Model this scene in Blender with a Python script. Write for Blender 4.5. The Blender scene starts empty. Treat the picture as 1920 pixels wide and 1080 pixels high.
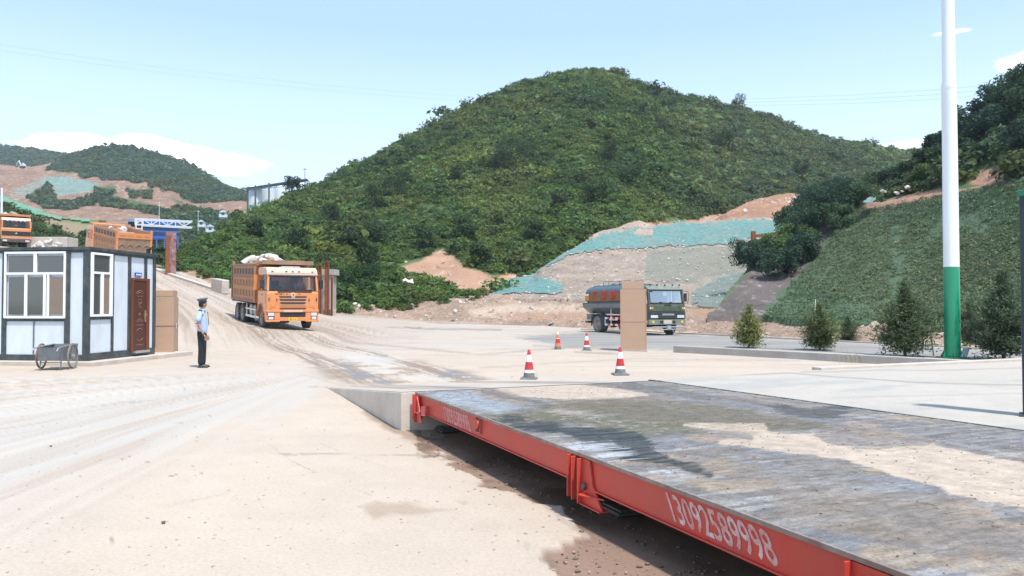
import bpy, bmesh, math, random
import numpy as np
from mathutils import Vector, Matrix, Euler

SC = bpy.context.scene
COL = SC.collection
R = math.radians
# ------------------------------------------------------------------ camera
CAMZ = 1.62
PITCH = math.atan(33 / 1440)
cam_d = bpy.data.cameras.new("camera")
cam_d.lens = 27.0; cam_d.sensor_width = 36.0; cam_d.clip_end = 6000; cam_d.clip_start = 0.05
cam = bpy.data.objects.new("camera", cam_d); COL.objects.link(cam)
cam.location = (0, 0, CAMZ); cam.rotation_euler = (R(90) + PITCH, 0, 0)
SC.camera = cam
SC.view_settings.view_transform = 'Standard'
SC.view_settings.look = 'None'
SC.view_settings.gamma = 1
SC.view_settings.use_curve_mapping = False
SC.view_settings.exposure = 1.0
# ------------------------------------------------------------------ sun + sky
SUN_AZ = math.atan2(0.58, -0.81)      # compass angle from +Y towards +X : right and slightly behind the camera
SUN_EL = R(65)
sd = bpy.data.lights.new("sun", 'SUN'); sd.energy = 2.75; sd.angle = R(3.0); sd.color = (1.0, 0.955, 0.89)
so = bpy.data.objects.new("sun", sd); COL.objects.link(so)
sv = Vector((math.sin(SUN_AZ) * math.cos(SUN_EL), math.cos(SUN_AZ) * math.cos(SUN_EL), math.sin(SUN_EL)))
so.rotation_euler = sv.to_track_quat('Z', 'Y').to_euler()
so.location = sv * 100
W = bpy.data.worlds.new("World"); SC.world = W; W.use_nodes = True
nt = W.node_tree; nt.nodes.clear()
def N(t, typ, **kw):
    n = t.nodes.new(typ)
    for k, v in kw.items(): setattr(n, k, v)
    return n
out = N(nt, 'ShaderNodeOutputWorld'); bg = N(nt, 'ShaderNodeBackground')
sky = N(nt, 'ShaderNodeTexSky', sky_type='NISHITA'); sky.sun_disc = False
sky.sun_elevation = SUN_EL; sky.sun_rotation = SUN_AZ
sky.air_density = 1.0; sky.dust_density = 1.2; sky.ozone_density = 1.0; sky.altitude = 1800
bg.inputs['Strength'].default_value = 0.13
tc = N(nt, 'ShaderNodeTexCoord'); sep = N(nt, 'ShaderNodeSeparateXYZ')
nt.links.new(tc.outputs['Generated'], sep.inputs[0])
def WM(op, a, b=None, c=None, clamp=False):
    n = N(nt, 'ShaderNodeMath', operation=op); n.use_clamp = clamp
    for i, v in enumerate((a, b, c)):
        if v is None: continue
        if isinstance(v, (int, float)): n.inputs[i].default_value = v
        else: nt.links.new(v, n.inputs[i])
    return n.outputs[0]
az = WM('ARCTAN2', sep.outputs['X'], sep.outputs['Y'])
el = WM('ARCSINE', sep.outputs['Z'])
cmb = N(nt, 'ShaderNodeCombineXYZ'); nt.links.new(az, cmb.inputs[0]); nt.links.new(el, cmb.inputs[1])
nz = N(nt, 'ShaderNodeTexNoise'); nz.inputs['Scale'].default_value = 16; nz.inputs['Detail'].default_value = 6
mp = N(nt, 'ShaderNodeMapping'); mp.inputs['Scale'].default_value = (1, 2.4, 1)
nt.links.new(cmb.outputs[0], mp.inputs[0]); nt.links.new(mp.outputs[0], nz.inputs['Vector'])
nv = WM('MULTIPLY', WM('SUBTRACT', nz.outputs[0], 0.5), 1.5)
def cloud(a0, e0, ra, re, hard):
    dx = WM('DIVIDE', WM('SUBTRACT', az, a0), ra); dy = WM('DIVIDE', WM('SUBTRACT', el, e0), re)
    d = WM('SQRT', WM('ADD', WM('MULTIPLY', dx, dx), WM('MULTIPLY', dy, dy)))
    return WM('MULTIPLY', WM('SUBTRACT', WM('ADD', 1.0, nv), d), hard, clamp=True)
def azel(px, py):
    return math.atan((px - 960) / 1440), math.atan((573 - py) / 1440 * math.cos(math.atan((px - 960) / 1440)))
cl = None
for (px, py, rx, ry, h, st) in [(190, 288, 165, 36, 7, 1), (330, 298, 170, 26, 8, 1), (60, 300, 120, 26, 6, 1), (400, 302, 100, 18, 8, 1), (260, 268, 70, 18, 6, 1),
                                (1705, 270, 60, 9, 3, .8), (1925, 112, 60, 22, 3, .8), (1786, 57, 40, 5, 2.5, .7)]:
    a0, e0 = azel(px, py)
    c = WM('MULTIPLY', cloud(a0, e0, rx / 1440 * math.cos(a0) ** 2, ry / 1440 * math.cos(a0), h), st)
    cl = c if cl is None else WM('MAXIMUM', cl, c)
# a thin bright veil everywhere towards the horizon, as on a humid summer day
mx0 = N(nt, 'ShaderNodeMix', data_type='RGBA'); mx0.inputs['Factor'].default_value = 0.50
nt.links.new(sky.outputs[0], mx0.inputs['A']); mx0.inputs['B'].default_value = (2.9, 4.2, 5.7, 1)
mx = N(nt, 'ShaderNodeMix', data_type='RGBA')
mx1 = N(nt, 'ShaderNodeMix', data_type='RGBA'); mx1.inputs['B'].default_value = (5.5, 6.2, 6.9, 1); nt.links.new(mx0.outputs['Result'], mx1.inputs['A'])
nt.links.new(WM('MULTIPLY', WM('DIVIDE', WM('SUBTRACT', .34, el), .34, clamp=True), .72), mx1.inputs['Factor'])
nt.links.new(cl, mx.inputs['Factor']); nt.links.new(mx1.outputs['Result'], mx.inputs['A'])
mx.inputs['B'].default_value = (8.5, 8.7, 8.9, 1)
nt.links.new(mx.outputs['Result'], bg.inputs['Color']); nt.links.new(bg.outputs[0], out.inputs[0])

# ------------------------------------------------------------------ projection helpers (1920x1080 measure)
CT, ST = math.cos(PITCH), math.sin(PITCH)
def ray(px, py):
    cx = (px - 960) / 1440; cy = (540 - py) / 1440
    return cx, CT - cy * ST, ST + cy * CT
def D(px, py, Y):                       # point on the ray at ground distance Y
    x, y, z = ray(px, py); return Vector((x * Y / y, Y, CAMZ + z * Y / y))
def G(px, py, z=0.0):                   # point on the ray at height z
    x, y, zz = ray(px, py); t = (z - CAMZ) / zz
    return Vector((x * t, y * t, z))
def OP(px, py, p0, n):                  # point on the ray on a plane
    d = Vector(ray(px, py)); o = Vector((0, 0, CAMZ)); n = Vector(n)
    return o + d * ((Vector(p0) - o).dot(n) / d.dot(n))
def nD(px, py, Y):
    cx = (px - 960) / 1440; cy = (540 - py) / 1440
    y = CT - cy * ST; z = ST + cy * CT
    return np.stack([cx * Y / y, Y + 0 * cx, CAMZ + z * Y / y], -1)
def proj(P):
    x = P[..., 0]; y = P[..., 1]; z = P[..., 2] - CAMZ
    f = np.maximum(y * CT + z * ST, 0.05); u = -y * ST + z * CT
    return 960 + 1440 * x / f, 540 - 1440 * u / f
# ------------------------------------------------------------------ noise
_rs = np.random.RandomState(7); _T = _rs.rand(256, 256)
def vn(x, y):
    xi = np.floor(x).astype(int); yi = np.floor(y).astype(int); fx = x - xi; fy = y - yi
    fx = fx * fx * (3 - 2 * fx); fy = fy * fy * (3 - 2 * fy)
    a = _T[xi & 255, yi & 255]; b = _T[(xi + 1) & 255, yi & 255]; c = _T[xi & 255, (yi + 1) & 255]; d = _T[(xi + 1) & 255, (yi + 1) & 255]
    return (a * (1 - fx) + b * fx) * (1 - fy) + (c * (1 - fx) + d * fx) * fy
def fbm(x, y, o=4, s=0):
    x = np.asarray(x, float) + 17.3 * s; y = np.asarray(y, float) + 5.7 * s
    r = 0; a = 1; t = 0
    for i in range(o):
        r = r + a * vn(x, y); t += a; a *= .5; x = x * 2.03 + 11.1; y = y * 2.03 + 3.7
    return r / t
def sst(x, a, b):
    t = np.clip((x - a) / (b - a), 0, 1); return t * t * (3 - 2 * t)
def sdpoly(px, py, poly):               # signed distance, negative inside
    P = np.array(poly, float); n = len(P); d = np.full(np.shape(px), 1e9); ins = np.zeros(np.shape(px), bool)
    for i in range(n):
        a = P[i]; b = P[(i + 1) % n]; e = b - a; wx = px - a[0]; wy = py - a[1]
        t = np.clip((wx * e[0] + wy * e[1]) / max(e @ e, 1e-9), 0, 1)
        d = np.minimum(d, np.hypot(wx - e[0] * t, wy - e[1] * t))
        if a[1] != b[1]:
            c = ((a[1] > py) != (b[1] > py)) & (px < (b[0] - a[0]) * (py - a[1]) / (b[1] - a[1]) + a[0]); ins ^= c
    return np.where(ins, -d, d)
def pm(px, py, poly, soft=6, nz=None):
    d = sdpoly(px, py, poly)
    if nz is not None: d = d + nz
    return 1 - sst(d, -soft, soft)
def lm(px, py, line, w, soft=2):        # mask along a polyline; w may be (start,end)
    P = np.array(line, float); best = np.full(np.shape(px), -1e9)
    w0, w1 = (w if isinstance(w, tuple) else (w, w)); n = len(P) - 1
    for i in range(n):
        a = P[i]; b = P[i + 1]; e = b - a
        t = np.clip(((px - a[0]) * e[0] + (py - a[1]) * e[1]) / (e @ e), 0, 1)
        ww = w0 + (w1 - w0) * (i + t) / n
        best = np.maximum(best, ww - np.hypot(px - a[0] - e[0] * t, py - a[1] - e[1] * t))
    return sst(best, -soft, soft * .3)
def mixc(c, d, m):
    return c * (1 - m[..., None]) + np.asarray(d, float) * m[..., None]
def lin(r, g, b):
    return tuple(((v / 255) / 12.92 if v / 255 <= .04045 else ((v / 255 + .055) / 1.055) ** 2.4) for v in (r, g, b))
# ------------------------------------------------------------------ tagging
def tag(o, label=None, cat=None, group=None, kind=None):
    if label: o['label'] = label
    if cat: o['category'] = cat
    if group: o['group'] = group
    if kind: o['kind'] = kind
    return o
def thing(name, label, cat, loc=(0, 0, 0), rotz=0, group=None, rot=None):
    o = bpy.data.objects.new(name, None); COL.objects.link(o); o.empty_display_size = .3
    o.location = loc; o.rotation_euler = rot if rot else (0, 0, rotz)
    return tag(o, label, cat, group)
def copy_tree(o, parent=None):
    c = o.copy(); COL.objects.link(c)
    if parent: c.parent = parent
    for ch in list(o.children): copy_tree(ch, c)
    return c
# ------------------------------------------------------------------ numpy mesh
def mesh_np(name, V, F, mat, parent=None, col=None, attrs=None, smooth=False, uvfree=True):
    me = bpy.data.meshes.new(name); V = np.asarray(V, np.float32); F = np.asarray(F, np.int32)
    k = F.shape[1]
    me.vertices.add(len(V)); me.vertices.foreach_set('co', V.ravel())
    me.loops.add(F.size); me.loops.foreach_set('vertex_index', F.ravel())
    me.polygons.add(len(F)); me.polygons.foreach_set('loop_start', np.arange(0, F.size, k, dtype=np.int32))
    me.polygons.foreach_set('loop_total', np.full(len(F), k, np.int32))
    me.polygons.foreach_set('use_smooth', np.full(len(F), smooth, bool))
    if col is not None:
        a = me.attributes.new('col', 'FLOAT_COLOR', 'POINT')
        c = np.ones((len(V), 4), np.float32); c[:, :3] = col; a.data.foreach_set('color', c.ravel())
    for kk, v in (attrs or {}).items():
        a = me.attributes.new(kk, 'FLOAT', 'POINT'); a.data.foreach_set('value', np.asarray(v, np.float32).ravel())
    me.update(calc_edges=True)
    me.materials.append(mat)
    o = bpy.data.objects.new(name, me); COL.objects.link(o)
    if parent: o.parent = parent
    return o
def gridF(nr, nc, keep=None):
    i = np.arange(nr - 1)[:, None]; j = np.arange(nc - 1)[None, :]
    a = i * nc + j
    F = np.stack([a, a + 1, a + nc + 1, a + nc], -1)
    if keep is not None: return F[keep]
    return F.reshape(-1, 4)
# ------------------------------------------------------------------ mesh builder for made things
class MB:
    def __init__(s): s.v = []; s.f = []; s.M = Matrix.Identity(4)
    def at(s, M): s.M = M; return s
    def add(s, vs, fs):
        b = len(s.v); s.v += [s.M @ Vector(p) for p in vs]; s.f += [tuple(b + i for i in f) for f in fs]; return s
    def box(s, x0, x1, y0, y1, z0, z1, rot=None, tx=0, ty=0):   # tx,ty: inset of the top
        vs = [(x0, y0, z0), (x1, y0, z0), (x1, y1, z0), (x0, y1, z0), (x0 + tx, y0 + ty, z1), (x1 - tx, y0 + ty, z1), (x1 - tx, y1 - ty, z1), (x0 + tx, y1 - ty, z1)]
        if rot is not None:
            c = Vector(((x0 + x1) / 2, (y0 + y1) / 2, (z0 + z1) / 2)); q = Euler(rot).to_matrix()
            vs = [q @ (Vector(p) - c) + c for p in vs]
        return s.add(vs, [(0, 3, 2, 1), (4, 5, 6, 7), (0, 1, 5, 4), (1, 2, 6, 5), (2, 3, 7, 6), (3, 0, 4, 7)])
    def beam(s, p0, p1, w, h, up=(0, 0, 1)):
        p0 = Vector(p0); p1 = Vector(p1); d = (p1 - p0).normalized(); up = Vector(up)
        if abs(d.dot(up)) > .98: up = Vector((1, 0, 0))
        r = d.cross(up).normalized() * w / 2; u = r.cross(d).normalized() * h / 2
        vs = [p0 - r - u, p0 + r - u, p0 + r + u, p0 - r + u, p1 - r - u, p1 + r - u, p1 + r + u, p1 - r + u]
        return s.add(vs, [(0, 1, 2, 3), (7, 6, 5, 4), (0, 4, 5, 1), (1, 5, 6, 2), (2, 6, 7, 3), (3, 7, 4, 0)])
    def prism(s, prof, y0, y1, axis='y', inset=0):
        n = len(prof); vs = []
        for y in (y0, y1):
            for (a, b) in prof:
                vs.append((a, y, b) if axis == 'y' else ((y, a, b) if axis == 'x' else (a, b, y)))
        fs = [tuple(range(n)), tuple(range(2 * n - 1, n - 1, -1))]
        fs += [(i, i + n, (i + 1) % n + n, (i + 1) % n) for i in range(n)]
        return s.add(vs, fs)
    def lathe(s, prof, n=24, origin=(0, 0, 0), axis='z', caps=True):
        vs = []; fs = []; o = Vector(origin)
        for (r, h) in prof:
            for k in range(n):
                a = 2 * math.pi * k / n; c, q = r * math.cos(a), r * math.sin(a)
                p = (c, q, h) if axis == 'z' else ((c, h, q) if axis == 'y' else (h, c, q))
                vs.append(o + Vector(p))
        for i in range(len(prof) - 1):
            for k in range(n):
                k2 = (k + 1) % n; fs.append((i * n + k, i * n + k2, (i + 1) * n + k2, (i + 1) * n + k))
        if caps and prof[0][0] > 1e-5: fs.append(tuple(range(n - 1, -1, -1)))
        if caps and prof[-1][0] > 1e-5: fs.append(tuple((len(prof) - 1) * n + k for k in range(n)))
        return s.add(vs, fs)
    def tube(s, pts, r, n=8):
        pts = [Vector(p) for p in pts]; rs = r if isinstance(r, (list, tuple)) else [r] * len(pts)
        vs = []; fs = []; up = Vector((0, 0, 1)); prev = None
        for i, p in enumerate(pts):
            d = (pts[min(i + 1, len(pts) - 1)] - pts[max(i - 1, 0)]).normalized()
            if prev is None:
                a = d.cross(up) if abs(d.dot(up)) < .95 else d.cross(Vector((1, 0, 0)))
            else: a = prev - d * prev.dot(d)
            a.normalize(); prev = a; b = d.cross(a)
            for k in range(n):
                t = 2 * math.pi * k / n; vs.append(p + (a * math.cos(t) + b * math.sin(t)) * rs[i])
        for i in range(len(pts) - 1):
            for k in range(n):
                k2 = (k + 1) % n; fs.append((i * n + k, i * n + k2, (i + 1) * n + k2, (i + 1) * n + k))
        fs.append(tuple(range(n - 1, -1, -1))); fs.append(tuple((len(pts) - 1) * n + k for k in range(n)))
        return s.add(vs, fs)
    def rock(s, c, r, seed, flat=.8, sub=2):
        rn = random.Random(seed); bm = bmesh.new(); bmesh.ops.create_icosphere(bm, subdivisions=sub, radius=1)
        pl = []
        for _ in range(12):
            v = Vector((rn.gauss(0, 1), rn.gauss(0, 1), rn.gauss(0, 1))).normalized(); pl.append((v, rn.uniform(.42, .78)))
        sx, sy, sz = rn.uniform(.8, 1.25), rn.uniform(.75, 1.1), flat * rn.uniform(.8, 1.1); q = Euler((rn.uniform(-.4, .4), rn.uniform(-.4, .4), rn.uniform(0, 6.3))).to_matrix()
        for v in bm.verts:
            p = v.co.copy()
            for (n, d) in pl:
                k = p.dot(n) - d
                if k > 0: p -= n * k
            p *= 1 + rn.uniform(-.03, .03)
            v.co = q @ Vector((p.x * sx, p.y * sy, p.z * sz)) * r + Vector(c)
        b = {v: i for i, v in enumerate(bm.verts)}
        s.add([v.co.copy() for v in bm.verts], [tuple(b[v] for v in f.verts) for f in bm.faces]); bm.free(); return s
    def build(s, name, mat, parent=None, smooth=False, bevel=0, bseg=2, label=None):
        me = bpy.data.meshes.new(name); me.from_pydata([tuple(v) for v in s.v], [], s.f)
        bm = bmesh.new(); bm.from_mesh(me); bmesh.ops.recalc_face_normals(bm, faces=bm.faces); bm.to_mesh(me); bm.free()
        me.materials.append(mat); o = bpy.data.objects.new(name, me); COL.objects.link(o)
        if parent: o.parent = parent
        if bevel:
            m = o.modifiers.new('b', 'BEVEL'); m.width = bevel; m.segments = bseg; m.limit_method = 'ANGLE'; m.angle_limit = R(35)
            m.harden_normals = False
        if smooth:
            me.polygons.foreach_set('use_smooth', [True] * len(me.polygons))
            try: me.set_sharp_from_angle(angle=R(40))
            except Exception: pass
        if label: o['label'] = label
        return o
def text_mesh(name, txt, size, mat, parent, M, depth=.004, sx=1.0, spacing=1.0, off=0):
    cu = bpy.data.curves.new(name, 'FONT'); cu.body = txt; cu.size = size; cu.extrude = depth; cu.align_x = 'CENTER'; cu.align_y = 'CENTER'
    cu.space_character = spacing; cu.offset = off
    t = bpy.data.objects.new(name, cu); COL.objects.link(t)
    dg = bpy.context.evaluated_depsgraph_get(); me = bpy.data.meshes.new_from_object(t.evaluated_get(dg)); me.name = name
    bpy.data.objects.remove(t)
    me.transform(M @ Matrix.Diagonal((sx, 1, 1, 1))); me.materials.clear(); me.materials.append(mat)
    o = bpy.data.objects.new(name, me); COL.objects.link(o); o.parent = parent
    return o
# ------------------------------------------------------------------ materials
def new_mat(name):
    m = bpy.data.materials.new(name); m.use_nodes = True; t = m.node_tree; t.nodes.clear()
    o = N(t, 'ShaderNodeOutputMaterial'); p = N(t, 'ShaderNodeBsdfPrincipled'); t.links.new(p.outputs[0], o.inputs[0])
    return m, t, p
def noise_f(t, scale, detail=4, coord='Object', stretch=None, rough=.55):
    c = N(t, 'ShaderNodeTexCoord'); n = N(t, 'ShaderNodeTexNoise'); n.inputs['Scale'].default_value = scale; n.inputs['Detail'].default_value = detail
    n.inputs['Roughness'].default_value = rough
    if stretch:
        m = N(t, 'ShaderNodeMapping'); m.inputs['Scale'].default_value = stretch; t.links.new(c.outputs[coord], m.inputs[0]); t.links.new(m.outputs[0], n.inputs['Vector'])
    else: t.links.new(c.outputs[coord], n.inputs['Vector'])
    return n.outputs[0]
def ramp(t, f, a, b, lo=0., hi=1.):
    n = N(t, 'ShaderNodeMapRange'); t.links.new(f, n.inputs[0]); n.inputs[1].default_value = a; n.inputs[2].default_value = b
    n.inputs[3].default_value = lo; n.inputs[4].default_value = hi; return n.outputs[0]
def cmix(t, f, a, b, mode='MIX'):
    n = N(t, 'ShaderNodeMix', data_type='RGBA', blend_type=mode)
    for k, v in (('Factor', f), ('A', a), ('B', b)):
        if isinstance(v, (int, float)): n.inputs[k].default_value = v
        elif isinstance(v, tuple): n.inputs[k].default_value = (*v[:3], 1)
        else: t.links.new(v, n.inputs[k])
    return n.outputs['Result']
def bump(t, p, f, strength=.3, dist=.02, prev=None):
    b = N(t, 'ShaderNodeBump'); b.inputs['Strength'].default_value = strength; b.inputs['Distance'].default_value = dist
    t.links.new(f, b.inputs['Height'])
    if prev: t.links.new(prev, b.inputs['Normal'])
    t.links.new(b.outputs[0], p.inputs['Normal']); return b.outputs[0]
def mat(name, c, rough=.6, metal=0, var=.12, vs=3., dirt=None, dirt_amt=.35, ds=1.5, bmp=0, bs=30, bd=.01, stretch=None, spec=.5, coat=0):
    m, t, p = new_mat(name)
    a = tuple(v * (1 - var) for v in c); b = tuple(min(v * (1 + var), 1) for v in c)
    r = cmix(t, noise_f(t, vs, 5, stretch=stretch), a, b)
    if dirt:
        f = ramp(t, noise_f(t, ds, 7, stretch=stretch, rough=.7), .5 - dirt_amt * .35, .72 - dirt_amt * .15, 0, min(1, dirt_amt * 1.9))
        r = cmix(t, f, r, dirt)
    t.links.new(r, p.inputs['Base Color']); p.inputs['Roughness'].default_value = rough; p.inputs['Metallic'].default_value = metal
    p.inputs['Specular IOR Level'].default_value = spec; p.inputs['Coat Weight'].default_value = coat
    if bmp: bump(t, p, noise_f(t, bs, 4), bmp, bd)
    return m
def col_mat(name, rough=.9, bmp=.4, bs=8, bd=.05, fine=25, fvar=.18, spec=.3, detail2=None, rattr=None, transl=0):
    m, t, p = new_mat(name)
    a = N(t, 'ShaderNodeAttribute', attribute_name='col')
    f = ramp(t, noise_f(t, fine, 6, rough=.7), .3, .7, 1 - fvar, 1 + fvar)
    mu = N(t, 'ShaderNodeVectorMath', operation='SCALE'); t.links.new(a.outputs['Color'], mu.inputs[0]); t.links.new(f, mu.inputs['Scale'])
    t.links.new(mu.outputs[0], p.inputs['Base Color'])
    if rattr:
        ra = N(t, 'ShaderNodeAttribute', attribute_name='rgh'); t.links.new(ra.outputs['Fac'], p.inputs['Roughness'])
    else: p.inputs['Roughness'].default_value = rough
    p.inputs['Specular IOR Level'].default_value = spec
    if bmp: bump(t, p, noise_f(t, bs, 8, rough=.65), bmp, bd)
    return m
def leaf_mat(name, rough=.75):
    m, t, p = new_mat(name)
    a = N(t, 'ShaderNodeAttribute', attribute_name='col'); t.links.new(a.outputs['Color'], p.inputs['Base Color'])
    p.inputs['Roughness'].default_value = rough; p.inputs['Specular IOR Level'].default_value = .15
    tr = N(t, 'ShaderNodeBsdfTranslucent'); t.links.new(a.outputs['Color'], tr.inputs[0])
    mxs = N(t, 'ShaderNodeMixShader'); mxs.inputs[0].default_value = .35
    o = [n for n in t.nodes if n.type == 'OUTPUT_MATERIAL'][0]
    t.links.new(p.outputs[0], mxs.inputs[1]); t.links.new(tr.outputs[0], mxs.inputs[2]); t.links.new(mxs.outputs[0], o.inputs[0])
    return m
MAT = {}
def setup_mats():
    g = MAT
    dust = (.42, .33, .26)
    g['leaf'] = leaf_mat('leaf_mat')
    g['bark'] = mat('bark_mat', (.12, .09, .07), .9, bmp=.5)
    g['white'] = mat('white_paint', (.80, .82, .84), .35, var=.03, dirt=(.6, .57, .52), dirt_amt=.12)
    g['polewhite'] = mat('pole_white', (.84, .86, .88), .35, var=.03, dirt=(.62, .60, .57), dirt_amt=.24, stretch=(1, 1, .2))
    g['panel'] = mat('panel_white', (.64, .70, .76), .4, var=.03, dirt=(.48, .47, .45), dirt_amt=.24, stretch=(1, 1, .3), ds=3)
    g['darkframe'] = mat('dark_frame', (.030, .045, .050), .45, var=.2, dirt=(.16, .15, .13), dirt_amt=.25, ds=4)
    g['pvc'] = mat('pvc_white', (.84, .85, .87), .3, var=.02)
    g['steelgrey'] = mat('grey_steel', (.13, .145, .155), .5, .2, dirt=(.26, .24, .22), dirt_amt=.2, ds=6)
    g['alu'] = mat('aluminium', (.55, .55, .55), .35, .8)
    g['door'] = mat('door_wood', (.080, .022, .013), .35, var=.25, vs=6, stretch=(6, 6, .6), bmp=.1)
    g['doorframe'] = mat('door_frame_wood', (.15, .042, .02), .35, var=.2, vs=6, stretch=(6, 6, .6))
    g['brass'] = mat('brass', (.55, .38, .22), .35, .7)
    g['tan'] = mat('tan_cladding', (.44, .285, .19), .8, var=.10, vs=40, stretch=(1, 1, 4), dirt=(.36, .25, .18), dirt_amt=.25, bmp=.15, bs=60)
    g['conc'] = mat('concrete', (.40, .37, .34), .85, var=.15, vs=2, dirt=(.30, .25, .20), dirt_amt=.3, ds=3, bmp=.3, bs=20, bd=.02)
    g['concl'] = mat('concrete_pale', (.52, .46, .40), .85, var=.12, vs=1.5, dirt=(.36, .29, .23), dirt_amt=.3, ds=2, bmp=.3, bs=20, bd=.02)
    g['rust'] = mat('rust', (.27, .085, .03), .8, var=.35, vs=5, dirt=(.12, .05, .03), dirt_amt=.35, bmp=.3)
    g['rustpeel'] = mat('rust_peeling', (.20, .045, .035), .7, var=.3, vs=5, dirt=(.50, .45, .50), dirt_amt=.30, ds=3, bmp=.3, stretch=(1, 1, .5))
    g['red'] = mat('beam_red', (.54, .045, .028), .5, var=.14, vs=2.5, dirt=(.36, .09, .065), dirt_amt=.28, ds=3, bmp=.06, bs=40)
    g['redb'] = mat('beam_red_faded', (.42, .09, .08), .6, var=.2, vs=4, dirt=(.3, .18, .15), dirt_amt=.3)
    g['stencil'] = mat('stencil_white', (.66, .52, .50), .7, var=.15, vs=25, dirt=(.50, .09, .07), dirt_amt=.46, ds=11)
    g['stamp'] = mat('stamping_mat', (.36, .17, .085), .6, var=.2)
    g['stencilf'] = mat('stencil_faded', (.62, .36, .35), .7, var=.12, vs=25, dirt=(.56, .14, .10), dirt_amt=.4, ds=14)
    g['tyre'] = mat('tyre', (.055, .052, .05), .85, var=.2, dirt=(.22, .19, .16), dirt_amt=.35, ds=5, bmp=.3)
    g['tyredust'] = mat('tyre_dusty', (.15, .135, .12), .9, var=.25, dirt=(.28, .24, .2), dirt_amt=.4, ds=5, bmp=.3)
    g['rim'] = mat('rim', (.42, .40, .38), .55, .5, dirt=(.28, .23, .18), dirt_amt=.45, ds=6)
    g['chassis'] = mat('chassis', (.035, .035, .035), .7, dirt=(.2, .16, .12), dirt_amt=.4, ds=4)
    g['orange'] = mat('truck_orange', (.70, .245, .075), .32, var=.07, vs=2, dirt=(.62, .33, .18), dirt_amt=.25, ds=2.2, coat=.4)
    g['orangedirty'] = mat('truck_orange_dirty', (.56, .23, .085), .6, var=.2, vs=2, dirt=(.33, .20, .12), dirt_amt=.42, ds=1.6, stretch=(1, 1, .6))
    g['orangeworn'] = mat('truck_orange_worn', (.33, .19, .11), .7, var=.25, vs=2, dirt=(.16, .13, .11), dirt_amt=.4, ds=1.6)
    g['peach'] = mat('truck_peach', (.72, .46, .33), .4, var=.05, dirt=(.6, .42, .3), dirt_amt=.3)
    g['black'] = mat('black_plastic', (.02, .02, .022), .5, dirt=(.1, .085, .07), dirt_amt=.25)
    g['darkred'] = mat('grille_dark', (.10, .045, .03), .6)
    g['plate'] = mat('yellow_plate', (.78, .50, .03), .5)
    g['lamp'] = mat('lamp_lens', (.72, .72, .72), .12, .3)
    g['amber'] = mat('amber_lens', (.75, .25, .03), .25)
    g['chrome'] = mat('chrome', (.75, .75, .75), .2, 1)
    g['olive'] = mat('truck_green', (.045, .072, .040), .35, var=.15, dirt=(.17, .16, .12), dirt_amt=.25, ds=3)
    g['olivelight'] = mat('truck_green_dusty', (.15, .19, .15), .5, var=.15, dirt=(.3, .28, .24), dirt_amt=.3)
    g['tankblue'] = mat('tank_dark_blue', (.045, .075, .095), .28, var=.15, dirt=(.14, .14, .13), dirt_amt=.2, ds=3)
    g['tankgreen'] = mat('tank_band_green', (.12, .075, .035), .4, dirt=(.32, .12, .04), dirt_amt=.5, ds=2)
    g['tankskirt'] = mat('tank_skirt', (.10, .13, .15), .35, dirt=(.25, .24, .22), dirt_amt=.3)
    g['redchar'] = mat('red_lettering', (.62, .045, .03), .5)
    g['conered'] = mat('cone_red', (.48, .022, .03), .5, var=.1, dirt=(.4, .12, .1), dirt_amt=.2, ds=8)
    g['coneorange'] = mat('cone_orange', (.70, .20, .05), .5, var=.1, dirt=(.4, .22, .12), dirt_amt=.3, ds=8)
    g['conewhite'] = mat('cone_white', (.82, .80, .76), .5, var=.04, dirt=(.6, .55, .48), dirt_amt=.2, ds=8)
    g['conegrey'] = mat('cone_rubber', (.13, .14, .14), .8, var=.15, dirt=(.3, .28, .25), dirt_amt=.3, ds=8)
    g['green'] = mat('pole_green', (.01, .27, .13), .3, var=.05, coat=.2)
    g['booth'] = mat('booth_dark', (.018, .028, .045), .35, var=.15)
    g['greencap'] = mat('green_cap', (.012, .14, .08), .35)
    g['rockw'] = mat('rock_white', (.60, .57, .54), .85, var=.2, vs=3, dirt=(.42, .33, .26), dirt_amt=.35, ds=3, bmp=.5, bs=8, bd=.04)
    g['rockt'] = mat('rock_tan', (.42, .34, .27), .9, var=.25, vs=3, dirt=(.32, .22, .16), dirt_amt=.4, ds=3, bmp=.5, bs=8, bd=.04)
    g['skin'] = mat('skin', (.42, .22, .15), .55, var=.05)
    g['hair'] = mat('hair', (.012, .010, .009), .6)
    g['shirt'] = mat('shirt_blue', (.36, .50, .80), .8, var=.05, vs=8, bmp=.35, bs=9, bd=.02)
    g['trouser'] = mat('trousers_black', (.012, .016, .02), .8, bmp=.2, bs=9)
    g['capgrey'] = mat('cap_grey', (.085, .085, .105), .7)
    g['navy'] = mat('navy', (.02, .025, .07), .7)
    g['shirtpink'] = mat('driver_shirt', (.55, .20, .22), .8)
    g['blue'] = mat('blue_steel', (.03, .12, .42), .45, dirt=(.12, .2, .4), dirt_amt=.3, ds=1)
    g['trusswhite'] = mat('truss_white', (.62, .66, .70), .5)
    g['silo'] = mat('silo_steel', (.76, .79, .82), .45, .0, var=.15, vs=.4, stretch=(1, 1, .2))
    g['roofdark'] = mat('roof_dark', (.06, .09, .12), .6)
    g['yellow'] = mat('machine_yellow', (.72, .34, .03), .5)
    g['wire'] = mat('wire_grey', (.30, .36, .42), .5)
    g['stake'] = mat('stake_white', (.62, .58, .52), .8)
    g['signblue'] = mat('sign_blue', (.02, .06, .35), .4)
    g['twig'] = mat('dry_stalk', (.45, .38, .26), .9)
    # glass
    m, t, p = new_mat('dark_glass'); p.inputs['Base Color'].default_value = (.085, .090, .085, 1); p.inputs['Roughness'].default_value = .06
    p.inputs['Specular IOR Level'].default_value = .8; g['glass'] = m
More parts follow.
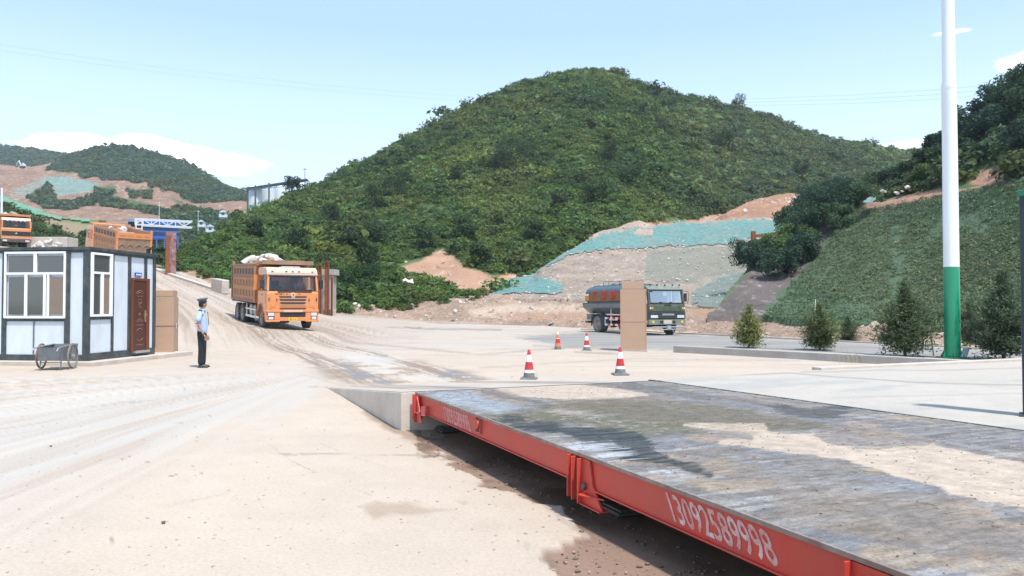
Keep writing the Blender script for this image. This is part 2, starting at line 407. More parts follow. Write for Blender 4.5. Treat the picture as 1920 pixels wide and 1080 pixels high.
    for nm_, base_ in (('clear', .02), ('clearbright', .42)):
     m, t, p = new_mat('clear_glass'); p.inputs['Base Color'].default_value = (.55, .60, .60, 1); p.inputs['Roughness'].default_value = .02
     gl = N(t, 'ShaderNodeBsdfGlossy'); gl.inputs['Roughness'].default_value = .03; trn = N(t, 'ShaderNodeBsdfTransparent'); trn.inputs[0].default_value = (.75, .8, .8, 1)
     fr = N(t, 'ShaderNodeFresnel'); fr.inputs[0].default_value = 1.5
     fm = N(t, 'ShaderNodeMath', operation='MULTIPLY_ADD'); fm.inputs[1].default_value = 1.3; fm.inputs[2].default_value = base_; t.links.new(fr.outputs[0], fm.inputs[0])
     ms = N(t, 'ShaderNodeMixShader'); t.links.new(fm.outputs[0], ms.inputs[0]); t.links.new(trn.outputs[0], ms.inputs[1]); t.links.new(gl.outputs[0], ms.inputs[2])
     o = [n for n in t.nodes if n.type == 'OUTPUT_MATERIAL'][0]; t.links.new(ms.outputs[0], o.inputs[0]); g[nm_] = m
setup_mats()
# ================================================================== GROUND
_fx = [-200, 6, 10, 14.5, 22, 29, 35, 48, 60, 90, 140]; _fz = [0, 0, .42, .80, 2.37, 3.8, 5.1, 7.2, 8.6, 12, 14]
def gz(X, Y):
    z = np.interp(-np.asarray(X, float), _fx, _fz) * sst(np.asarray(Y, float), 27, 37)
    return z
def gzf(x, y): return float(gz(np.array(x), np.array(y)))
# weighbridge plan
A0 = G(780, 735, .5); B0 = G(1215, 712, .5)
def unit(v): v = Vector(v); v.z = 0; return v.normalized()
E1 = G(1579.6, 1031.5, .5)
dd = unit(E1 - A0); ww = Vector((-dd.y, dd.x, 0)); ww = ww if ww.x > 0 else -ww
RB = G(1920, 808, .5); dR = unit(RB - B0)
def build_ground():
    pys = np.concatenate([np.arange(1500, 1000, -12), np.arange(1000, 700, -2.6), np.arange(700, 625, -1.3), np.arange(625, 589.9, -.8)])
    Yr = (CAMZ * 1440 / (pys - 573)); Yr = Yr[Yr < 112]
    pxs = np.concatenate([np.arange(-900, -60, 20), np.arange(-60, 1985, 3.4), np.arange(1985, 2900, 20)])
    px, Y = np.meshgrid(pxs, Yr)
    X = (px - 960) / 1440 * Y
    Z = gz(X, Y)
    Z = Z + (fbm(X * .35, Y * .35, 3) - .5) * .05 * sst(Y, 6, 14)
    P = np.stack([X, Y, Z], -1)
    u, v = proj(P)
    n1 = (fbm(X * .9, Y * .9, 5, 1) - .5); n2 = fbm(X * 3.1, Y * 3.1, 4, 2) - .5; n4 = fbm(X * 11, Y * 11, 3, 18) - .5
    base = np.array([.455, .377, .305])
    col = np.ones(P.shape) * base
    col = col * (1 + .14 * n1[..., None] + .09 * n2[..., None] + .06 * n4[..., None])
    # polished traffic bands on the left, fanning out from the foot of the haul road
    W0 = (-4.6, 20.0); phi = np.arctan2(X - W0[0], W0[1] - Y); rr = np.hypot(X - W0[0], Y - W0[1])
    wob = (fbm(X * .25, Y * .25, 3, 28) - .5) * .10; ph = phi + wob; st = fbm(ph * 13, rr * .07, 4, 3); st2 = fbm(ph * 60, rr * .16, 4, 4); st3 = fbm(ph * 26, rr * .14, 4, 8); fan = sst(-phi, -.16, .06) * (1 - .85 * sst(Y, 15.5, 19.5)) * sst(u, 760, 520)
    band = sst(st, .42, .60) * fan
    fine = fbm(phi * 55, rr * .12, 4, 17); col = mixc(col, (.450, .408, .362), band * .85)
    col = mixc(col, (.31, .245, .195), sst(fine, .54, .66) * fan * .45); col = mixc(col, (.47, .43, .39), sst(fine, .46, .36) * fan * .5)
    brn = sst(st3, .54, .70) * fan * .70
    col = mixc(col, (.34, .262, .205), brn * (1 - band * .5))
    col = col * (1 + (st2 - .5)[..., None] * .30 * fan[..., None])
    # band next to the cabin is greyer
    gb = pm(u, v, [(-80, 760), (300, 712), (640, 690), (560, 740), (300, 830), (-80, 930)], 30, (fbm(phi * 22, rr * .2, 3, 5) - .5) * 90)
    col = mixc(col, (.440, .412, .376), gb * .8 * (.25 + .75 * sst(st2, .62, .42)))
    # sideways traffic across the middle
    hs = fbm(X * .10 + 3, Y * 1.0, 5, 6); hs2 = fbm(X * .22, Y * 2.6, 4, 7)
    mid = sst(v, 740, 660) * sst(u, 560, 760) * 1.0
    col = mixc(col, (.395, .375, .350), mid * sst(hs, .48, .66) * .7)
    col = mixc(col, (.30, .245, .20), mid * sst(hs2, .60, .80) * .50)
    col = mixc(col, (.46, .42, .375), mid * sst(hs2, .40, .22) * .5)
    # haul road: dusty brown with long ruts that run down to the weighbridge
    rampm = sst(Y, 26, 36) * sst(-X, 4, 9)
    # rut coordinate across the road
    cx = np.interp(Y, [10, 16, 23, 30, 36, 43, 60, 75, 100], [-1.2, -3.0, -5.8, -8.6, -11.3, -15.2, -26, -36, -50])
    ru = fbm((X - cx) * 1.5, Y * .05, 4, 9); ru2 = fbm((X - cx) * 4.5, Y * .08, 3, 10)
    rm = rampm * (1 - sst(np.abs(X - cx), 6, 11))
    ru3 = fbm((X - cx) * 9, Y * .16, 3, 16)
    col = mixc(col, (.37, .295, .235), rampm * .5)
    col = mixc(col, (.29, .22, .17), rm * sst(ru, .48, .66) * .45)
    col = mixc(col, (.24, .18, .14), rm * sst(ru2, .55, .68) * .5)
    col = mixc(col, (.23, .17, .13), rm * sst(ru3, .58, .70) * .5); col = mixc(col, (.46, .40, .34), rm * sst(ru3, .42, .3) * .5)
    col = mixc(col, (.48, .41, .34), rampm * sst(ru, .42, .30) * .6)
    # wheel tracks from the loaded truck down to the approach slab
    jn = (fbm(X * 2.2, Y * 2.2, 5, 11) - .5) + .35 * n4; jl = fbm((X - cx) * 3, Y * .3, 3, 12)
    t1 = [(500, 618), (560, 640), (605, 668), (640, 692), (690, 715), (740, 728)]
    t2 = [(598, 618), (680, 645), (760, 672), (830, 692), (900, 712)]
    cq = np.interp(Y, [12, 16, 19.6, 26, 36, 50], [-.5, -1.8, -3.15, -5.9, -10.9, -19]); q = X - cq + .12 * (fbm(X * .5, Y * .5, 3, 24) - .5)
    wtr = (1 - sst(np.abs(np.abs(q) - 1.12), .25, .85)) * sst(Y, 15, 16.5) * (1 - sst(Y, 40, 48)); s1 = fbm(q * 7, Y * .16, 4, 25); s2 = fbm(q * 18, Y * .35, 3, 26); rag = fbm(X * 1.6, Y * 1.6, 5, 27) + .25 * n4
    near_ = 1 - sst(Y, 19, 27)
    col = mixc(col, (.270, .205, .155), wtr * sst(s1 + .35 * (rag - .5) + .14 * near_, .46, .56) * .85)
    col = mixc(col, (.20, .15, .115), wtr * sst(s2, .55, .66) * .6); col = mixc(col, (.45, .39, .33), wtr * sst(s2, .42, .34) * .55)
    mudm = (1 - sst(np.abs(q), 1.5, 2.3)) * sst(Y, 15, 16) * (1 - sst(Y, 20, 25)); col = mixc(col, (.25, .19, .145), mudm * sst(rag, .56, .64) * .7); col = mixc(col, (.47, .44, .40), (1 - sst(np.abs(q), .5, .9)) * near_ * sst(Y, 14.6, 15.6) * sst(rag, .5, .42) * .6)
    for ln, w in ():
        m = lm(u, v + jn * 22, ln, w, 5)
        col = mixc(col, (.275, .21, .16), m * (.12 + .75 * sst(jl + n4 * .3, .42, .58)))
    for k in range(0):
        o = (-26, -16, 14, 24, 36, 48, -36)[k]
        ln = [(a + o * .45, b - abs(o) * .08) for a, b in (t1 if k % 2 else t2)]
        col = mixc(col, (.30, .225, .17), lm(u, v + jn * 5, ln, (1.0, 2.2), 1.4) * .75)
    wetg = pm(u, v, [(640, 676), (668, 690), (700, 702), (745, 722), (700, 722), (660, 705), (628, 684)], 4, jn * 16)
    wetg = wetg * sst(rag, .40, .50); col = mixc(col, (.20, .195, .20), wetg * .8)
    wetg2 = pm(u, v, [(800, 694), (850, 696), (905, 712), (850, 712)], 4, jn * 16)
    wetg2 = wetg2 * sst(rag, .40, .50); col = mixc(col, (.20, .195, .20), wetg2 * .8)
    wh = pm(u, v, [(630, 660), (700, 662), (760, 676), (720, 690), (680, 682)], 5, jn * 18)
    wh = wh * sst(rag, .42, .5); col = mixc(col, (.46, .445, .42), wh * .7)
    # asphalt service road on the right
    asp = pm(u, v, [(960, 632), (1100, 622), (1300, 627), (1500, 638), (1840, 656), (2600, 700), (2600, 745), (1920, 684), (1640, 664), (1350, 652), (1240, 656), (1060, 650)], 4, jn * 8)
    aspc = np.array([.265, .252, .235]) * (1 + .5 * (fbm(X * .3, Y * 2.2, 4, 13) - .5)[..., None])
    col = col * (1 - asp[..., None]) + aspc * asp[..., None]
    # dark thin streaks around the middle
    for ln, w, s in (([(760, 614), (800, 617), (940, 618)], 1.4, .5), ([(720, 614), (790, 615)], 1, .4), ([(640, 640), (900, 665), (1100, 648), (1160, 646)], 1.3, .35),
                     ([(900, 690), (1200, 672), (1500, 676)], 1.2, .25), ([(1000, 648), (1160, 656)], 1.5, .35), ([(1080, 660), (1160, 664)], 1.2, .5), ([(650, 725), (560, 700)], 1, .2)):
        col = mixc(col, (.20, .165, .14), lm(u, v + jn * 4, ln, w, 1.5) * s)
    # wet, muddy ground beside and under the weighbridge
    wet = pm(u, v, [(790, 802), (785, 845), (840, 858), (862, 884), (905, 905), (985, 930), (1055, 945), (1080, 1000), (1004, 1038), (1010, 1050), (1060, 1100), (1300, 1500), (3000, 1500), (1700, 800), (1000, 735), (800, 770)], 3.5, jn * 42 + n2 * 10)
    wc = np.array([.27, .185, .135]) * (1 + .8 * n1[..., None] + .3 * n4[..., None])
    deep = sst(fbm(X * 1.3, Y * 1.3, 4, 15), .45, .62) * wet
    wc = wc * (1 - .45 * deep[..., None])
    col = col * (1 - wet[..., None]) + wc * wet[..., None]
    dm = pm(u, v, [(650, 735), (760, 805), (800, 800), (790, 830), (740, 815), (690, 780)], 6, jn * 16) * .75 * (1 - wet)
    col = mixc(col, (.24, .17, .12), dm)
    # pale crust line through the mud
    cr = lm(u + jn * 30, v + n2 * 14, [(1020, 945), (1065, 980), (1110, 1003)], 4, 3) + lm(u, v + jn * 12, [(795, 808), (830, 812)], 3, 3)
    col = mixc(col, (.36, .30, .25), np.clip(cr, 0, 1) * .85)
    pud = pm(u, v, [(1020, 1035), (1080, 1012), (1200, 1020), (1300, 1060), (1420, 1130), (1200, 1130), (1060, 1090)], 6, jn * 30)
    col = mixc(col, (.27, .18, .135), pud * .8)
    # stain on the concrete
    sn = pm(u, v, [(678, 948), (700, 938), (760, 940), (800, 952), (850, 955), (800, 962), (740, 968), (700, 972), (682, 962)], 6, jn * 22)
    col = mixc(col, (.30, .215, .155), sn * .6)
    sn = pm(u, v, [(850, 938), (880, 940), (870, 946)], 3, jn * 8); col = mixc(col, (.32, .23, .17), sn * .5)
    # joints and cracks
    for ln, w, s in (([(300, 851), (620, 851), (800, 853), (860, 856)], .9, .75), ([(500, 833), (560, 870), (640, 905), (700, 930)], .8, .45), ([(290, 952), (430, 925), (560, 870)], .6, .3),
                     ([(600, 833), (800, 905)], .5, .3), ([(165, 762), (240, 752), (420, 750)], .8, .4), ([(130, 772), (250, 752)], .7, .4), ([(560, 724), (640, 727)], .7, .5)):
        col = mixc(col, (.19, .16, .15), lm(u + n2 * 8, v + jn * 7, ln, w, 1.0) * s * .7 * sst(fbm(X * 1.2, Y * 1.2, 3, 29), .36, .56))
    # specks of crushed stone and mud
    sp = sst(vn(X * 9, Y * 9), .955, .985) * sst(fbm(X * .5, Y * .5, 3, 20), .42, .7)
    col = mixc(col, (.15, .12, .10), sp * .8 * sst(Y, 40, 12))
    rgh = .88 - .55 * wet * (.35 + .65 * deep) - .35 * pud - .3 * wetg - .3 * wetg2
    Z2 = Z - .012 * wet
    P[..., 2] = Z2
    m = col_mat('yard_mat', rough=.88, bmp=.35, bs=14, bd=.014, fine=34, fvar=.12, rattr=True, spec=.16)
    nr, nc = X.shape
    cut = sdpoly(X, Y, [tuple(A0.xy + dd.xy * .3 + ww.xy * .2), tuple(A0.xy + dd.xy * 16 + ww.xy * .2), tuple(A0.xy + dd.xy * 16 + ww.xy * 30), tuple(A0.xy + dd.xy * .3 + ww.xy * 30)])
    o = mesh_np('yard', P.reshape(-1, 3), gridF(nr, nc)[:, ::-1], m, col=col.reshape(-1, 3), attrs={'rgh': rgh}, smooth=True)
    tag(o, kind='structure')
    # land all round
    gm = mat('ground_mat', (.30, .25, .19), .95, var=.3, vs=.05, dirt=(.12, .13, .07), dirt_amt=.5, ds=.03)
    V = [(-4000, -4000, -.05), (4000, -4000, -.05), (4000, 4000, -.05), (-4000, 4000, -.05)]
    o = mesh_np('ground', V, [(0, 1, 2, 3)], gm); tag(o, kind='structure')
build_ground()

# ================================================================== terrain patches
PATCH = {}
class Patch:
    def __init__(s, cols, amp=.6, fr=.12, bulge=None):
        s.px = np.array([c[0] for c in cols], float)
        s.v = np.array([[r[0] for r in c[1]] for c in cols], float).T   # rows x cols
        s.y = np.array([[r[1] for r in c[1]] for c in cols], float).T
        s.k = s.v.shape[0]; s.amp = amp; s.fr = fr
    def row(s, px, t):
        px = np.asarray(px, float); t = np.clip(np.asarray(t, float), 0, 1)
        vs = np.stack([np.interp(px, s.px, r) for r in s.v]); ys = np.stack([np.interp(px, s.px, r) for r in s.y])
        q = t * (s.k - 1); i = np.minimum(q.astype(int), s.k - 2); f = q - i
        g = lambda a: np.take_along_axis(a, i[None], 0)[0] * (1 - f) + np.take_along_axis(a, i[None] + 1, 0)[0] * f
        return g(vs), g(ys)
    def pt(s, px, t, off=0):
        v, Y = s.row(px, t); P = nD(np.asarray(px, float), v, Y)
        n = fbm(P[..., 0] * s.fr, P[..., 1] * s.fr, 4, 31) - .5 + .35 * (fbm(P[..., 0] * s.fr * 5, P[..., 1] * s.fr * 5, 3, 33) - .5)
        P[..., 2] += n * s.amp * 2 * sst(np.asarray(t, float) + 0 * n, -.02, .12)
        if off: P[..., 1] -= off * .6; P[..., 2] += off
        return P
    def tinv(s, px, v):                                   # approximate t for a pixel height
        vs = np.stack([np.interp(px, s.px, r) for r in s.v]); t = np.zeros(np.shape(px))
        for i in range(s.k - 1):
            a, b = vs[i], vs[i + 1]; f = (v - a) / np.where(np.abs(b - a) < 1e-6, -1e-6, b - a)
            t = np.where((f >= 0), (i + np.clip(f, 0, 1)) / (s.k - 1), t)
        return t
def patch(name, cols, nx, ny, mat_, colf, amp=.6, fr=.12, back=60, kind='structure', label=None, cat=None, group=None):
    p = Patch(cols, amp, fr); PATCH[name] = p
    px, t = np.meshgrid(np.linspace(p.px[0], p.px[-1], nx), np.linspace(0, 1, ny))
    P = p.pt(px, t)
    col = colf(P, *proj(P), t)
    top = P[-1]; dirv = top[:, :2] / np.linalg.norm(top[:, :2], axis=1)[:, None]
    b1 = top.copy(); b1[:, :2] += dirv * back * .35; b1[:, 2] = top[:, 2] * .82
    b2 = top.copy(); b2[:, :2] += dirv * back; b2[:, 2] = np.minimum(-1, top[:, 2] * 0 - 1)
    f0 = P[0].copy(); f0[:, 2] = np.minimum(f0[:, 2], 0) - 1.0
    P = np.concatenate([f0[None], P, b1[None], b2[None]]); col = np.concatenate([col[:1], col, col[-1:], col[-1:]])
    o = mesh_np(name, P.reshape(-1, 3), gridF(*P.shape[:2]), mat_, col=col.reshape(-1, 3), smooth=True)
    tag(o, label, cat, group, kind); return p
soilm = col_mat('soil_mat', rough=.95, bmp=.9, bs=2.2, bd=.25, fine=6, fvar=.30, spec=.15)
farm = col_mat('far_soil_mat', rough=.95, bmp=1, bs=.25, bd=3.0, fine=.35, fvar=.4, spec=.1)
SOIL = np.array([.40, .265, .19]); GRN = np.array([.075, .115, .042])
def soilcol(P, base=SOIL, s=40, f=.4):
    n = fbm(P[..., 0] * f, P[..., 2] * f * 2.5 + P[..., 1] * f * .5, 5, s)[..., None]; n2 = fbm(P[..., 0] * f * 5, P[..., 2] * f * 8, 3, s + 1)[..., None]
    c = np.asarray(base) * (.72 + .56 * n) * (.88 + .24 * n2)
    w = sst(n2[..., 0], .68, .8)[..., None]; return c * (1 - w * .5) + np.array([.50, .44, .38]) * w * .5
# ---- main hill
SIL = [(250, 490), (300, 482), (345, 466), (400, 436), (435, 412), (460, 396), (500, 385), (540, 367), (590, 347), (645, 321), (715, 284), (760, 258), (820, 228), (880, 193), (920, 177), (950, 165), (1010, 146),
       (1050, 136), (1090, 128), (1125, 127), (1160, 135), (1200, 154), (1260, 171), (1300, 182), (1380, 201), (1440, 219), (1500, 241), (1560, 258), (1620, 267), (1680, 277), (1760, 292), (1860, 320), (1960, 330)]
_bs = dict(zip([250, 340, 430, 520, 620, 700, 760, 880, 950, 1010, 1050, 1110, 1200, 1300, 1400, 1500, 1650, 1960],
               [(520, 82), (530, 78), (552, 68), (575, 66), (588, 66), (580, 70), (568, 76), (556, 82), (556, 88), (530, 98), (500, 104), (465, 112), (430, 128), (425, 145), (410, 160), (385, 175), (372, 190), (372, 190)]))
_ty = dict(zip([250, 350, 435, 540, 645, 760, 950, 1110, 1380, 1680, 1960], [110, 118, 140, 185, 225, 250, 265, 272, 300, 330, 340]))
_cols = []
for a, b in SIL:
    by = float(np.interp(a, list(_bs), [v[0] for v in _bs.values()])); bY = float(np.interp(a, list(_bs), [v[1] for v in _bs.values()]))
    tY = float(np.interp(a, list(_ty), list(_ty.values())))
    _cols.append((a, [(by, bY), (by + (b - by) * .30, bY + (tY - bY) * .22), (by + (b - by) * .62, bY + (tY - bY) * .50), (by + (b - by) * .88, bY + (tY - bY) * .79), (b, tY)]))
CUT = [(738, 498), (790, 486), (818, 470), (832, 464), (848, 478), (880, 502), (925, 518), (960, 512), (990, 520), (950, 545), (930, 556), (890, 560), (850, 548), (800, 526), (760, 512)]
CUT2 = [(1105, 440), (1190, 416), (1300, 408), (1340, 396), (1400, 396), (1380, 425), (1000, 520), (1010, 512), (1060, 474)]
ROCKY = [(330, 478), (372, 482), (400, 500), (425, 525), (430, 560), (330, 530)]
def hill_col(P, u, v, t):
    n = fbm(P[..., 0] * .05, P[..., 1] * .05, 4, 50)[..., None]
    c = GRN * (.6 + .8 * n)
    jn = (fbm(P[..., 0] * .3, P[..., 2] * .3, 4, 51) - .5) * 26
    m = np.maximum(pm(u, v, CUT, 4, jn), pm(u, v, CUT2, 4, jn)); m = np.maximum(m, pm(u, v, ROCKY, 4, jn) * .8)
    dust = pm(u, v, [(1180, 330), (1330, 350), (1420, 385), (1330, 410), (1200, 400)], 30, jn) * .35
    sc = soilcol(P, (.42, .25, .165), 52, .25)
    c = c * (1 - m[..., None]) + sc * m[..., None]
    return mixc(c, (.26, .22, .17), dust)
hill = patch('main_hill', _cols, 420, 150, soilm, hill_col, amp=.8, fr=.03, back=160)
# ---- far hillside on the left
FB = [(-60, 308), (0, 309), (60, 310), (95, 305), (125, 294), (150, 286), (190, 277), (212, 274), (260, 279), (310, 292), (350, 306), (400, 331), (420, 347), (450, 357), (475, 365), (520, 380), (600, 400)]
def far_col(P, u, v, t):
    n = fbm(P[..., 0] * .02, P[..., 2] * .04, 5, 60)[..., None]; jn = (fbm(P[..., 0] * .04, P[..., 2] * .08, 5, 61) - .5) * 30
    c = soilcol(P, (.30, .19, .135), 62, .09)
    for pl in ([(128, 296), (150, 280), (212, 268), (310, 286), (400, 325), (450, 352), (470, 362), (470, 376), (400, 374), (360, 370), (330, 355), (260, 335), (190, 328), (120, 322), (90, 318), (110, 300)],
               [(50, 365), (90, 345), (105, 372), (130, 378), (180, 360), (260, 378), (330, 400), (330, 415), (250, 388), (180, 375), (120, 392), (90, 390)], [(180, 352), (215, 352), (212, 362), (178, 362)],
               [(240, 352), (278, 352), (282, 366), (242, 366)], [(315, 370), (345, 378), (340, 386)], [(300, 395), (360, 388), (460, 405), (600, 400), (600, 520), (330, 470)], [(-60, 425), (80, 440), (180, 450), (180, 520), (-60, 520)]):
        c = mixc(c, GRN * 1.1, pm(u, v, pl, 3, jn * .5))
    net = pm(u, v, [(72, 340), (88, 332), (120, 330), (186, 345), (178, 356), (150, 362), (108, 368), (100, 350)], 2, jn * .15)
    c = mixc(c, (.20, .31, .28), net * .85); net2 = pm(u, v, [(20, 360), (70, 338), (80, 345), (45, 372)], 3, jn * .3)
    return mixc(c, (.22, .30, .27), net2 * .6)
fb = patch('far_hillside', [(a, [(500, 190), (430, 300), (380, 420), ((b + 375) / 2, 520), (b, 640)]) for a, b in FB], 260, 110, farm, far_col, amp=4, fr=.012, back=300)
def fg_col(P, u, v, t):
    c = GRN[None, None] * (.8 + .5 * fbm(P[..., 0] * .02, P[..., 2] * .04, 4, 64)[..., None])
    return mixc(c, (.38, .26, .2), pm(u, v, [(85, 282), (110, 281), (150, 295), (110, 294)], 2, (fbm(P[..., 0] * .04, P[..., 2] * .1, 4, 65) - .5) * 8))
patch('distant_ridge', [(-200, [(330, 700), (285, 900)]), (0, [(330, 700), (275, 900)]), (60, [(330, 700), (279, 900)]), (100, [(330, 700), (286, 900)]), (140, [(330, 700), (294, 900)]), (220, [(340, 700), (330, 900)])], 80, 20, farm, fg_col, amp=3, fr=.01, back=300)
# ---- bank behind the upper haul road, left
def lb_col(P, u, v, t):
    c = GRN[None, None] * (1.0 + 1.0 * fbm(P[..., 0] * .1, P[..., 1] * .1, 4, 66)[..., None])
    jn = (fbm(P[..., 0] * .2, P[..., 2] * .3, 4, 67) - .5) * 20
    return mixc(c, (.30, .21, .155), np.maximum(pm(u, v, [(75, 405), (200, 425), (250, 440), (130, 440), (80, 418)], 5, jn) * .8, pm(u, v, [(-60, 475), (300, 490), (300, 530), (-60, 520)], 6, jn)))
patch('left_bank', [(-220, [(500, 95), (425, 120), (345, 150)]), (0, [(492, 94), (425, 118), (366, 145)]), (60, [(490, 92), (430, 116), (389, 143)]), (120, [(490, 90), (438, 115), (409, 140)]),
                    (180, [(492, 88), (445, 112), (416, 135)]), (250, [(500, 86), (465, 105), (440, 125)]), (330, [(515, 84), (490, 98), (465, 112)])], 160, 50, soilm, lb_col, amp=.6, fr=.1, back=40)
# ---- netted spoil mound in the middle
MOUND = [(880, [(562, 78), (556, 80), (553, 82), (551, 84)]), (915, [(561, 78), (556, 80), (552, 84), (549, 87)]), (950, [(561, 78), (548, 83), (536, 88), (526, 93)]), (1000, [(560, 76), (545, 83), (530, 89), (518, 95)]),
         (1012, [(560, 76), (545, 83), (522, 90), (506, 97)]), (1050, [(560, 74), (540, 84), (506, 93), (477, 102)]), (1110, [(562, 72), (535, 84), (490, 97), (446, 108)]), (1140, [(564, 70), (535, 83), (488, 98), (432, 112)]),
         (1200, [(568, 66), (535, 80), (480, 100), (424, 118)]), (1320, [(578, 62), (545, 76), (475, 98), (413, 122)]), (1400, [(584, 60), (545, 74), (465, 98), (410, 124)]), (1480, [(588, 60), (540, 74), (455, 98), (409, 126)]), (1600, [(590, 60), (540, 75), (455, 98), (409, 128)])]
def mound_col(P, u, v, t):
    c = soilcol(P, (.30, .24, .195), 70, .5)
    g = pm(u, v, [(1215, 470), (1400, 455), (1420, 520), (1350, 540), (1240, 530), (1205, 520)], 5)
    return mixc(c, (.27, .265, .21), g * .55)
mound = patch('spoil_mound', MOUND, 260, 110, soilm, mound_col, amp=.45, fr=.12, back=40)
# ---- earth shelf upper right with pale rubble on top, small rubble heap left of it
def shelf_col(P, u, v, t): return soilcol(P, (.33, .185, .12), 72, .5)
patch('earth_shelf', [(1330, [(428, 140), (424, 145), (420, 150)]), (1365, [(424, 136), (405, 142), (398, 145)]), (1400, [(420, 136), (396, 142), (380, 147)]), (1432, [(416, 136), (388, 142), (369, 148)]), (1462, [(412, 136), (382, 142), (362, 148)]), (1510, [(412, 136), (385, 142), (361, 148)]), (1570, [(412, 136), (388, 142), (366, 148)])],
      90, 30, soilm, shelf_col, amp=.5, fr=.15, back=20)
patch('rubble_heap', [(1112, [(448, 112), (443, 114), (440, 116)]), (1130, [(444, 112), (437, 115), (432, 117)]), (1150, [(442, 112), (434, 115), (429, 118)]), (1180, [(440, 112), (425, 116), (416, 120)]), (1200, [(438, 112), (423, 117), (414, 121)]), (1225, [(436, 112), (429, 117), (425, 121)])],
      50, 20, soilm, lambda P, u, v, t: soilcol(P, (.40, .31, .25), 74, .4), amp=.3, fr=.4, back=10)
# ---- earth banks behind the yard
def bank_col(P, u, v, t):
    c = soilcol(P, (.32, .225, .17), 76, .9); c = c * (.8 + .4 * fbm(P[..., 0] * .25, P[..., 1] * .6, 4, 78)[..., None]); jn = (fbm(P[..., 0] * .5, P[..., 2] * .5, 4, 77) - .5) * 16
    c = mixc(c, (.50, .39, .30), pm(u, v, [(1100, 600), (890, 596), (870, 580), (980, 572), (1100, 575)], 6, jn) * .8)
    return mixc(c, (.34, .215, .145), np.maximum(pm(u, v, [(930, 592), (1000, 583), (1110, 585), (1110, 600), (1000, 602)], 5, jn), pm(u, v, [(1290, 575), (1345, 572), (1350, 590), (1300, 592)], 4, jn)) * .85)
bank = patch('earth_bank', [(560, [(600, 62), (590, 64), (582, 66)]), (620, [(602, 63), (590, 65), (582, 67)]), (680, [(607, 66), (592, 68), (572, 70)]), (720, [(608, 67), (588, 70), (570, 73)]), (780, [(608, 68), (592, 71), (571, 75)]), (850, [(608, 68), (585, 72), (558, 78)]),
                (920, [(608, 66), (580, 72), (554, 80)]), (1000, [(610, 62), (582, 70), (556, 80)]), (1100, [(618, 54), (590, 62), (560, 76)]), (1200, [(622, 49), (596, 58), (568, 70)]), (1300, [(627, 44), (600, 54), (575, 66)]),
                (1400, [(632, 40.5), (603, 50), (580, 62)]), (1500, [(637, 37), (612, 44), (588, 56)]), (1620, [(643, 34), (622, 39), (600, 48)]), (1760, [(651, 30.5), (634, 34), (612, 42)]), (1900, [(658, 27.8), (645, 30), (630, 37)]), (2100, [(672, 24), (655, 27), (640, 34)])],
             560, 60, soilm, bank_col, amp=.42, fr=.5, back=14)
# ---- slope on the right under green netting and creepers
SLOPE = [(1326, [(592, 50), (591, 50.5), (590, 51), (588, 51.5)]), (1345, [(592, 50), (586, 52), (580, 54), (573, 56)]), (1370, [(592, 50), (576, 54), (560, 58), (543, 62)]), (1400, [(592, 50), (564, 56), (535, 62), (506, 69)]), (1430, [(592, 49), (556, 57), (515, 66), (464, 76)]), (1500, [(598, 46), (550, 56), (500, 66), (425, 77)]), (1560, [(602, 44), (545, 54), (480, 64), (402, 75)]),
         (1620, [(607, 42), (545, 52), (465, 62), (384, 72)]), (1700, [(615, 39.5), (545, 49), (455, 59), (372, 67)]), (1760, [(622, 37.5), (545, 47), (450, 56), (362, 64)]), (1840, [(632, 35), (550, 44), (440, 52), (346, 60)]), (1920, [(640, 32.5), (550, 42), (435, 49), (332, 56)]), (2100, [(650, 30), (550, 39), (430, 45), (300, 52)])]
def slope_col(P, u, v, t):
    c = soilcol(P, (.135, .112, .105), 80, .6)
    jn = (fbm(P[..., 0] * .4, P[..., 2] * .4, 4, 81) - .5) * 22
    jn = jn * 1.5
    net = pm(u, v, [(1428, 592), (1510, 505), (1560, 440), (1600, 395), (1700, 375), (1960, 325), (2200, 300), (2200, 700), (1500, 640)], 9, jn)
    c = mixc(c, (.085, .125, .075), net)
    teal = lm(u, v + jn * .3, [(1338, 580), (1352, 566), (1378, 538), (1405, 508)], 2, 3)
    c = mixc(c, (.09, .16, .06), teal * .55)
    top = pm(u, v, [(1600, 384), (1700, 366), (1760, 350), (1830, 340), (1900, 320), (1900, 330), (1760, 368), (1650, 392)], 4, jn * .5)
    return mixc(c, (.30, .19, .14), top)
slope = patch('netted_slope', SLOPE, 300, 120, soilm, slope_col, amp=.35, fr=.25, back=1.5)
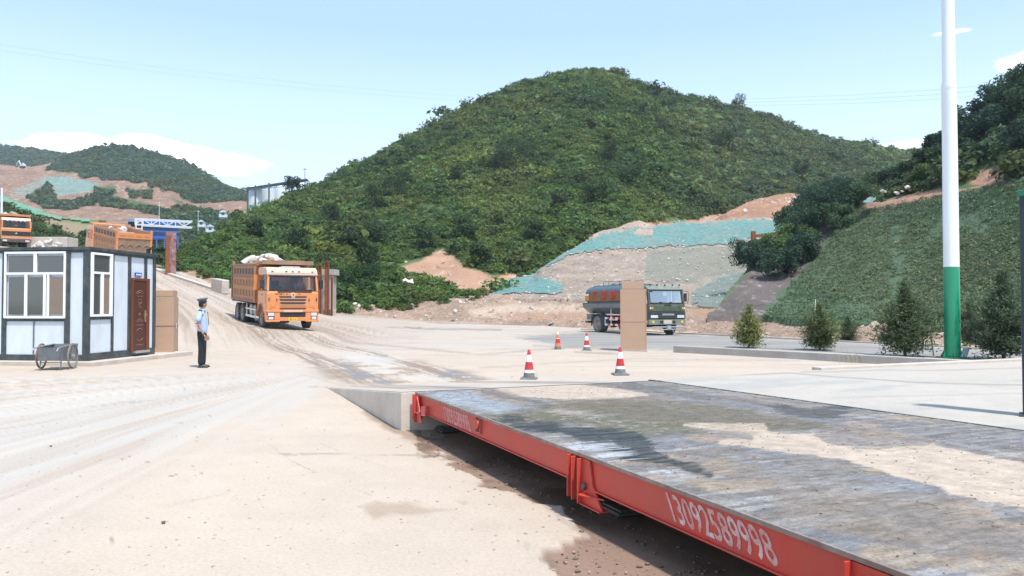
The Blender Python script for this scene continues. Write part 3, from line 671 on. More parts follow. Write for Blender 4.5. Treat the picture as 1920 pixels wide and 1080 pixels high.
# ---- wooded hill top behind that slope
def wood_col(P, u, v, t):
    c = GRN[None, None] * (.7 + .5 * fbm(P[..., 0] * .1, P[..., 1] * .1, 4, 85)[..., None])
    jn = (fbm(P[..., 0] * .4, P[..., 2] * .4, 4, 86) - .5) * 14
    m = np.maximum(pm(u, v, [(1815, 345), (1835, 322), (1870, 312), (1895, 325), (1885, 345), (1850, 352)], 3, jn), pm(u, v, [(1850, 285), (1900, 255), (1905, 262), (1870, 290)], 3, jn))
    m = np.maximum(m, pm(u, v, [(1590, 398), (1700, 366), (1790, 345), (1790, 362), (1700, 384), (1600, 402)], 3, jn))
    return mixc(c, (.34, .20, .14), m)
wood = patch('wooded_hill', [(1480, [(432, 77.5), (420, 84), (402, 92)]), (1560, [(406, 75.5), (395, 84), (378, 96)]), (1620, [(388, 72.5), (370, 84), (352, 100)]), (1700, [(376, 67.5), (345, 80), (318, 96)]), (1760, [(366, 64.5), (330, 76), (292, 90)]),
                (1800, [(358, 62.5), (310, 74), (262, 86)]), (1850, [(349, 60), (290, 70), (232, 82)]), (1920, [(336, 56.5), (265, 66), (200, 78)]), (2000, [(322, 54.5), (245, 62), (165, 72)]), (2200, [(300, 52.5), (230, 58), (110, 66)])],
             160, 60, soilm, wood_col, amp=.5, fr=.15, back=60)

# ================================================================== nets, draped as cloth over the mound
def net_mat(name, c, a=.8, tear=.0):
    m, t, p = new_mat(name)
    n = noise_f(t, 1.6, 5, stretch=(1, 1, 3)); r = cmix(t, ramp(t, n, .35, .68), tuple(v * .78 for v in c), tuple(min(1, v * 1.22) for v in c))
    r = cmix(t, ramp(t, noise_f(t, .45, 8, rough=.7), .48, .66, 0, .75), r, (.31, .27, .225)); r = cmix(t, ramp(t, noise_f(t, 2.2, 4, stretch=(1.6, .3, .3)), .6, .75, 0, .5), r, tuple(v * 1.5 for v in c))
    t.links.new(r, p.inputs['Base Color']); p.inputs['Roughness'].default_value = .6; p.inputs['Specular IOR Level'].default_value = .2
    bump(t, p, noise_f(t, 1.8, 6, stretch=(1, .6, 1)), .8, .25)
    tr = N(t, 'ShaderNodeBsdfTransparent'); ms = N(t, 'ShaderNodeMixShader')
    f = ramp(t, noise_f(t, 5, 4), .3, .75, a + .12, a - .25)
    o = [q for q in t.nodes if q.type == 'OUTPUT_MATERIAL'][0]
    t.links.new(f, ms.inputs[0]); t.links.new(tr.outputs[0], ms.inputs[1]); t.links.new(p.outputs[0], ms.inputs[2]); t.links.new(ms.outputs[0], o.inputs[0])
    return m
def net(pname, poly, label, m, off=.12, jit=5, step=2.2, name='safety_net'):
    p = PATCH[pname]; P0 = np.array(poly, float)
    pxs = np.arange(P0[:, 0].min() - 4, P0[:, 0].max() + 4, step); vs = np.arange(P0[:, 1].max() + 4, P0[:, 1].min() - 4, -step)
    px, v = np.meshgrid(pxs, vs); t = p.tinv(px, v)
    P = p.pt(px, t, off)
    w = (fbm(px * .05, v * .12, 3, 90) - .5) * .5; P[..., 2] += w * off * 2
    uu, vv = px, v
    jn = (fbm(px * .12, v * .12, 3, 91) - .5) * jit * 2
    keep = (sdpoly(px, v, poly) + jn) < 0
    k = keep[:-1, :-1] & keep[1:, 1:] & keep[1:, :-1] & keep[:-1, 1:]
    o = mesh_np(name, P.reshape(-1, 3), gridF(*px.shape, keep=k), m, smooth=True)
    bm = bmesh.new(); bm.from_mesh(o.data); bmesh.ops.delete(bm, geom=[q for q in bm.verts if not q.link_faces], context='VERTS'); bm.to_mesh(o.data); bm.free()
    tag(o, label, 'netting', 'debris nets laid over the spoil mound'); return o
NT = net_mat('net_teal', (.135, .285, .262), .85); NP = net_mat('net_pale', (.22, .275, .235), .25); NG = net_mat('net_green', (.12, .32, .20), .95)
net('spoil_mound', [(1000, 520), (1012, 503), (1050, 478), (1110, 446), (1200, 426), (1300, 415), (1400, 412), (1500, 411), (1500, 426), (1440, 440), (1390, 455), (1300, 466), (1215, 470), (1120, 472), (1065, 480), (1030, 500), (1012, 514)],
    'long bright teal debris net draped along the top of the spoil mound', NT)
net('spoil_mound', [(914, 556), (925, 540), (945, 526), (1000, 517), (1040, 524), (1056, 530), (1055, 549), (980, 551)], 'small teal net at the far left foot of the spoil mound', NT, jit=1.5)
net('spoil_mound', [(1210, 474), (1300, 468), (1392, 457), (1402, 500), (1385, 512), (1330, 520), (1290, 532), (1208, 524)], 'faded grey-green net lying over the middle of the mound face', NP)
net('spoil_mound', [(1300, 548), (1345, 520), (1405, 502), (1412, 512), (1350, 575), (1338, 596), (1318, 578), (1295, 572)], 'pale torn net hanging down beside the bare grey slope', net_mat('net_grey', (.19, .26, .235), .7))
lb_net = net('left_bank', [(-60, 345), (7, 371), (50, 387), (100, 405), (180, 417), (182, 421), (160, 421), (100, 417), (50, 405), (7, 386), (-60, 366)], 'light green netting strip on the bank above the orange trucks', NG, off=.3, jit=2)
lb_net['group'] = ''; del lb_net['group']
# ================================================================== FOLIAGE
RS = np.random.RandomState(11)
def leaves(cent, nrm, size, rs, jitter=.9, aspect=1.5):
    """quads at cent with normals near nrm -> V (n*4,3)"""
    n = len(cent); d = nrm + rs.normal(0, jitter, (n, 3)); d /= np.linalg.norm(d, axis=1)[:, None] + 1e-9
    a = np.cross(d, rs.normal(0, 1, (n, 3))); a /= np.linalg.norm(a, axis=1)[:, None] + 1e-9; b = np.cross(d, a)
    s = (size * rs.uniform(.6, 1.3, n))[:, None]
    a = a * s * aspect * .5; b = b * s * .5
    V = np.stack([cent - a, cent - b * .9 + a * .1, cent + a, cent + b], 1)
    return V
def bush_proto(nl, rs, size=.22, lumps=7, spread=.62, flat=.75, jit=.55):
    L = rs.normal(0, 1, (lumps, 3)); L /= np.linalg.norm(L, axis=1)[:, None]; L *= spread * rs.uniform(.5, 1, (lumps, 1)); L[:, 2] = np.abs(L[:, 2]) * flat + .12
    r = rs.uniform(.28, .50, lumps); k = rs.randint(0, lumps, nl)
    u = rs.normal(0, 1, (nl, 3)); u /= np.linalg.norm(u, axis=1)[:, None]; u[:, 2] = np.where(u[:, 2] < -.35, -u[:, 2], u[:, 2])
    c = L[k] + u * (r[k] * rs.uniform(.62, 1.08, nl))[:, None]
    V = leaves(c, u + np.array([0, 0, .45]), size, rs, jit)
    br = rs.uniform(.82, 1.2, nl)
    return V, br
def scatter(name, pos, scl, tint, protos, label=None, cat=None, kind='stuff', zs=None, mat_='leaf', extra=None):
    """merge many bushes into one mesh"""
    Vs = []; Cs = []; pi = RS.randint(0, len(protos), len(pos)); ang = RS.uniform(0, 6.283, len(pos))
    for k, (PV, br) in enumerate(protos):
        ix = np.where(pi == k)[0]
        if not len(ix): continue
        c, s = np.cos(ang[ix]), np.sin(ang[ix]); S = scl[ix]; n = PV.shape[0]
        x = PV[None, ..., 0] * c[:, None, None] - PV[None, ..., 1] * s[:, None, None]; y = PV[None, ..., 0] * s[:, None, None] + PV[None, ..., 1] * c[:, None, None]
        z = np.repeat(PV[None, ..., 2], len(ix), 0) * (zs[ix][:, None, None] if zs is not None else 1)
        P = np.stack([x, y, z], -1) * S[:, None, None, None] + pos[ix][:, None, None, :]
        C = tint[ix][:, None, None, :] * br[None, :, None, None] * np.ones((1, 1, 4, 1))
        Vs.append(P.reshape(-1, 3)); Cs.append(C.reshape(-1, 3))
    V = np.concatenate(Vs); C = np.concatenate(Cs)
    F = np.arange(len(V)).reshape(-1, 4)
    o = mesh_np(name, V, F, MAT[mat_], col=C)
    tag(o, label, cat, None, kind); return o
def tints(n, P, seed=0, base=(.088, .140, .040), dark=(.052, .090, .032), yel=(.155, .180, .046), brn=(.098, .110, .055), f=.035):
    a = fbm(P[:, 0] * f, P[:, 1] * f + P[:, 2] * f, 4, 100 + seed); b = fbm(P[:, 0] * f * 3, P[:, 2] * f * 3, 3, 101 + seed)
    r = RS.rand(n)
    c = np.tile(np.array(base), (n, 1)) * (.75 + .5 * r)[:, None]
    m = sst(a, .48, .62)[:, None]; c = c * (1 - m * .7) + np.array(dark) * m * .7
    m = (sst(b, .46, .62) * (RS.rand(n) < .75))[:, None]; c = c * (1 - m * .6) + np.array(yel) * m * .6
    m = (RS.rand(n) < .10)[:, None] * .6; c = c * (1 - m) + np.array(brn) * m
    return c * RS.uniform(.85, 1.15, (n, 1)) * 1.18
protoN = [bush_proto(170, RS, .17, 9) for _ in range(6)]
protoM = [bush_proto(96, RS, .18, 9, .7, .55) for _ in range(7)]
protoF = [bush_proto(22, RS, .42) for _ in range(5)]
# ---- hillside shrubbery
def hill_pts(n, tlo=0, thi=1, p=hill, x0=255, x1=1955):
    px = RS.uniform(x0, x1, n); t = RS.uniform(tlo, thi, n); return px, t
n = 60000
px = RS.uniform(300, 1930, n); v = RS.uniform(118, 590, n)
tt = hill.tinv(px, v); vb = np.interp(px, hill.px, hill.v[0]); vt = np.interp(px, hill.px, hill.v[-1])
ok = (v < vb) & (v > vt)
# equal area weighting on the ground: keep more of the far ones
P = hill.pt(px, tt); Yd = P[:, 1]; dens = np.clip((Yd / 250.) ** 1.1 * .95 + .12, 0, 1)
ok &= RS.rand(n) < dens
ok &= ~((sdpoly(px, v, CUT) < -1) | (sdpoly(px, v, CUT2) < -3)) & ~((sdpoly(px, v, ROCKY) < 0) & (RS.rand(n) < .8))
ok &= ~((px > 1375) & (v > 384)) & ~((px > 1330) & (v > 400))
P = P[ok]; px1 = px[ok]; v1 = v[ok]; n = len(P)
s = RS.lognormal(0, .38, n) * 1.02 * np.interp(P[:, 1], [70, 120, 300], [.85, 1.05, 1.35])
tn = tints(n, P)
grey = sst(px1, 1200, 1420) * .45; tn = tn * (1 - grey[:, None]) + np.array([.120, .135, .088]) * grey[:, None]
pn = fbm(P[:, 0] * .06, P[:, 1] * .06, 3, 140); s *= .78 + .42 * sst(pn, .35, .68); s *= np.interp(px1, [380, 700], [.68, 1.0]); bigm = RS.rand(n) < .05; s[bigm] *= 1.4; tn[bigm] *= np.where(RS.rand(bigm.sum(), 1) < .6, .62, 1.35); hue = RS.normal(0, .10, (n, 1)); tn = tn * (1 + np.concatenate([hue, hue * .3, -hue], 1))
nearm = P[:, 1] < 125
scatter('hillside_shrubs', P[~nearm] - np.array([0, 0, .2]), s[~nearm], tn[~nearm], protoM, 'dense green scrub covering the big rounded hill', 'shrubbery')
scatter('lower_hillside_shrubs', P[nearm] - np.array([0, 0, .2]), s[nearm], tn[nearm], protoN, 'bushy green scrub on the foot of the big hill behind the loaded truck', 'shrubbery')
# low ground cover on the hill and weeds at its foot
def cover(name, p, n, reg, scl, pr, label, base=(.06, .10, .03), cond=None, amp=1., excl=(), yel=(.115, .125, .03), brn=(.085, .075, .04)):
    x0, x1, v0, v1 = reg; px = RS.uniform(x0, x1, n); v = RS.uniform(v0, v1, n); t = p.tinv(px, v)
    ok = (v < np.interp(px, p.px, p.v[0]) + 1) & (v > np.interp(px, p.px, p.v[-1]) - 1)
    if cond is not None: ok &= cond(px, v)
    for e in excl: ok &= sdpoly(px, v, e) > 0
    px, v, t = px[ok], v[ok], t[ok]; P = p.pt(px, t); k = len(P)
    return scatter(name, P - np.array([0, 0, .1]), RS.lognormal(0, .3, k) * scl, tints(k, P, 3, base, yel=yel, brn=brn), pr, label, 'shrubbery')
def inp(*polys):
    return lambda px, v: np.any([sdpoly(px, v, q) + (fbm(px * .06, v * .06, 3, 95) - .5) * 26 < 0 for q in polys], 0)
WEED = [[(612, 592), (640, 500), (720, 505), (800, 530), (880, 545), (905, 552), (880, 560), (780, 576), (740, 588), (690, 575), (640, 592)], [(340, 505), (440, 545), (430, 470), (340, 450)]]
cover('bank_weeds', hill, 5200, (330, 920, 440, 592), .62, protoN, 'bright green weeds and low bushes at the foot of the hill', (.095, .165, .045), inp(*WEED))
def wd(px, v): return inp([(640, 578), (720, 566), (860, 556), (905, 556), (880, 562), (760, 580), (700, 582)])(px, v)
cover('bank_grass', bank, 500, (610, 910, 550, 590), .45, protoN, 'weeds growing along the top of the earth bank', (.10, .14, .05), wd)
# pale dead brush near the dust on the right of the hill
# ---- far hillside cover
FV = [[(128, 293), (150, 278), (212, 268), (310, 286), (400, 325), (450, 352), (470, 362), (470, 378), (400, 374), (360, 372), (330, 357), (260, 337), (190, 328), (110, 320), (90, 316), (105, 300)],
      [(50, 368), (90, 345), (105, 372), (130, 378), (180, 362), (260, 380), (330, 402), (330, 415), (250, 390), (180, 378), (120, 392), (90, 390)], [(180, 352), (215, 352), (212, 362), (178, 362)], [(240, 352), (278, 352), (282, 366), (242, 366)],
      [(300, 398), (360, 390), (460, 407), (600, 400), (600, 520), (330, 470)]]
cover('far_hillside_scrub', fb, 34000, (-40, 600, 266, 500), 1.9, protoF, 'blue-green woodland over the cut hillside far off to the left', (.075, .120, .070), lambda a, b: np.any([sdpoly(a, b, q) + (fbm(a * .1, b * .1, 3, 96) - .5) * 12 < 0 for q in FV], 0))
cover('distant_ridge_scrub', PATCH['distant_ridge'], 4000, (-60, 210, 272, 330), 2.8, protoF, 'woodland on the farthest ridge at the left edge', (.075, .120, .070), None)
cover('left_bank_scrub', PATCH['left_bank'], 2600, (-60, 330, 340, 500), .95, protoM, 'grey-green scrub on the bank behind the upper trucks', (.085, .11, .05),
      lambda a, b: (sdpoly(a, b, [(75, 400), (200, 420), (250, 436), (130, 445), (80, 425)]) + (fbm(a * .1, b * .1, 3, 97) - .5) * 30 > 0) & (sdpoly(a, b, [(-60, 340), (7, 366), (50, 383), (100, 402), (180, 414), (182, 421), (160, 421), (100, 417), (50, 405), (7, 386), (-60, 366)]) > 2))
# ---- creepers on the netted slope
NETP = [(1428, 596), (1512, 508), (1545, 470), (1560, 440), (1600, 395), (1700, 376), (1960, 330), (1990, 640), (1900, 650), (1640, 620)]
protoI = [bush_proto(22, RS, .22, 5, .7, .25) for _ in range(5)]
cover('slope_creepers', slope, 42000, (1400, 1985, 320, 660), .26, protoI, 'low creepers and grass growing through the green net on the steep slope', (.115, .165, .090),
      lambda a, b: (sdpoly(a, b, NETP) + (fbm(a * .08, b * .08, 3, 98) - .5) * 20 < 0) & (fbm(a * .02, b * .03, 4, 141) < .58 + .25 * RS.rand(len(a))), yel=(.17, .185, .095), brn=(.085, .13, .085))
cover('roadside_grass', bank, 900, (1580, 1985, 610, 664), .28, protoI, 'bright grass on the verge behind the spruces', (.10, .145, .045), lambda a, b: (fbm(a * .03, b * .05, 3, 99) > .50) & (b > 622) )
cover('wooded_hill_undergrowth', wood, 2600, (1480, 1990, 110, 440), 1.25, protoN, 'dark undergrowth between the trees at the top right', (.060, .098, .052),
      lambda a, b: (sdpoly(a, b, [(1812, 352), (1830, 316), (1870, 304), (1900, 318), (1896, 352)]) > 6) & (sdpoly(a, b, [(1590, 398), (1700, 366), (1790, 345), (1790, 362), (1700, 384), (1600, 402)]) > 2))
# ---- single trees and bushes
def tree_parts(root, h, r, seed, trunk_h=.35, base=(.045, .075, .03), nl=1500, size=.16, multi=1, flat=.85, top_heavy=True):
    rs = np.random.RandomState(seed); mb = MB(); lc = []; lr = []
    for q in range(multi):
        ln = rs.uniform(-.12, .12, 2) * h * (1.6 if multi > 1 else 1)
        tp = [(0, 0, -.25), (ln[0] * .4, ln[1] * .4, h * trunk_h), (ln[0], ln[1], h * .72)]
        mb.tube(tp, [.045 * h * .5 + .02, .03 * h * .5 + .015, .012], 7)
        for k in range(6):
            a = rs.uniform(0, 6.28); f = rs.uniform(.3, .85); b = Vector(tp[1]).lerp(Vector(tp[2]), max(0, (f - .3) / .6)); e = b + Vector((math.cos(a) * r * .62, math.sin(a) * r * .62, h * rs.uniform(.08, .25)))
            mb.tube([b, b.lerp(e, .5) + Vector((0, 0, .05 * h)), e], [.02 * h * .5, .012 * h * .5, .006], 5); lc.append(tuple(e)); lr.append(r * rs.uniform(.28, .45))
    for k in range(9):
        a = rs.uniform(0, 6.28); q = r * math.sqrt(rs.rand()) * .8; z = h * rs.uniform(trunk_h + .02, .88); w = 1 - .45 * (z / h)
        lc.append((math.cos(a) * q * w, math.sin(a) * q * w, z)); lr.append(r * rs.uniform(.28, .5))
    lc = np.array(lc); lr = np.array(lr); k = rs.randint(0, len(lc), nl); u = rs.normal(0, 1, (nl, 3)); u /= np.linalg.norm(u, axis=1)[:, None]
    c = lc[k] + u * (lr[k] * rs.uniform(.55, 1.1, nl))[:, None] * np.array([1, 1, flat]); c[:, 2] = np.maximum(c[:, 2], .05)
    V = leaves(c, u + np.array([0, 0, .35]), size, rs)
    cl = np.array(base) * (rs.uniform(.7, 1.35, len(lc))[k] * rs.uniform(.8, 1.25, nl))[:, None]
    mb.build('trunk', MAT['bark'], root, smooth=True)
    mesh_np('crown', V.reshape(-1, 3), np.arange(nl * 4).reshape(-1, 4), MAT['leaf'], root, col=np.repeat(cl, 4, 0))
def fit_on(p, px, v, off=0):
    t = p.tinv(np.array([px * 1.]), np.array([v * 1.])); return Vector(p.pt(np.array([px * 1.]), t)[0])
# tree line and bushes on the wooded hill (top right), placed on its terrain
TREES = []
# (px, py of the foot, height m, radius m, tint)
dk = (.042, .074, .046); md = (.062, .104, .052); bl = (.050, .088, .060); lg = (.10, .155, .052)
top = [(1908, 212, 5.6, 2.6, md), (1942, 208, 6.0, 2.8, bl), (1868, 228, 4.6, 2.3, bl), (1888, 240, 4.6, 2.2, dk), (1925, 235, 5, 2.6, md), (1845, 240, 4.2, 2.0, dk), (1860, 275, 4.2, 2.2, bl), (1820, 258, 4.6, 2.1, bl), (1800, 270, 3.8, 1.7, md), (1822, 294, 3.2, 1.6, dk),
       (1780, 285, 3.6, 1.7, bl), (1755, 298, 3.4, 1.5, dk), (1800, 318, 3.4, 1.9, dk), (1770, 325, 3.2, 1.8, md), (1735, 318, 2.8, 1.5, md), (1925, 290, 3.8, 2.0, dk), (1940, 300, 4.2, 2.2, bl), (1740, 345, 2.4, 1.4, lg), (1700, 335, 2.5, 1.4, md), (1716, 352, 2.0, 1.2, lg), (1668, 345, 2.4, 1.4, dk), (1690, 358, 1.8, 1.1, md)]
seeds = 0
for (px, py, h, r, tnt) in top:
    p = fit_on(wood, px, py); seeds += 1; h *= .86; r *= .95
    t = thing('broadleaf_tree', 'dark broadleaf tree among the others on the wooded hilltop at the upper right', 'tree', p, 0, 'trees on the wooded hilltop')
    tree_parts(t, h, r, 500 + seeds, base=tnt, nl=2400, size=.20, trunk_h=.18)
# dark bushes on the shoulder between mound and netted slope
for (px, py, h, r, tnt, lab) in [(1405, 500, 2.6, 1.7, dk, 'lowest dark bush on the shoulder beside the teal net'), (1430, 505, 3.0, 1.8, dk, 'dark rounded bush above the bare grey slope'), (1458, 496, 2.7, 1.7, lg, 'light green bush in the dark clump beside the teal net'),
                            (1432, 492, 1.8, 1.3, md, 'yellow-green bush behind the lowest dark one'), (1486, 474, 2.8, 1.8, lg, 'bright leafy bush in the middle of the dark clump'), (1460, 520, 2.6, 1.7, dk, 'dark bush hanging over the bare grey slope'),
                            (1505, 465, 4.0, 2.0, dk, 'tall dark bush where the clump meets the netted slope'), (1520, 440, 4.2, 2.2, dk, 'grey-green tree halfway up the dark clump'), (1550, 425, 4.2, 2.2, dk, 'dark tree with a pale forked stem beside the netted slope'),
                            (1530, 405, 3.6, 2.0, bl, 'bush hiding the blue sheeting'), (1580, 400, 3.4, 1.9, dk, 'bush at the upper left corner of the netted slope'), (1560, 378, 3.0, 2.0, bl, 'topmost bush of the dark clump'), (1610, 388, 2.2, 1.4, md, 'bush beside the scrap of teal net'), (1490, 436, 3.0, 1.8, dk, 'bush between the timber baulk and the tall dark tree'), (1500, 455, 2.4, 1.5, md, 'mid green bush just right of the timber baulk'),
                            (1538, 398, 2.8, 1.8, dk, 'dark bush right of the blue sheeting'), (1512, 492, 2.8, 1.6, dk, 'low dark bush at the upper edge of the bare grey slope'), (1498, 412, 2.6, 1.5, dk, 'bush directly below the blue sheeting'), (1575, 430, 2.6, 1.5, md, 'bush on the upper left edge of the netted slope')]:
    seeds += 1; pp = slope if py > np.interp(px, slope.px, slope.v[-1]) else wood
    t = thing('bush', lab, 'bush', fit_on(pp, px, py), 0, 'bushes between the mound and the netted slope')
    tree_parts(t, h, r, 500 + seeds, base=tuple(1.25 * q_ for q_ in tnt), nl=3600, size=.14, trunk_h=.10, multi=2)
# dark trees standing out on the hill
for i, (px, py, h) in enumerate([(965, 318, 8), (985, 300, 6), (940, 325, 6), (700, 395, 5.5), (740, 378, 6), (760, 360, 5), (705, 460, 4.5), (655, 470, 4), (870, 455, 4.5), (800, 470, 4), (1120, 385, 5), (1140, 300, 5.5), (1360, 280, 6), (1250, 215, 6), (1240, 250, 5),
                                 (620, 420, 4.5), (560, 470, 3.6), (480, 445, 3.4), (1050, 400, 4), (900, 505, 3.4), (690, 500, 3.6), (1180, 345, 5), (850, 350, 5), (1385, 200, 5.5), (1500, 330, 5), (1000, 460, 4)]):
    seeds += 1
    t = thing('dark_shrub_tree', 'darker small tree standing out from the scrub on the main hill', 'tree', fit_on(hill, px, py), 0, 'dark trees on the main hill')
    tree_parts(t, h, h * .52, 500 + seeds, base=(.058, .092, .036), nl=1500, size=.26, trunk_h=.12)
for (px, py, h, lab) in [(548, 360, 5.0, 'lone feathery tree on the skyline beside the silos')]:
    t = thing('skyline_tree', lab, 'tree', fit_on(hill, px, py + 6), 0); tree_parts(t, h, h * .5, 777, base=(.045, .075, .045), nl=900, size=.34, trunk_h=.2)
for (px, py, h, r, lab) in [(645, 535, 3.0, 2.1, 'big round bush just right of the concrete pier'), (690, 520, 2.2, 1.8, 'smaller bush right of the big round one by the pier'), (700, 545, 2.0, 1.6, 'low bush at the edge of the weeds behind the earth bank')]:
    seeds += 1; t = thing('bush', lab, 'bush', fit_on(hill, px, py + 12), 0); tree_parts(t, h, r, 500 + seeds, base=(.040, .085, .028), nl=2200, size=.17, trunk_h=.08, multi=2)
# ---- spruces
def spruce(root, h, r, seed, nb=120, base=(.060, .085, .040), sparse=1.0):
    rs = np.random.RandomState(seed); mb = MB(); mb.tube([(0, 0, -.1), (.01, .01, h * .5), (0, 0, h * .99)], [.022 * h, .013 * h, .004], 7); mb.build('trunk', MAT['bark'], root, smooth=True)
    Vs = []; Cs = []; tb = MB()
    for k in range(int(nb * 1.25)):
        f = (k + rs.rand()) / (nb * 1.25); z = h * (.08 + .90 * f ** 1.3); g = (z / h - .08) / .9; L = r * (min(1, .80 + g * .8) if g < .30 else max(0, (1 - g) / .70) ** (1.05 + 1.2 * g * g)) * rs.uniform(.45, 1.2) + .06; a = k * 2.4 + rs.uniform(-.3, .3)
        dr = np.array([math.cos(a), math.sin(a), 0]); up = rs.uniform(-.15, .85) + f * .5; m = max(8, int(62 * L / r))
        q = rs.rand(m) ** .8; c = dr * (q * L)[:, None] + np.array([0, 0, 1]) * (z + q * L * up - (q ** 2) * L * .18)[:, None]
        side = np.array([-dr[1], dr[0], 0]); w = rs.uniform(-1, 1, m) * L * .30 * (1 - q * .65); c = c + side * w[:, None] + rs.normal(0, .03 + .02 * h, (m, 3))
        tb.tube([(0, 0, z), tuple(dr * L * .9 + np.array([0, 0, z + L * up * .9 - .15 * L]))], [.008, .003], 4)
        ax = dr[None] * .8 + side[None] * (np.sign(w) * .8)[:, None] + rs.normal(0, .7, (m, 3)) + np.array([0, 0, .5]); ax /= np.linalg.norm(ax, axis=1)[:, None]
        b = np.cross(ax, rs.normal(0, .5, (m, 3)) + np.array([0, 0, 1])); b /= np.linalg.norm(b, axis=1)[:, None]
        s = rs.uniform(.035, .075, m)[:, None] * (.8 + .30 * h / 2)
        V = np.stack([c - ax * s, c + b * s * .28, c + ax * s, c - b * s * .28], 1); Vs.append(V.reshape(-1, 3))
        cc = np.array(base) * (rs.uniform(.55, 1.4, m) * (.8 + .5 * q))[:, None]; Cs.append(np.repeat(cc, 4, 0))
    V = np.concatenate(Vs); tb.build('branches', MAT['bark'], root)
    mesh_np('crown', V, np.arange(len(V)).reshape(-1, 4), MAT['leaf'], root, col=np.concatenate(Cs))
for i, (px, py, hp, wp, lab, b, nb) in enumerate([
        (1404, 652, 82, 30, 'small yellowish spruce at the left end of the kerb', (.20, .22, .075), 110), (1537, 656, 88, 36, 'rounded spruce with a thin stake rising behind it', (.135, .17, .07), 170),
        (1590, 640, 46, 22, 'smallest spruce across the service road', (.09, .12, .06), 80), (1697, 668, 140, 58, 'large spruce held by short stakes left of the flag pole', (.10, .14, .07), 230),
        (1818, 645, 80, 34, 'dark spruce half hidden behind the green pole foot', (.075, .105, .06), 110), (1882, 674, 165, 60, 'tallest bushy spruce by the dark booth', (.085, .125, .07), 260)]):
    p = G(px, py, 0); k = 1440 / p.y
    t = thing('spruce', lab, 'spruce', p, 0, 'young spruces along the service road'); spruce(t, hp / k, wp / k, 900 + i, nb, b)
# ================================================================== WEIGHBRIDGE
Md = Matrix(((dd.x, ww.x, 0, A0.x), (dd.y, ww.y, 0, A0.y), (0, 0, 1, 0), (0, 0, 0, 1)))
Mi = Md.inverted()
def loc_ab(p): q = Mi @ Vector(p); return q.x, q.y
b0a, b0b = loc_ab(B0); r1a, r1b = loc_ab(RB)
def wid(a): return b0b + (r1b - b0b) * np.minimum((a - b0a) / (r1a - b0a), 1.3)
def a_of(px):
    k = (px - 960) / 1440; return (k * A0.y - A0.x) / (dd.x - k * dd.y)
LEN = 13.6
def deck_material():
    m, t, p = new_mat('deck_mat'); a = N(t, 'ShaderNodeAttribute', attribute_name='col'); ra = N(t, 'ShaderNodeAttribute', attribute_name='rgh')
    rib = noise_f(t, 1, 6, stretch=(26, 8, 1), rough=.7); grit = noise_f(t, 75, 5, rough=.8); blot = noise_f(t, 9, 6, rough=.7)
    wear = ramp(t, ra.outputs['Fac'], .8, .9, 1, .25)
    def sc(c, f, lo, hi, a0, a1):
        r = ramp(t, f, a0, a1, lo, hi); q = N(t, 'ShaderNodeMix', data_type='RGBA', blend_type='MULTIPLY'); q.inputs['Factor'].default_value = 1
        cb = N(t, 'ShaderNodeCombineColor'); [t.links.new(r, cb.inputs[i]) for i in range(3)]; t.links.new(c, q.inputs['A']); t.links.new(cb.outputs[0], q.inputs['B']); return q.outputs['Result']
    c = sc(a.outputs['Color'], rib, .70, 1.30, .34, .66); c = sc(c, grit, .72, 1.25, .35, .65); c = cmix(t, wear, a.outputs['Color'], c); c = sc(c, blot, .82, 1.16, .35, .65)
    sp = ramp(t, noise_f(t, 30, 3, rough=.6), .66, .70, 0, .85); c = cmix(t, sp, c, (.085, .062, .042))
    t.links.new(c, p.inputs['Base Color']); rr = N(t, 'ShaderNodeMath', operation='MULTIPLY_ADD'); t.links.new(ramp(t, rib, .3, .7, -.14, .16), rr.inputs[0]); rr.inputs[1].default_value = 1; t.links.new(ra.outputs['Fac'], rr.inputs[2]); rr.use_clamp = True
    t.links.new(rr.outputs[0], p.inputs['Roughness']); p.inputs['Specular IOR Level'].default_value = .26; h = N(t, 'ShaderNodeMath', operation='ADD'); t.links.new(rib, h.inputs[0]); t.links.new(ramp(t, grit, 0, 1, 0, .5), h.inputs[1]); hm = N(t, 'ShaderNodeMath', operation='MULTIPLY'); t.links.new(h.outputs[0], hm.inputs[0]); wq = N(t, 'ShaderNodeMath', operation='MULTIPLY'); t.links.new(ramp(t, ra.outputs['Fac'], .12, .35, .05, 1), wq.inputs[0]); t.links.new(ramp(t, ra.outputs['Fac'], .78, .88, 1, .25), wq.inputs[1]); t.links.new(wq.outputs[0], hm.inputs[1])
    bump(t, p, hm.outputs[0], .55, .012); return m
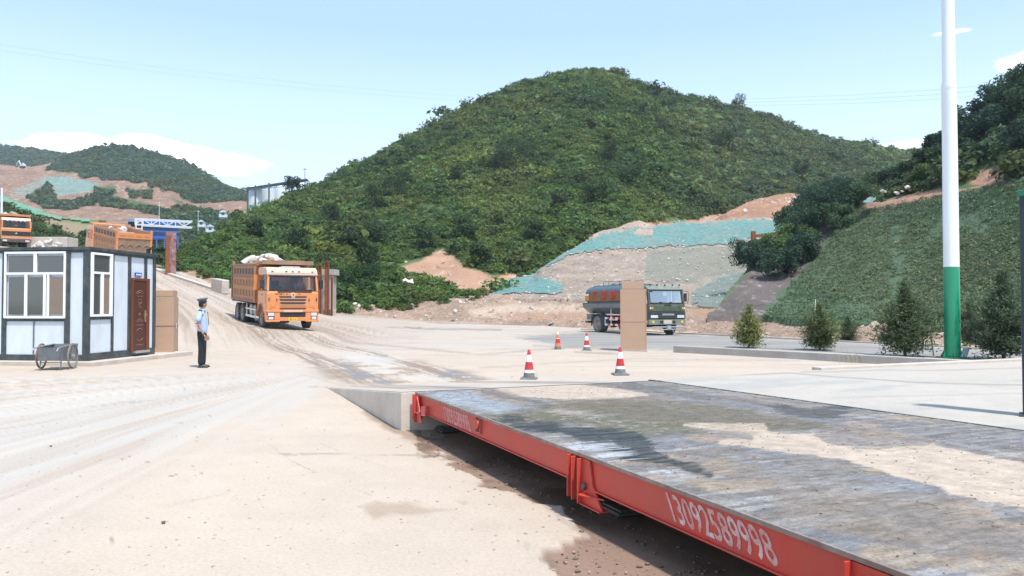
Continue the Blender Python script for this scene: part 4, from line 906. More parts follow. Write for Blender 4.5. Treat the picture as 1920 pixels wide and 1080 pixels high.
def build_bridge():
    MAT['loadcell'] = mat('load_cell_grey', (.07, .08, .08), .6, .2, dirt=(.16, .12, .09), dirt_amt=.4, ds=8)
    t = thing('weighbridge', 'long red-sided truck weighbridge with a muddy wet steel deck in the foreground', 'weighbridge', A0 - Vector((0, 0, .5)))
    t.rotation_euler = (0, 0, math.atan2(dd.y, dd.x))
    # deck surface, dense grid
    na, nb = 1300, 330
    a = (np.linspace(0, 1, na) ** 1.0 * LEN)[:, None]; f = np.linspace(0, 1, nb)[None, :]; b = f * wid(a) ; a = a + 0 * b
    X = A0.x + dd.x * a + ww.x * b; Y = A0.y + dd.y * a + ww.y * b
    u, v = proj(np.stack([X, Y, 0 * X + .5], -1)); u = np.where(Y < .6, 3000, u); v = np.where(Y < .6, 3000, v)
    n1 = fbm(a * 2.0, b * 2.0, 5, 201) - .5; n2 = fbm(a * 7, b * 2.2, 4, 202) - .5; n3 = fbm(a * 15, b * 11, 3, 203) - .5
    rib = fbm(a * 13, b * 1.1, 3, 204); rib2 = fbm(a * 32 + n1 * 2, b * 2.2, 3, 205); lng = fbm(a * .45, b * 5, 4, 206)
    col = np.ones(X.shape + (3,)) * np.array([.185, .165, .150])
    col *= (1 + .5 * n1 + .28 * n3)[..., None]
    edge = 1 - sst(b, .5, 1.4)
    col = mixc(col, (.290, .285, .285), sst(rib, .47, .66) * (.45 + .3 * edge))
    col = mixc(col, (.120, .118, .125), sst(rib2, .58, .72) * .6)
    col = mixc(col, (.170, .178, .195), sst(fbm(a * 1.6, b * 3, 4, 207), .52, .66) * .6)
    col = mixc(col, (.32, .24, .165), sst(fbm(a * 2.2, b * 3, 5, 208), .60, .74) * .6)
    col = mixc(col, (.36, .345, .33), sst(lng, .62, .78) * .3); col = mixc(col, (.20, .155, .115), sst(fbm(a * .8, b * .9, 5, 212), .48, .66) * .6)
    rgh = .60 + .25 * n1 + .1 * n3
    n5 = fbm(a * 22, b * 14, 3, 209) - .5; jn = n1 * 50 + n2 * 30 + n5 * 16
    # dry sandy crusts
    sand = np.array([.415, .340, .272]) * (1 + .18 * n1 + .10 * n3)[..., None]
    s = np.maximum(pm(u, v, [(925, 728), (985, 721), (1060, 718), (1150, 728), (1215, 741), (1180, 746), (1060, 750), (990, 745)], 2.5, jn * .2),
                   pm(u, v, [(1285, 797), (1432, 795), (1440, 806), (1470, 812), (1525, 812), (1560, 834), (1650, 838), (1745, 833), (1830, 850), (2000, 880), (2100, 990), (1925, 952), (1880, 945), (1780, 925), (1640, 880), (1570, 862), (1420, 838), (1350, 828), (1420, 812), (1330, 806)], 3, jn * .30))
    col = col * (1 - s[..., None]) + sand * s[..., None]; rgh = rgh * (1 - s) + .9 * s
    # shallow puddles
    p1 = pm(u, v, [(1010, 756), (1085, 749), (1240, 752), (1330, 760), (1420, 772), (1500, 788), (1560, 802), (1500, 810), (1400, 808), (1300, 798), (1200, 790), (1100, 776), (1000, 770)], 5, jn * .35)
    p1 = p1 * (1 - s * .8)
    col = mixc(col, (.135, .105, .060), p1 * .8); rgh = rgh * (1 - p1) + .30 * p1
    p2 = np.maximum(pm(u, v, [(1525, 815), (1560, 808), (1640, 818), (1750, 828), (1740, 834), (1640, 838), (1560, 834)], 2, jn * .1), pm(u, v, [(1285, 800), (1350, 808), (1412, 816), (1410, 824), (1340, 820), (1290, 808)], 2, jn * .1))
    col = mixc(col, (.235, .195, .17), p2 * .9); rgh = rgh * (1 - p2) + .42 * p2
    gr = pm(u, v, [(870, 778), (980, 762), (1100, 775), (1250, 795), (1320, 815), (1200, 815), (1050, 800), (930, 792)], 8, jn * .6) * (1 - s)
    col = mixc(col, (.11, .10, .050), gr * .75); col = mixc(col, (.36, .35, .33), gr * sst(n3, .14, .3) * .6)
    # black wet tread
    bk = pm(u, v, [(880, 782), (950, 778), (1060, 792), (1180, 812), (1240, 850), (1330, 890), (1290, 882), (1200, 862), (1100, 838), (1000, 815), (905, 796)], 5, jn * .7) * (1 - s)
    col = mixc(col, (.026, .030, .032), bk * (.72 + .28 * sst(rib2, .4, .6))); rgh = rgh * (1 - bk) + .32 * bk
    bk2 = pm(u, v, [(1440, 760), (1560, 762), (1610, 772), (1560, 782), (1470, 772)], 5, jn * .5); col = mixc(col, (.055, .055, .052), bk2 * .8)
    bl = pm(u, v, [(800, 737), (880, 734), (960, 752), (985, 766), (930, 778), (860, 764)], 5, jn * .3)  # sky reflection on the wet steel, put into the colour as light blue
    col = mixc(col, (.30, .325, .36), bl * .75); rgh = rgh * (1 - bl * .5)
    br = pm(u, v, [(905, 733), (945, 738), (1010, 755), (970, 762), (900, 745)], 4, jn * .3); col = mixc(col, (.24, .19, .15), br * .8)
    for ln, w in (([(905, 735), (960, 745), (1030, 758)], 3), ([(1080, 716), (1200, 730), (1330, 748)], 2.5), ([(1150, 714), (1280, 735), (1440, 760)], 2)):
        col = mixc(col, (.10, .095, .09), lm(u, v + n2 * 8, ln, w, 2) * .55)
    wt = pm(u, v, [(985, 812), (1060, 812), (1130, 830), (1240, 868), (1260, 890), (1180, 880), (1080, 845)], 5, jn * .6); col = mixc(col, (.40, .41, .43), wt * sst(rib, .42, .55) * .8)
    sp = sst(vn(a * 24, b * 24), .90, .97) * (1 - .5 * s); col = mixc(col, (.10, .075, .05), sp * .75)
    dots = sst(vn(a * 11 + 4, b * 11), .93, .97) * s * sst(u, 1500, 1650); col = mixc(col, (.16, .12, .10), dots * .6)
    h = (rib2 - .5) * .008 * (1 - s) + n1 * .006 + n3 * .005 + sp * .006; h = np.where((s + p2) > .5, np.maximum(h, -.002) * .4, h) * (1 - p2)
    m = deck_material()
    mesh_np('deck', np.stack([a, b, .5 + h], -1).reshape(-1, 3), gridF(na, nb)[:, ::-1], m, t, col=col.reshape(-1, 3), attrs={'rgh': np.clip(rgh, .12, .95)}, smooth=True)
    w1 = float(wid(np.array(LEN))); w0 = float(wid(np.array(0.)))
    MB().prism([(0, .006), (LEN, .006), (LEN, w1 - .01), (0, w0 - .01)], .474, .492, axis='z').build('deck_plate', MAT['steelgrey'], t)
    MB().box(-.002, LEN, -.012, .004, .478, .503).build('edge_strip', mat('edge_strip_mat', (.20, .13, .10), .6, var=.3, vs=9, dirt=(.40, .36, .33), dirt_amt=.3, ds=5), t)
    aj = a_of(1072); ak = a_of(1092)
    sb = MB(); sb.box(.02, aj, .012, .030, .277, .472); sb.box(.02, aj, -.006, .10, .267, .279)
    sb.build('side_beam', MAT['red'], t, bevel=.003)
    sb = MB(); sb.box(ak + .02, LEN, .012, .030, .262, .472); sb.box(ak + .02, LEN, -.006, .10, .252, .264); sb.build('side_beam', MAT['red'], t, bevel=.003)
    # inner longitudinal and cross members
    ib = MB()
    for q in (.95, 1.85, 2.75): ib.box(.1, LEN, q, q + .05, .22, .474)
    for q in np.arange(.4, LEN, 1.2): ib.box(q, q + .04, .03, w0 - .1, .30, .473)
    ib.box(.1, LEN, w0 - .06, w0 - .02, .22, .474); ib.build('cross_members', MAT['redb'], t)
    # far end bracket
    eb = MB(); eb.box(.0, .02, -.05, .09, .16, .472); eb.box(.16, .175, -.075, .03, .14, .472); eb.box(.02, .16, .0, .012, .18, .47)
    eb.prism([(.19, .46), (.19, .15), (.42, .15)], -.045, -.030); eb.box(.18, .55, -.075, -.003, .262, .272); eb.build('end_bracket', MAT['red'], t, bevel=.003)
    lg = MB(); lg.box(.50, .51, -.08, .02, .26, .38); lg.lathe([(.0, -.10), (.026, -.10), (.026, -.02), (0, -.02)], 12, (.46, 0, .30), 'y'); lg.build('bolt', MAT['redb'], t)
    # lifting lug box
    a2 = a_of(893); lb = MB(); lb.box(a2, a2 + .012, -.01, .012, .33, .468); lb.box(a2 + .12, a2 + .132, -.01, .012, .33, .468); lb.box(a2, a2 + .132, -.01, .012, .32, .332); lb.build('lifting_lug', MAT['redb'], t)
    lb = MB(); lb.lathe([(.02, -.03), (.045, -.03), (.045, .01), (.02, .01)], 14, (a2 + .085, 0, .41), 'y'); lb.build('lifting_lug', MAT['red'], t)
    # module joint
    jp = MB()
    jp.box(aj - .006, aj + .006, -.045, .03, .147, .470); jp.box(aj + .075, aj + .087, -.05, .03, .140, .470)
    jp.box(aj - .0, aj + .08, .004, .012, .147, .470)
    jp.build('joint_plate', MAT['red'], t, bevel=.003)
    jp = MB(); jp.box(ak - .005, ak + .007, -.05, .03, .133, .470); jp.prism([(ak, .47), (ak, .133), (ak + .30, .133), (ak + .16, .30), (ak + .12, .47)], -.008, .010)
    jp.prism([(ak + .06, .012), (ak + .06, -.075), (ak + .10, -.075), (ak + .30, .012)], .212, .222, axis='z'); jp.box(ak, ak + .30, -.03, .05, .126, .136)
    jp.build('joint_plate', MAT['red'], t, bevel=.003)
    MB().lathe([(.0, -.035), (.028, -.035), (.028, 0), (0, 0)], 6, (ak + .055, 0, .27), 'y').build('bolt', MAT['chassis'], t)
    MB().tube([(aj + .03, -.01, .46), (aj + .03, -.02, .40)], .008, 6).build('bolt', MAT['redb'], t)
    a3 = a_of(1590); jp = MB(); jp.box(a3, a3 + .012, -.045, .03, .13, .470); jp.prism([(a3, .47), (a3, .13), (a3 + .5, .13), (a3 + .28, .3), (a3 + .22, .47)], -.006, .010); jp.build('joint_plate', MAT['red'], t, bevel=.003)
    MB().lathe([(.012, -.012), (.04, -.012), (.04, -.004), (.012, -.004)], 16, (a3 + .12, 0, .40), 'y').build('bolt_hole', MAT['redb'], t)
    # load cells on pads
    p1_ = loc_ab(G(1152, 952, .03)); p2_ = loc_ab(G(822, 803, .03))
    for q, bb in ((p2_[0] + .05, p2_[1] + .1), (p1_[0] + .02, p1_[1] + .06), (.62, 3.3), (ak + .42, 3.3)):
        lc = MB(); lc.box(q - .14, q + .14, bb - .10, bb + .10, .03, .05); lc.lathe([(.045, .05), (.045, .21)], 12, (q, bb + .02, 0))
        lc.box(q - .14, q + .14, bb - .12, bb + .12, .0, .03); lc.build('load_cell', MAT['loadcell'], t, bevel=.006)
    # stencilled phone number, twice
    def stencil(pxa, pxb, z0, z1, m, slant):
        aa, ab = a_of(pxa), a_of(pxb); M = Matrix.Translation(((aa + ab) / 2, .010, (z0 + z1) / 2)) @ Matrix.Rotation(R(90), 4, 'X')
        o = text_mesh('lettering', '13092589998', .3, m, t, Matrix.Identity(4), .0015, off=.0035)
        xs = [q.co.x for q in o.data.vertices]; ys = [q.co.y for q in o.data.vertices]
        sx = (ab - aa) / (max(xs) - min(xs)); sy = (z1 - z0) / (max(ys) - min(ys)); cx = (max(xs) + min(xs)) / 2; cy = (max(ys) + min(ys)) / 2
        sh = (a_of(pxa + slant) - aa) / (z1 - z0); S_ = Matrix.Identity(4); S_[0][1] = -sh
        o.data.transform(M @ S_ @ Matrix.Diagonal((sx, sy, 1, 1)) @ Matrix.Translation((-cx, -cy, 0)))
    stencil(1252, 1444, .288, .452, MAT['stencil'], 17); stencil(832, 879, .29, .452, MAT['stencilf'], 7)
build_bridge()
# ---- approach slab
def build_ramp():
    t = thing('approach_ramp', 'low wedge-shaped concrete approach ramp at the far end of the weighbridge', 'ramp', A0 - Vector((0, 0, .5))); t.rotation_euler = (0, 0, math.atan2(dd.y, dd.x))
    w = float(wid(np.array(0.))) + .15
    b = MB(); prof = [(-5.7, -.06), (-5.7, .005), (-.06, .495), (-.06, -.06)]; b.prism(prof, -.18, w); b.build('slab', mat('ramp_concrete', (.60, .53, .45), .85, var=.10, vs=1.5, dirt=(.40, .33, .27), dirt_amt=.3, ds=2, bmp=.3, bs=20), t, bevel=.012)
    na, nb = 260, 170
    a, q = np.meshgrid(np.linspace(-5.9, -.065, na), np.linspace(-.17, w - .01, nb), indexing='ij')
    z = .004 + .492 * (a + 5.7) / 5.64; z = np.maximum(z, .006) + .004
    X = A0.x + dd.x * a + ww.x * q; Y = A0.y + dd.y * a + ww.y * q
    n1 = fbm(a * 1.5, q * 3, 4, 221) - .5; n2 = fbm(a * .5, q * 6, 4, 222)
    col = np.ones(X.shape + (3,)) * np.array([.44, .375, .315]) * (1 + .25 * n1)[..., None]
    for c0, wd_ in ((.75, .55), (2.75, .5)):
        m = (1 - sst(np.abs(q - c0 - .12 * n1), wd_ * .5, wd_ * 1.1)); col = mixc(col, (.27, .215, .17), m * (.4 + .6 * sst(n2, .4, .6)))
        m2 = (1 - sst(np.abs(q - c0 - .2 + .3 * n1), .1, .28)) * sst(a, -4.5, -2.5); col = mixc(col, (.21, .21, .22), m2 * .7)
    col = mixc(col, (.46, .42, .38), sst(a, -.45, -.25)); col = mixc(col, (.16, .15, .145), sst(a, -.16, -.10) * .8)
    mesh_np('surface', np.stack([a, q, z], -1).reshape(-1, 3), gridF(na, nb)[:, ::-1], col_mat('ramp_mat', rough=.85, bs=20, bd=.01, fine=30, fvar=.1), t, col=col.reshape(-1, 3), smooth=True)
build_ramp()
# ---- raised concrete platform to the right
def build_platform():
    P = [B0 + ww * .035 + dd * .0]; P = [Vector((p.x, p.y, 0)) for p in P]
    q = B0 + dR * 16 + ww * .035; e1 = G(1550, 692, .49); e2 = G(1914, 676, .49); e3 = e2 + (e2 - e1).normalized() * 14
    poly = [(P[0].x, P[0].y), (q.x, q.y), (26, q.y), (e3.x, e3.y), (e2.x, e2.y), (e1.x, e1.y)]
    b = MB(); b.prism(poly, -.05, .484, axis='z'); o = b.build('platform', MAT['concl']); tag(o, kind='structure')
    # finished top with traffic staining
    pxs = np.linspace(1150, 2700, 420); 
    ny = 260; X, Y = np.meshgrid(np.linspace(1.5, 26, 700), np.linspace(q.y, 24, 520))
    inside = sdpoly(X, Y, poly) < 0
    u, v = proj(np.stack([X, Y, X * 0 + .49], -1)); n1 = fbm(X * .9, Y * .9, 5, 231) - .5; st = fbm((X * ww.x + Y * ww.y) * .5, (X * dR.x + Y * dR.y) * 2.5, 4, 232)
    col = np.ones(X.shape + (3,)) * np.array([.415, .380, .338]) * (1 + .16 * n1)[..., None]
    col = mixc(col, (.33, .32, .305), sst(st, .48, .66) * .6); col = col * (1 + .14 * (fbm(X * 6, Y * 6, 4, 233) - .5))[..., None]; col = mixc(col, (.44, .39, .34), sst(v, 716, 700) * .6)
    for ln, s in (([(1260, 706), (1480, 700), (1700, 716), (1925, 722)], .5), ([(1500, 698), (1925, 690)], .35), ([(1560, 745), (1925, 738)], .2)):
        col = mixc(col, (.22, .19, .17), lm(u, v + n1 * 5, ln, 1.0, 1.2) * s)
    k = inside[:-1, :-1] & inside[1:, 1:] & inside[1:, :-1] & inside[:-1, 1:]
    o = mesh_np('platform_surface', np.stack([X, Y, X * 0 + .489], -1).reshape(-1, 3), gridF(*X.shape, keep=k), col_mat('plat_mat', rough=.85, bs=18, bd=.008, fine=30, fvar=.10, spec=.14), col=col.reshape(-1, 3), smooth=True)
    bm = bmesh.new(); bm.from_mesh(o.data); bmesh.ops.delete(bm, geom=[w for w in bm.verts if not w.link_faces], context='VERTS'); bm.to_mesh(o.data); bm.free()
    tag(o, kind='structure')
    s = MB(); p0 = B0 + ww * .012 - Vector((0, 0, .012)); s.beam(p0 + dR * .02, p0 + dR * 14, .045, .03); o = s.build('joint_seal', MAT['black']); tag(o, 'black rubber seal running along the far edge of the weighbridge deck', 'seal')
    s = MB(); a = e1 + Vector((0, 0, .03)); s.beam(G(1533, 692.6, .5) + Vector((0, .05, -.045)), e3 + Vector((0, 0, -.03)), .22, .16); o = s.build('edge_kerb', MAT['concl'], bevel=.01); tag(o, kind='structure')
build_platform()
# ---- kerb wall, road kerbs
def wall_run(name, pts, w, h, m, z0=None, **kw):
    b = MB(); P = [Vector(p) for p in pts]; n = len(P); vs = []
    for i, p in enumerate(P):
        d = (P[min(i + 1, n - 1)] - P[max(i - 1, 0)]); d.z = 0; d.normalize(); s = Vector((-d.y, d.x, 0)) * w / 2
        vs += [p - s - Vector((0, 0, .3)), p + s - Vector((0, 0, .3)), p + s + Vector((0, 0, h)), p - s + Vector((0, 0, h))]
    fs = []
    for i in range(n - 1):
        for k in range(4): fs.append((i * 4 + k, i * 4 + (k + 1) % 4, i * 4 + 4 + (k + 1) % 4, i * 4 + 4 + k))
    fs += [(3, 2, 1, 0), ((n - 1) * 4, (n - 1) * 4 + 1, (n - 1) * 4 + 2, (n - 1) * 4 + 3)]
    b.add(vs, fs); return b.build(name, m, **kw)
k0 = G(1267, 660, 0); k1 = G(1630, 681, 0); kd = (k1 - k0).normalized(); kd2 = Vector((kd.x, kd.y, 0))
o = wall_run('kerb_wall', [k0, k0.lerp(k1, .5), k1, k1 + kd2 * 4.2], .28, .225, MAT['conc'], bevel=.015); tag(o, 'low grey concrete kerb wall running in front of the spruces', 'kerb wall')
kp = [G(px, py, 0) for px, py in ((1090, 618), (1180, 621), (1300, 627), (1400, 632), (1500, 637), (1620, 643.5), (1760, 651), (1900, 658.5), (2100, 672))]
o = wall_run('road_kerb', kp, .15, .07, MAT['concl']); tag(o, kind='structure')
o = wall_run('yard_kerb', [Vector((x, y, gzf(x, y))) for x, y in [((px - 960) / 1440 * Y, Y) for px, Y in ((600, 62), (640, 63.5), (700, 65), (800, 67), (900, 67), (960, 66.5))]], .3, .14, MAT['concl']); tag(o, kind='structure')
# parapet along the haul road
pr = [((px - 960) / 1440 * Y, Y) for px, Y in ((262, 79), (290, 75), (320, 71.5), (350, 68.5), (385, 65), (412, 62.6), (426, 61.5))]
o = wall_run('parapet', [Vector((x, y, gzf(x, y))) for x, y in pr], .5, .22, MAT['concl'], bevel=.03); tag(o, 'low pale concrete parapet along the outer edge of the haul road', 'parapet')
xx = D(403, 545, 62.3); bz = gzf(xx.x, xx.y)
b = MB(); d = Vector((pr[-1][0] - pr[-3][0], pr[-1][1] - pr[-3][1], 0)).normalized(); p = Vector((pr[-2][0], pr[-2][1], bz)) + Vector((.3, -.9, 0))
b.beam(p - d * 1.0 + Vector((0, 0, .5)), p + d * 1.3 + Vector((0, 0, .28)), .6, 1.1); o = b.build('barrier_block', MAT['concl'], bevel=.06); tag(o, 'pale concrete barrier block at the end of the parapet behind the loaded truck', 'barrier')
# ================================================================== POLE, BOOTH, CONES, PILLARS
pb = G(1786, 671, 0)
t = thing('flag_pole', 'tall white steel pole with a green foot beyond the kerb wall', 'pole', pb)
MB().lathe([(.235, .02), (.225, 2.82)], 28).build('green_section', MAT['green'], t, smooth=True)
MB().lathe([(.224, 2.82), (.212, 8.45), (.212, 8.5), (.190, 8.62), (.172, 14.5), (.0, 14.5)], 28).build('white_section', MAT['polewhite'], t, smooth=True)
MB().lathe([(.217, 8.38), (.217, 8.46)], 28).build('collar', MAT['polewhite'], t, smooth=True)
MB().box(-.34, .34, -.34, .34, 0, .03).build('base_plate', MAT['green'], t)
for k in range(6):
    g_ = MB(); g_.at(Matrix.Rotation(k * math.pi / 3 + .2, 4, 'Z')); g_.prism([(.22, .03), (.34, .03), (.34, .06), (.235, .26)], -.008, .008); g_.build('gusset', MAT['green'], t)
t_ = t
for k in range(6):
    a_ = k * math.pi / 3 + .72; MB().lathe([(.022, .03), (.022, .075), (0, .08)], 8, (.29 * math.cos(a_), .29 * math.sin(a_), 0)).build('anchor_bolt', MAT['chassis'], t_)
MB().box(-.06, .06, -.235, -.20, .7, 1.05).build('access_door', MAT['green'], t_, bevel=.01)
p = G(1806, 672, 0); t = thing('handcart_bars', 'short grey pipe stubs lying beside the foot of the pole', 'pipe', p)
MB().tube([(-.05, 0, .03), (.12, .1, .3)], .045, 10).tube([(.03, -.05, .04), (.2, .05, .32)], .04, 10).build('pipe', MAT['alu'], t)
t.name = 'pipe_offcuts'
# booth at the right edge
bp = G(1918, 781, .489); bx = bp.x; by = bp.y
t = thing('gate_post', 'dark steel gate post with a green cap at the right edge of the frame', 'gate post', (bx, by, .489))
hb = D(1905, 362, by).z - .489
t.rotation_euler = (0, 0, -math.atan2(bx, by) + R(.6))
MB().box(0, .24, 0, .2, .02, hb - .04).build('column', MAT['booth'], t, bevel=.006)
MB().box(-.02, .26, -.02, .22, hb - .04, hb + .03).build('cap', MAT['greencap'], t, bevel=.008)
MB().box(-.03, .24, -.04, .22, 0, .02).build('base_plate', MAT['darkframe'], t)
MB().tube([(.0, .05, 1.02), (-.05, .05, 1.02), (-.05, .05, .96)], .012, 6).build('hook', MAT['black'], t)
# cones
def cone(px, py, label, variant=0, h=.65):
    p = G(px, py, 0); t = thing('traffic_cone', label, 'traffic cone', p, random.Random(px).uniform(0, 1.5), 'traffic cones beyond the weighbridge')
    s = h / .65; rr = lambda z: (.135 - .105 * z / .63) * s
    MB().box(-.19 * s, .19 * s, -.19 * s, .19 * s, 0, .03 * s, tx=.012, ty=.012).build('base', MAT['conegrey'], t, bevel=.012)
    cols = [(.03, .135, 'conegrey'), (.135, .20, 'conewhite'), (.20, .375, 'conered'), (.375, .53, 'conewhite'), (.53, .63, 'conered')] if variant == 0 else [(.03, .12, 'conegrey'), (.12, .24, 'coneorange'), (.24, .40, 'conered'), (.40, .42, 'conewhite'), (.42, .56, 'coneorange'), (.56, .63, 'conewhite')]
    for z0, z1, m in cols:
        pr_ = [(rr(z0), z0 * s), (rr(z1), z1 * s)]
        if z1 > .62: pr_ += [(rr(z1) * .7, z1 * s + .012), (0, z1 * s + .014)]
        MB().lathe(pr_, 24).build('rubber_skirt' if m == 'conegrey' else ('reflective_band' if m == 'conewhite' else 'cone_body'), MAT[m], t, smooth=True)
cone(992, 710, 'red and white traffic cone standing just past the near left corner of the ramp end'); cone(1163, 702, 'red and white traffic cone leaning slightly in front of the tan box pillar')
cone(1046, 655.5, 'faded orange-topped traffic cone, farthest left of the back pair', 1); cone(1100, 657.5, 'red and white traffic cone standing between the faded cone and the pillar')
# tan boarded pillars
def pillar(name, label, C, rot, w, d, h, capcut, strap=.5, clip=False):
    t = thing(name, label, 'pillar', C, rot)
    MB().box(0, w, 0, d, 0, h * .885).build('cladding', MAT['tan'], t, bevel=.008)
    MB().box(-.03, w + .03, -.03, d + .03, 0, .05).build('footing', MAT['conc'], t, bevel=.008)
    for xe in (0, w): MB().box(xe - .012, xe + .012, -.012, .02, .05, h * .885).build('corner_batten', MAT['tan'], t)
    MB().box(.04, w - abs(capcut), .0 if clip else .0, d, h * .888, h).build('top_cladding', MAT['tan'], t, bevel=.008)
    MB().box(-.006, w + .006, -.006, d + .006, h * strap - .012, h * strap + .012).build('strap', mat('strap_mat', (.37, .24, .165), .8), t)
    return t
pr1 = G(1164, 658.5, 0); k_ = 1440 / pr1.y
pillar('boarded_pillar', 'tall tan boarded pillar standing in front of the tank truck', pr1, R(-9), 47 / k_, .8, 131 / k_, .08, .42)
c = G(325, 663.5, .06); k_ = 1440 / c.y; hh = 119 / k_
t = thing('boarded_pillar', 'wide tan boarded pillar between the cabin and the guard', 'pillar', c, R(0))
t.rotation_euler = (0, 0, R(14))
MB().box(-1.02, .02, -.02, .87, -.1, .045).build('footing', MAT['conc'], t, bevel=.008)
MB().box(-1.0, 0, 0, .85, 0.045, hh * .90).build('cladding', MAT['tan'], t, bevel=.008); MB().box(-1.0, -.03, .0, .80, hh * .903, hh).build('top_cladding', MAT['tan'], t, bevel=.008)
MB().box(-1.006, .006, -.006, .856, hh * .43, hh * .445).build('strap', mat('strap_mat2', (.22, .14, .10), .8), t)
MB().box(.008, .02, .38, .44, hh * .39, hh * .47, rot=(.5, 0, 0)).build('tag', MAT['white'], t)

# ================================================================== CABIN
C0 = G(165, 677, .12)
rdir = Vector((.118, .993, 0)).normalized(); ldir = Vector((-.993, .118, 0)).normalized()
Mc = Matrix(((ldir.x, rdir.x, 0, C0.x), (ldir.y, rdir.y, 0, C0.y), (0, 0, 1, .12), (0, 0, 0, 1))); Mci = Mc.inverted()
t = bpy.data.objects.new('guard_cabin', None); COL.objects.link(t); tag(t, 'white panelled guard cabin with black steel frame and brown door', 'cabin')
t.matrix_world = Mc
CAB = t
def fx(px, py): q = Mci @ OP(px, py, C0, rdir); return q.x, q.z     # front (left in the photo) face, y=0
def sx_(px, py): q = Mci @ OP(px, py, C0, ldir); return q.y, q.z    # side (door) face, x=0
H = fx(163.5, 465)[1]; DP = sx_(291, 570)[0]; LX = 6.0
MB().box(.03, LX - .03, .03, DP - .03, .08, H - .06).build('wall', MAT['panel'], CAB)
MB().box(-.05, LX + .05, -.05, DP + .05, H - .055, H + .035).build('roof', MAT['darkframe'], CAB, bevel=.01)
fr = MB()
def F(px0, px1, py0, py1, o=.0, i=.05):
    x1, z1 = fx(px0, py0); x0, z0 = fx(px1, py1); return (x0, x1, -o, i, min(z0, z1), max(z0, z1))
def S(px0, px1, py0, py1, o=.0, i=.05):
    y0, z1 = sx_(px0, py0); y1, z0 = sx_(px1, py1); return (-o, i, y0, y1, min(z0, z1), max(z0, z1))
zb = fx(80, 665)[1]; zt = fx(80, 474)[1]
fr.box(-.005, LX, -.005, .05, 0, zb); fr.box(-.005, LX, -.005, .05, zt, H - .055)                       # base / top rails front
zbs = sx_(230, 657)[1]; zts = sx_(230, 480)[1]
fr.box(-.005, .05, .05, DP, 0, zbs); fr.box(-.005, .05, .05, DP, zts, H - .055)
for a, b in ((3, 11), (120.5, 130)):
    x1 = fx(a, 600)[0]; x0 = fx(b, 600)[0]; fr.box(x0, x1, -.008, .05, zb, zt)
x1 = fx(155.5, 600)[0]; fr.box(-.02, x1, -.02, .055, 0, H - .056)
y1 = sx_(168.5, 600)[0]; fr.box(-.02, .055, .055, y1, 0, H - .056)
for a, b in ((209.5, 213), (240.5, 245), (271, 275), (287, 291.5)):
    y0 = sx_(a, 600)[0]; y1 = sx_(b, 600)[0]; fr.box(-.008, .05, y0, y1, zbs, zts)
a = F(10, 123, 597.5, 602.5); fr.box(a[0], a[1], -.006, .05, a[4], a[5])
a = S(168, 211, 593.5, 598.5); fr.box(-.006, .05, a[2], a[3], a[4], a[5])
x1 = LX; fr.box(LX - .12, LX + .01, -.01, .05, 0, H - .056); fr.box(3.4, 3.5, -.008, .05, zb, zt)
fr.build('steel_frame', MAT['darkframe'], CAB, bevel=.004)
tanp = MAT['tan']
mb_refl = mat('pane_reflection_mat', (.22, .17, .13), .5, var=.1)  # the yard's reflection, put into these panes as a tan colour
def window_front(rects_o, panes):
    a = F(*rects_o, .03, .03); w = MB(); fw = .055
    x0, x1, _, _, z0, z1 = a
    w.box(x0, x1, -.04, .0, z0, z0 + fw); w.box(x0, x1, -.04, 0, z1 - fw, z1); w.box(x0, x0 + fw, -.04, 0, z0 + fw, z1 - fw); w.box(x1 - fw, x1, -.04, 0, z0 + fw, z1 - fw)
    zm = fx(60, 513)[1]; w.box(x0 + fw, x1 - fw, -.038, 0, zm - .03, zm + .03)
    for px in (67,): xx = fx(px, 500)[0]; w.box(xx - .045, xx + .045, -.037, 0, zm + .03, z1 - fw)
    for px, hw in ((49.5, .04), (84.5, .035), (91, .03)): xx = fx(px, 550)[0]; w.box(xx - hw, xx + hw, -.037, 0, z0 + fw, zm - .03)
    o = w.build('window', MAT['pvc'], CAB, bevel=.005)
    for (p, m) in panes:
        b = F(*p); MB().box(b[0], b[1], -.008, .0, b[4], b[5]).build('pane', m, o)
window_front((10, 123, 472.5, 597), [((16.5, 63.5, 480, 511), MAT['glass']), ((72, 118, 480, 511), MAT['glass']), ((17, 47.5, 520, 590), MAT['glass']), ((51.5, 83, 520, 590), MAT['glass']), ((92.5, 119, 520, 590), mb_refl)])
a = S(169, 209, 472.5, 593); w = MB(); fw = .06; y0, y1, z0, z1 = a[2], a[3], a[4], a[5]
w.box(-.04, 0, y0, y1, z0, z0 + fw); w.box(-.04, 0, y0, y1, z1 - fw, z1); w.box(-.04, 0, y0, y0 + fw * 2, z0 + fw, z1 - fw); w.box(-.04, 0, y1 - fw * 2, y1, z0 + fw, z1 - fw)
zm = sx_(188, 512)[1]; w.box(-.038, 0, y0 + fw * 2, y1 - fw * 2, zm - .03, zm + .03); ym = sx_(190, 550)[0]; w.box(-.037, 0, ym - .06, ym + .06, z0 + fw, zm - .03)
wo = w.build('window', MAT['pvc'], CAB, bevel=.005)
MB().box(-.008, 0, y0 + fw * 2, y1 - fw * 2, zm + .03, z1 - fw).build('pane', MAT['glass'], wo)
MB().box(-.008, 0, y0 + fw * 2, ym - .06, z0 + fw, zm - .03).build('pane', MAT['glass'], wo); MB().box(-.008, 0, ym + .06, y1 - fw * 2, z0 + fw, zm - .03).build('pane', mb_refl, wo)
# vertical joints in the sandwich panels
a = F(62, 62.6, 603, 664); MB().box(a[0], a[1], -.002, .03, a[4], a[5]).build('panel_joint', MAT['steelgrey'], CAB)
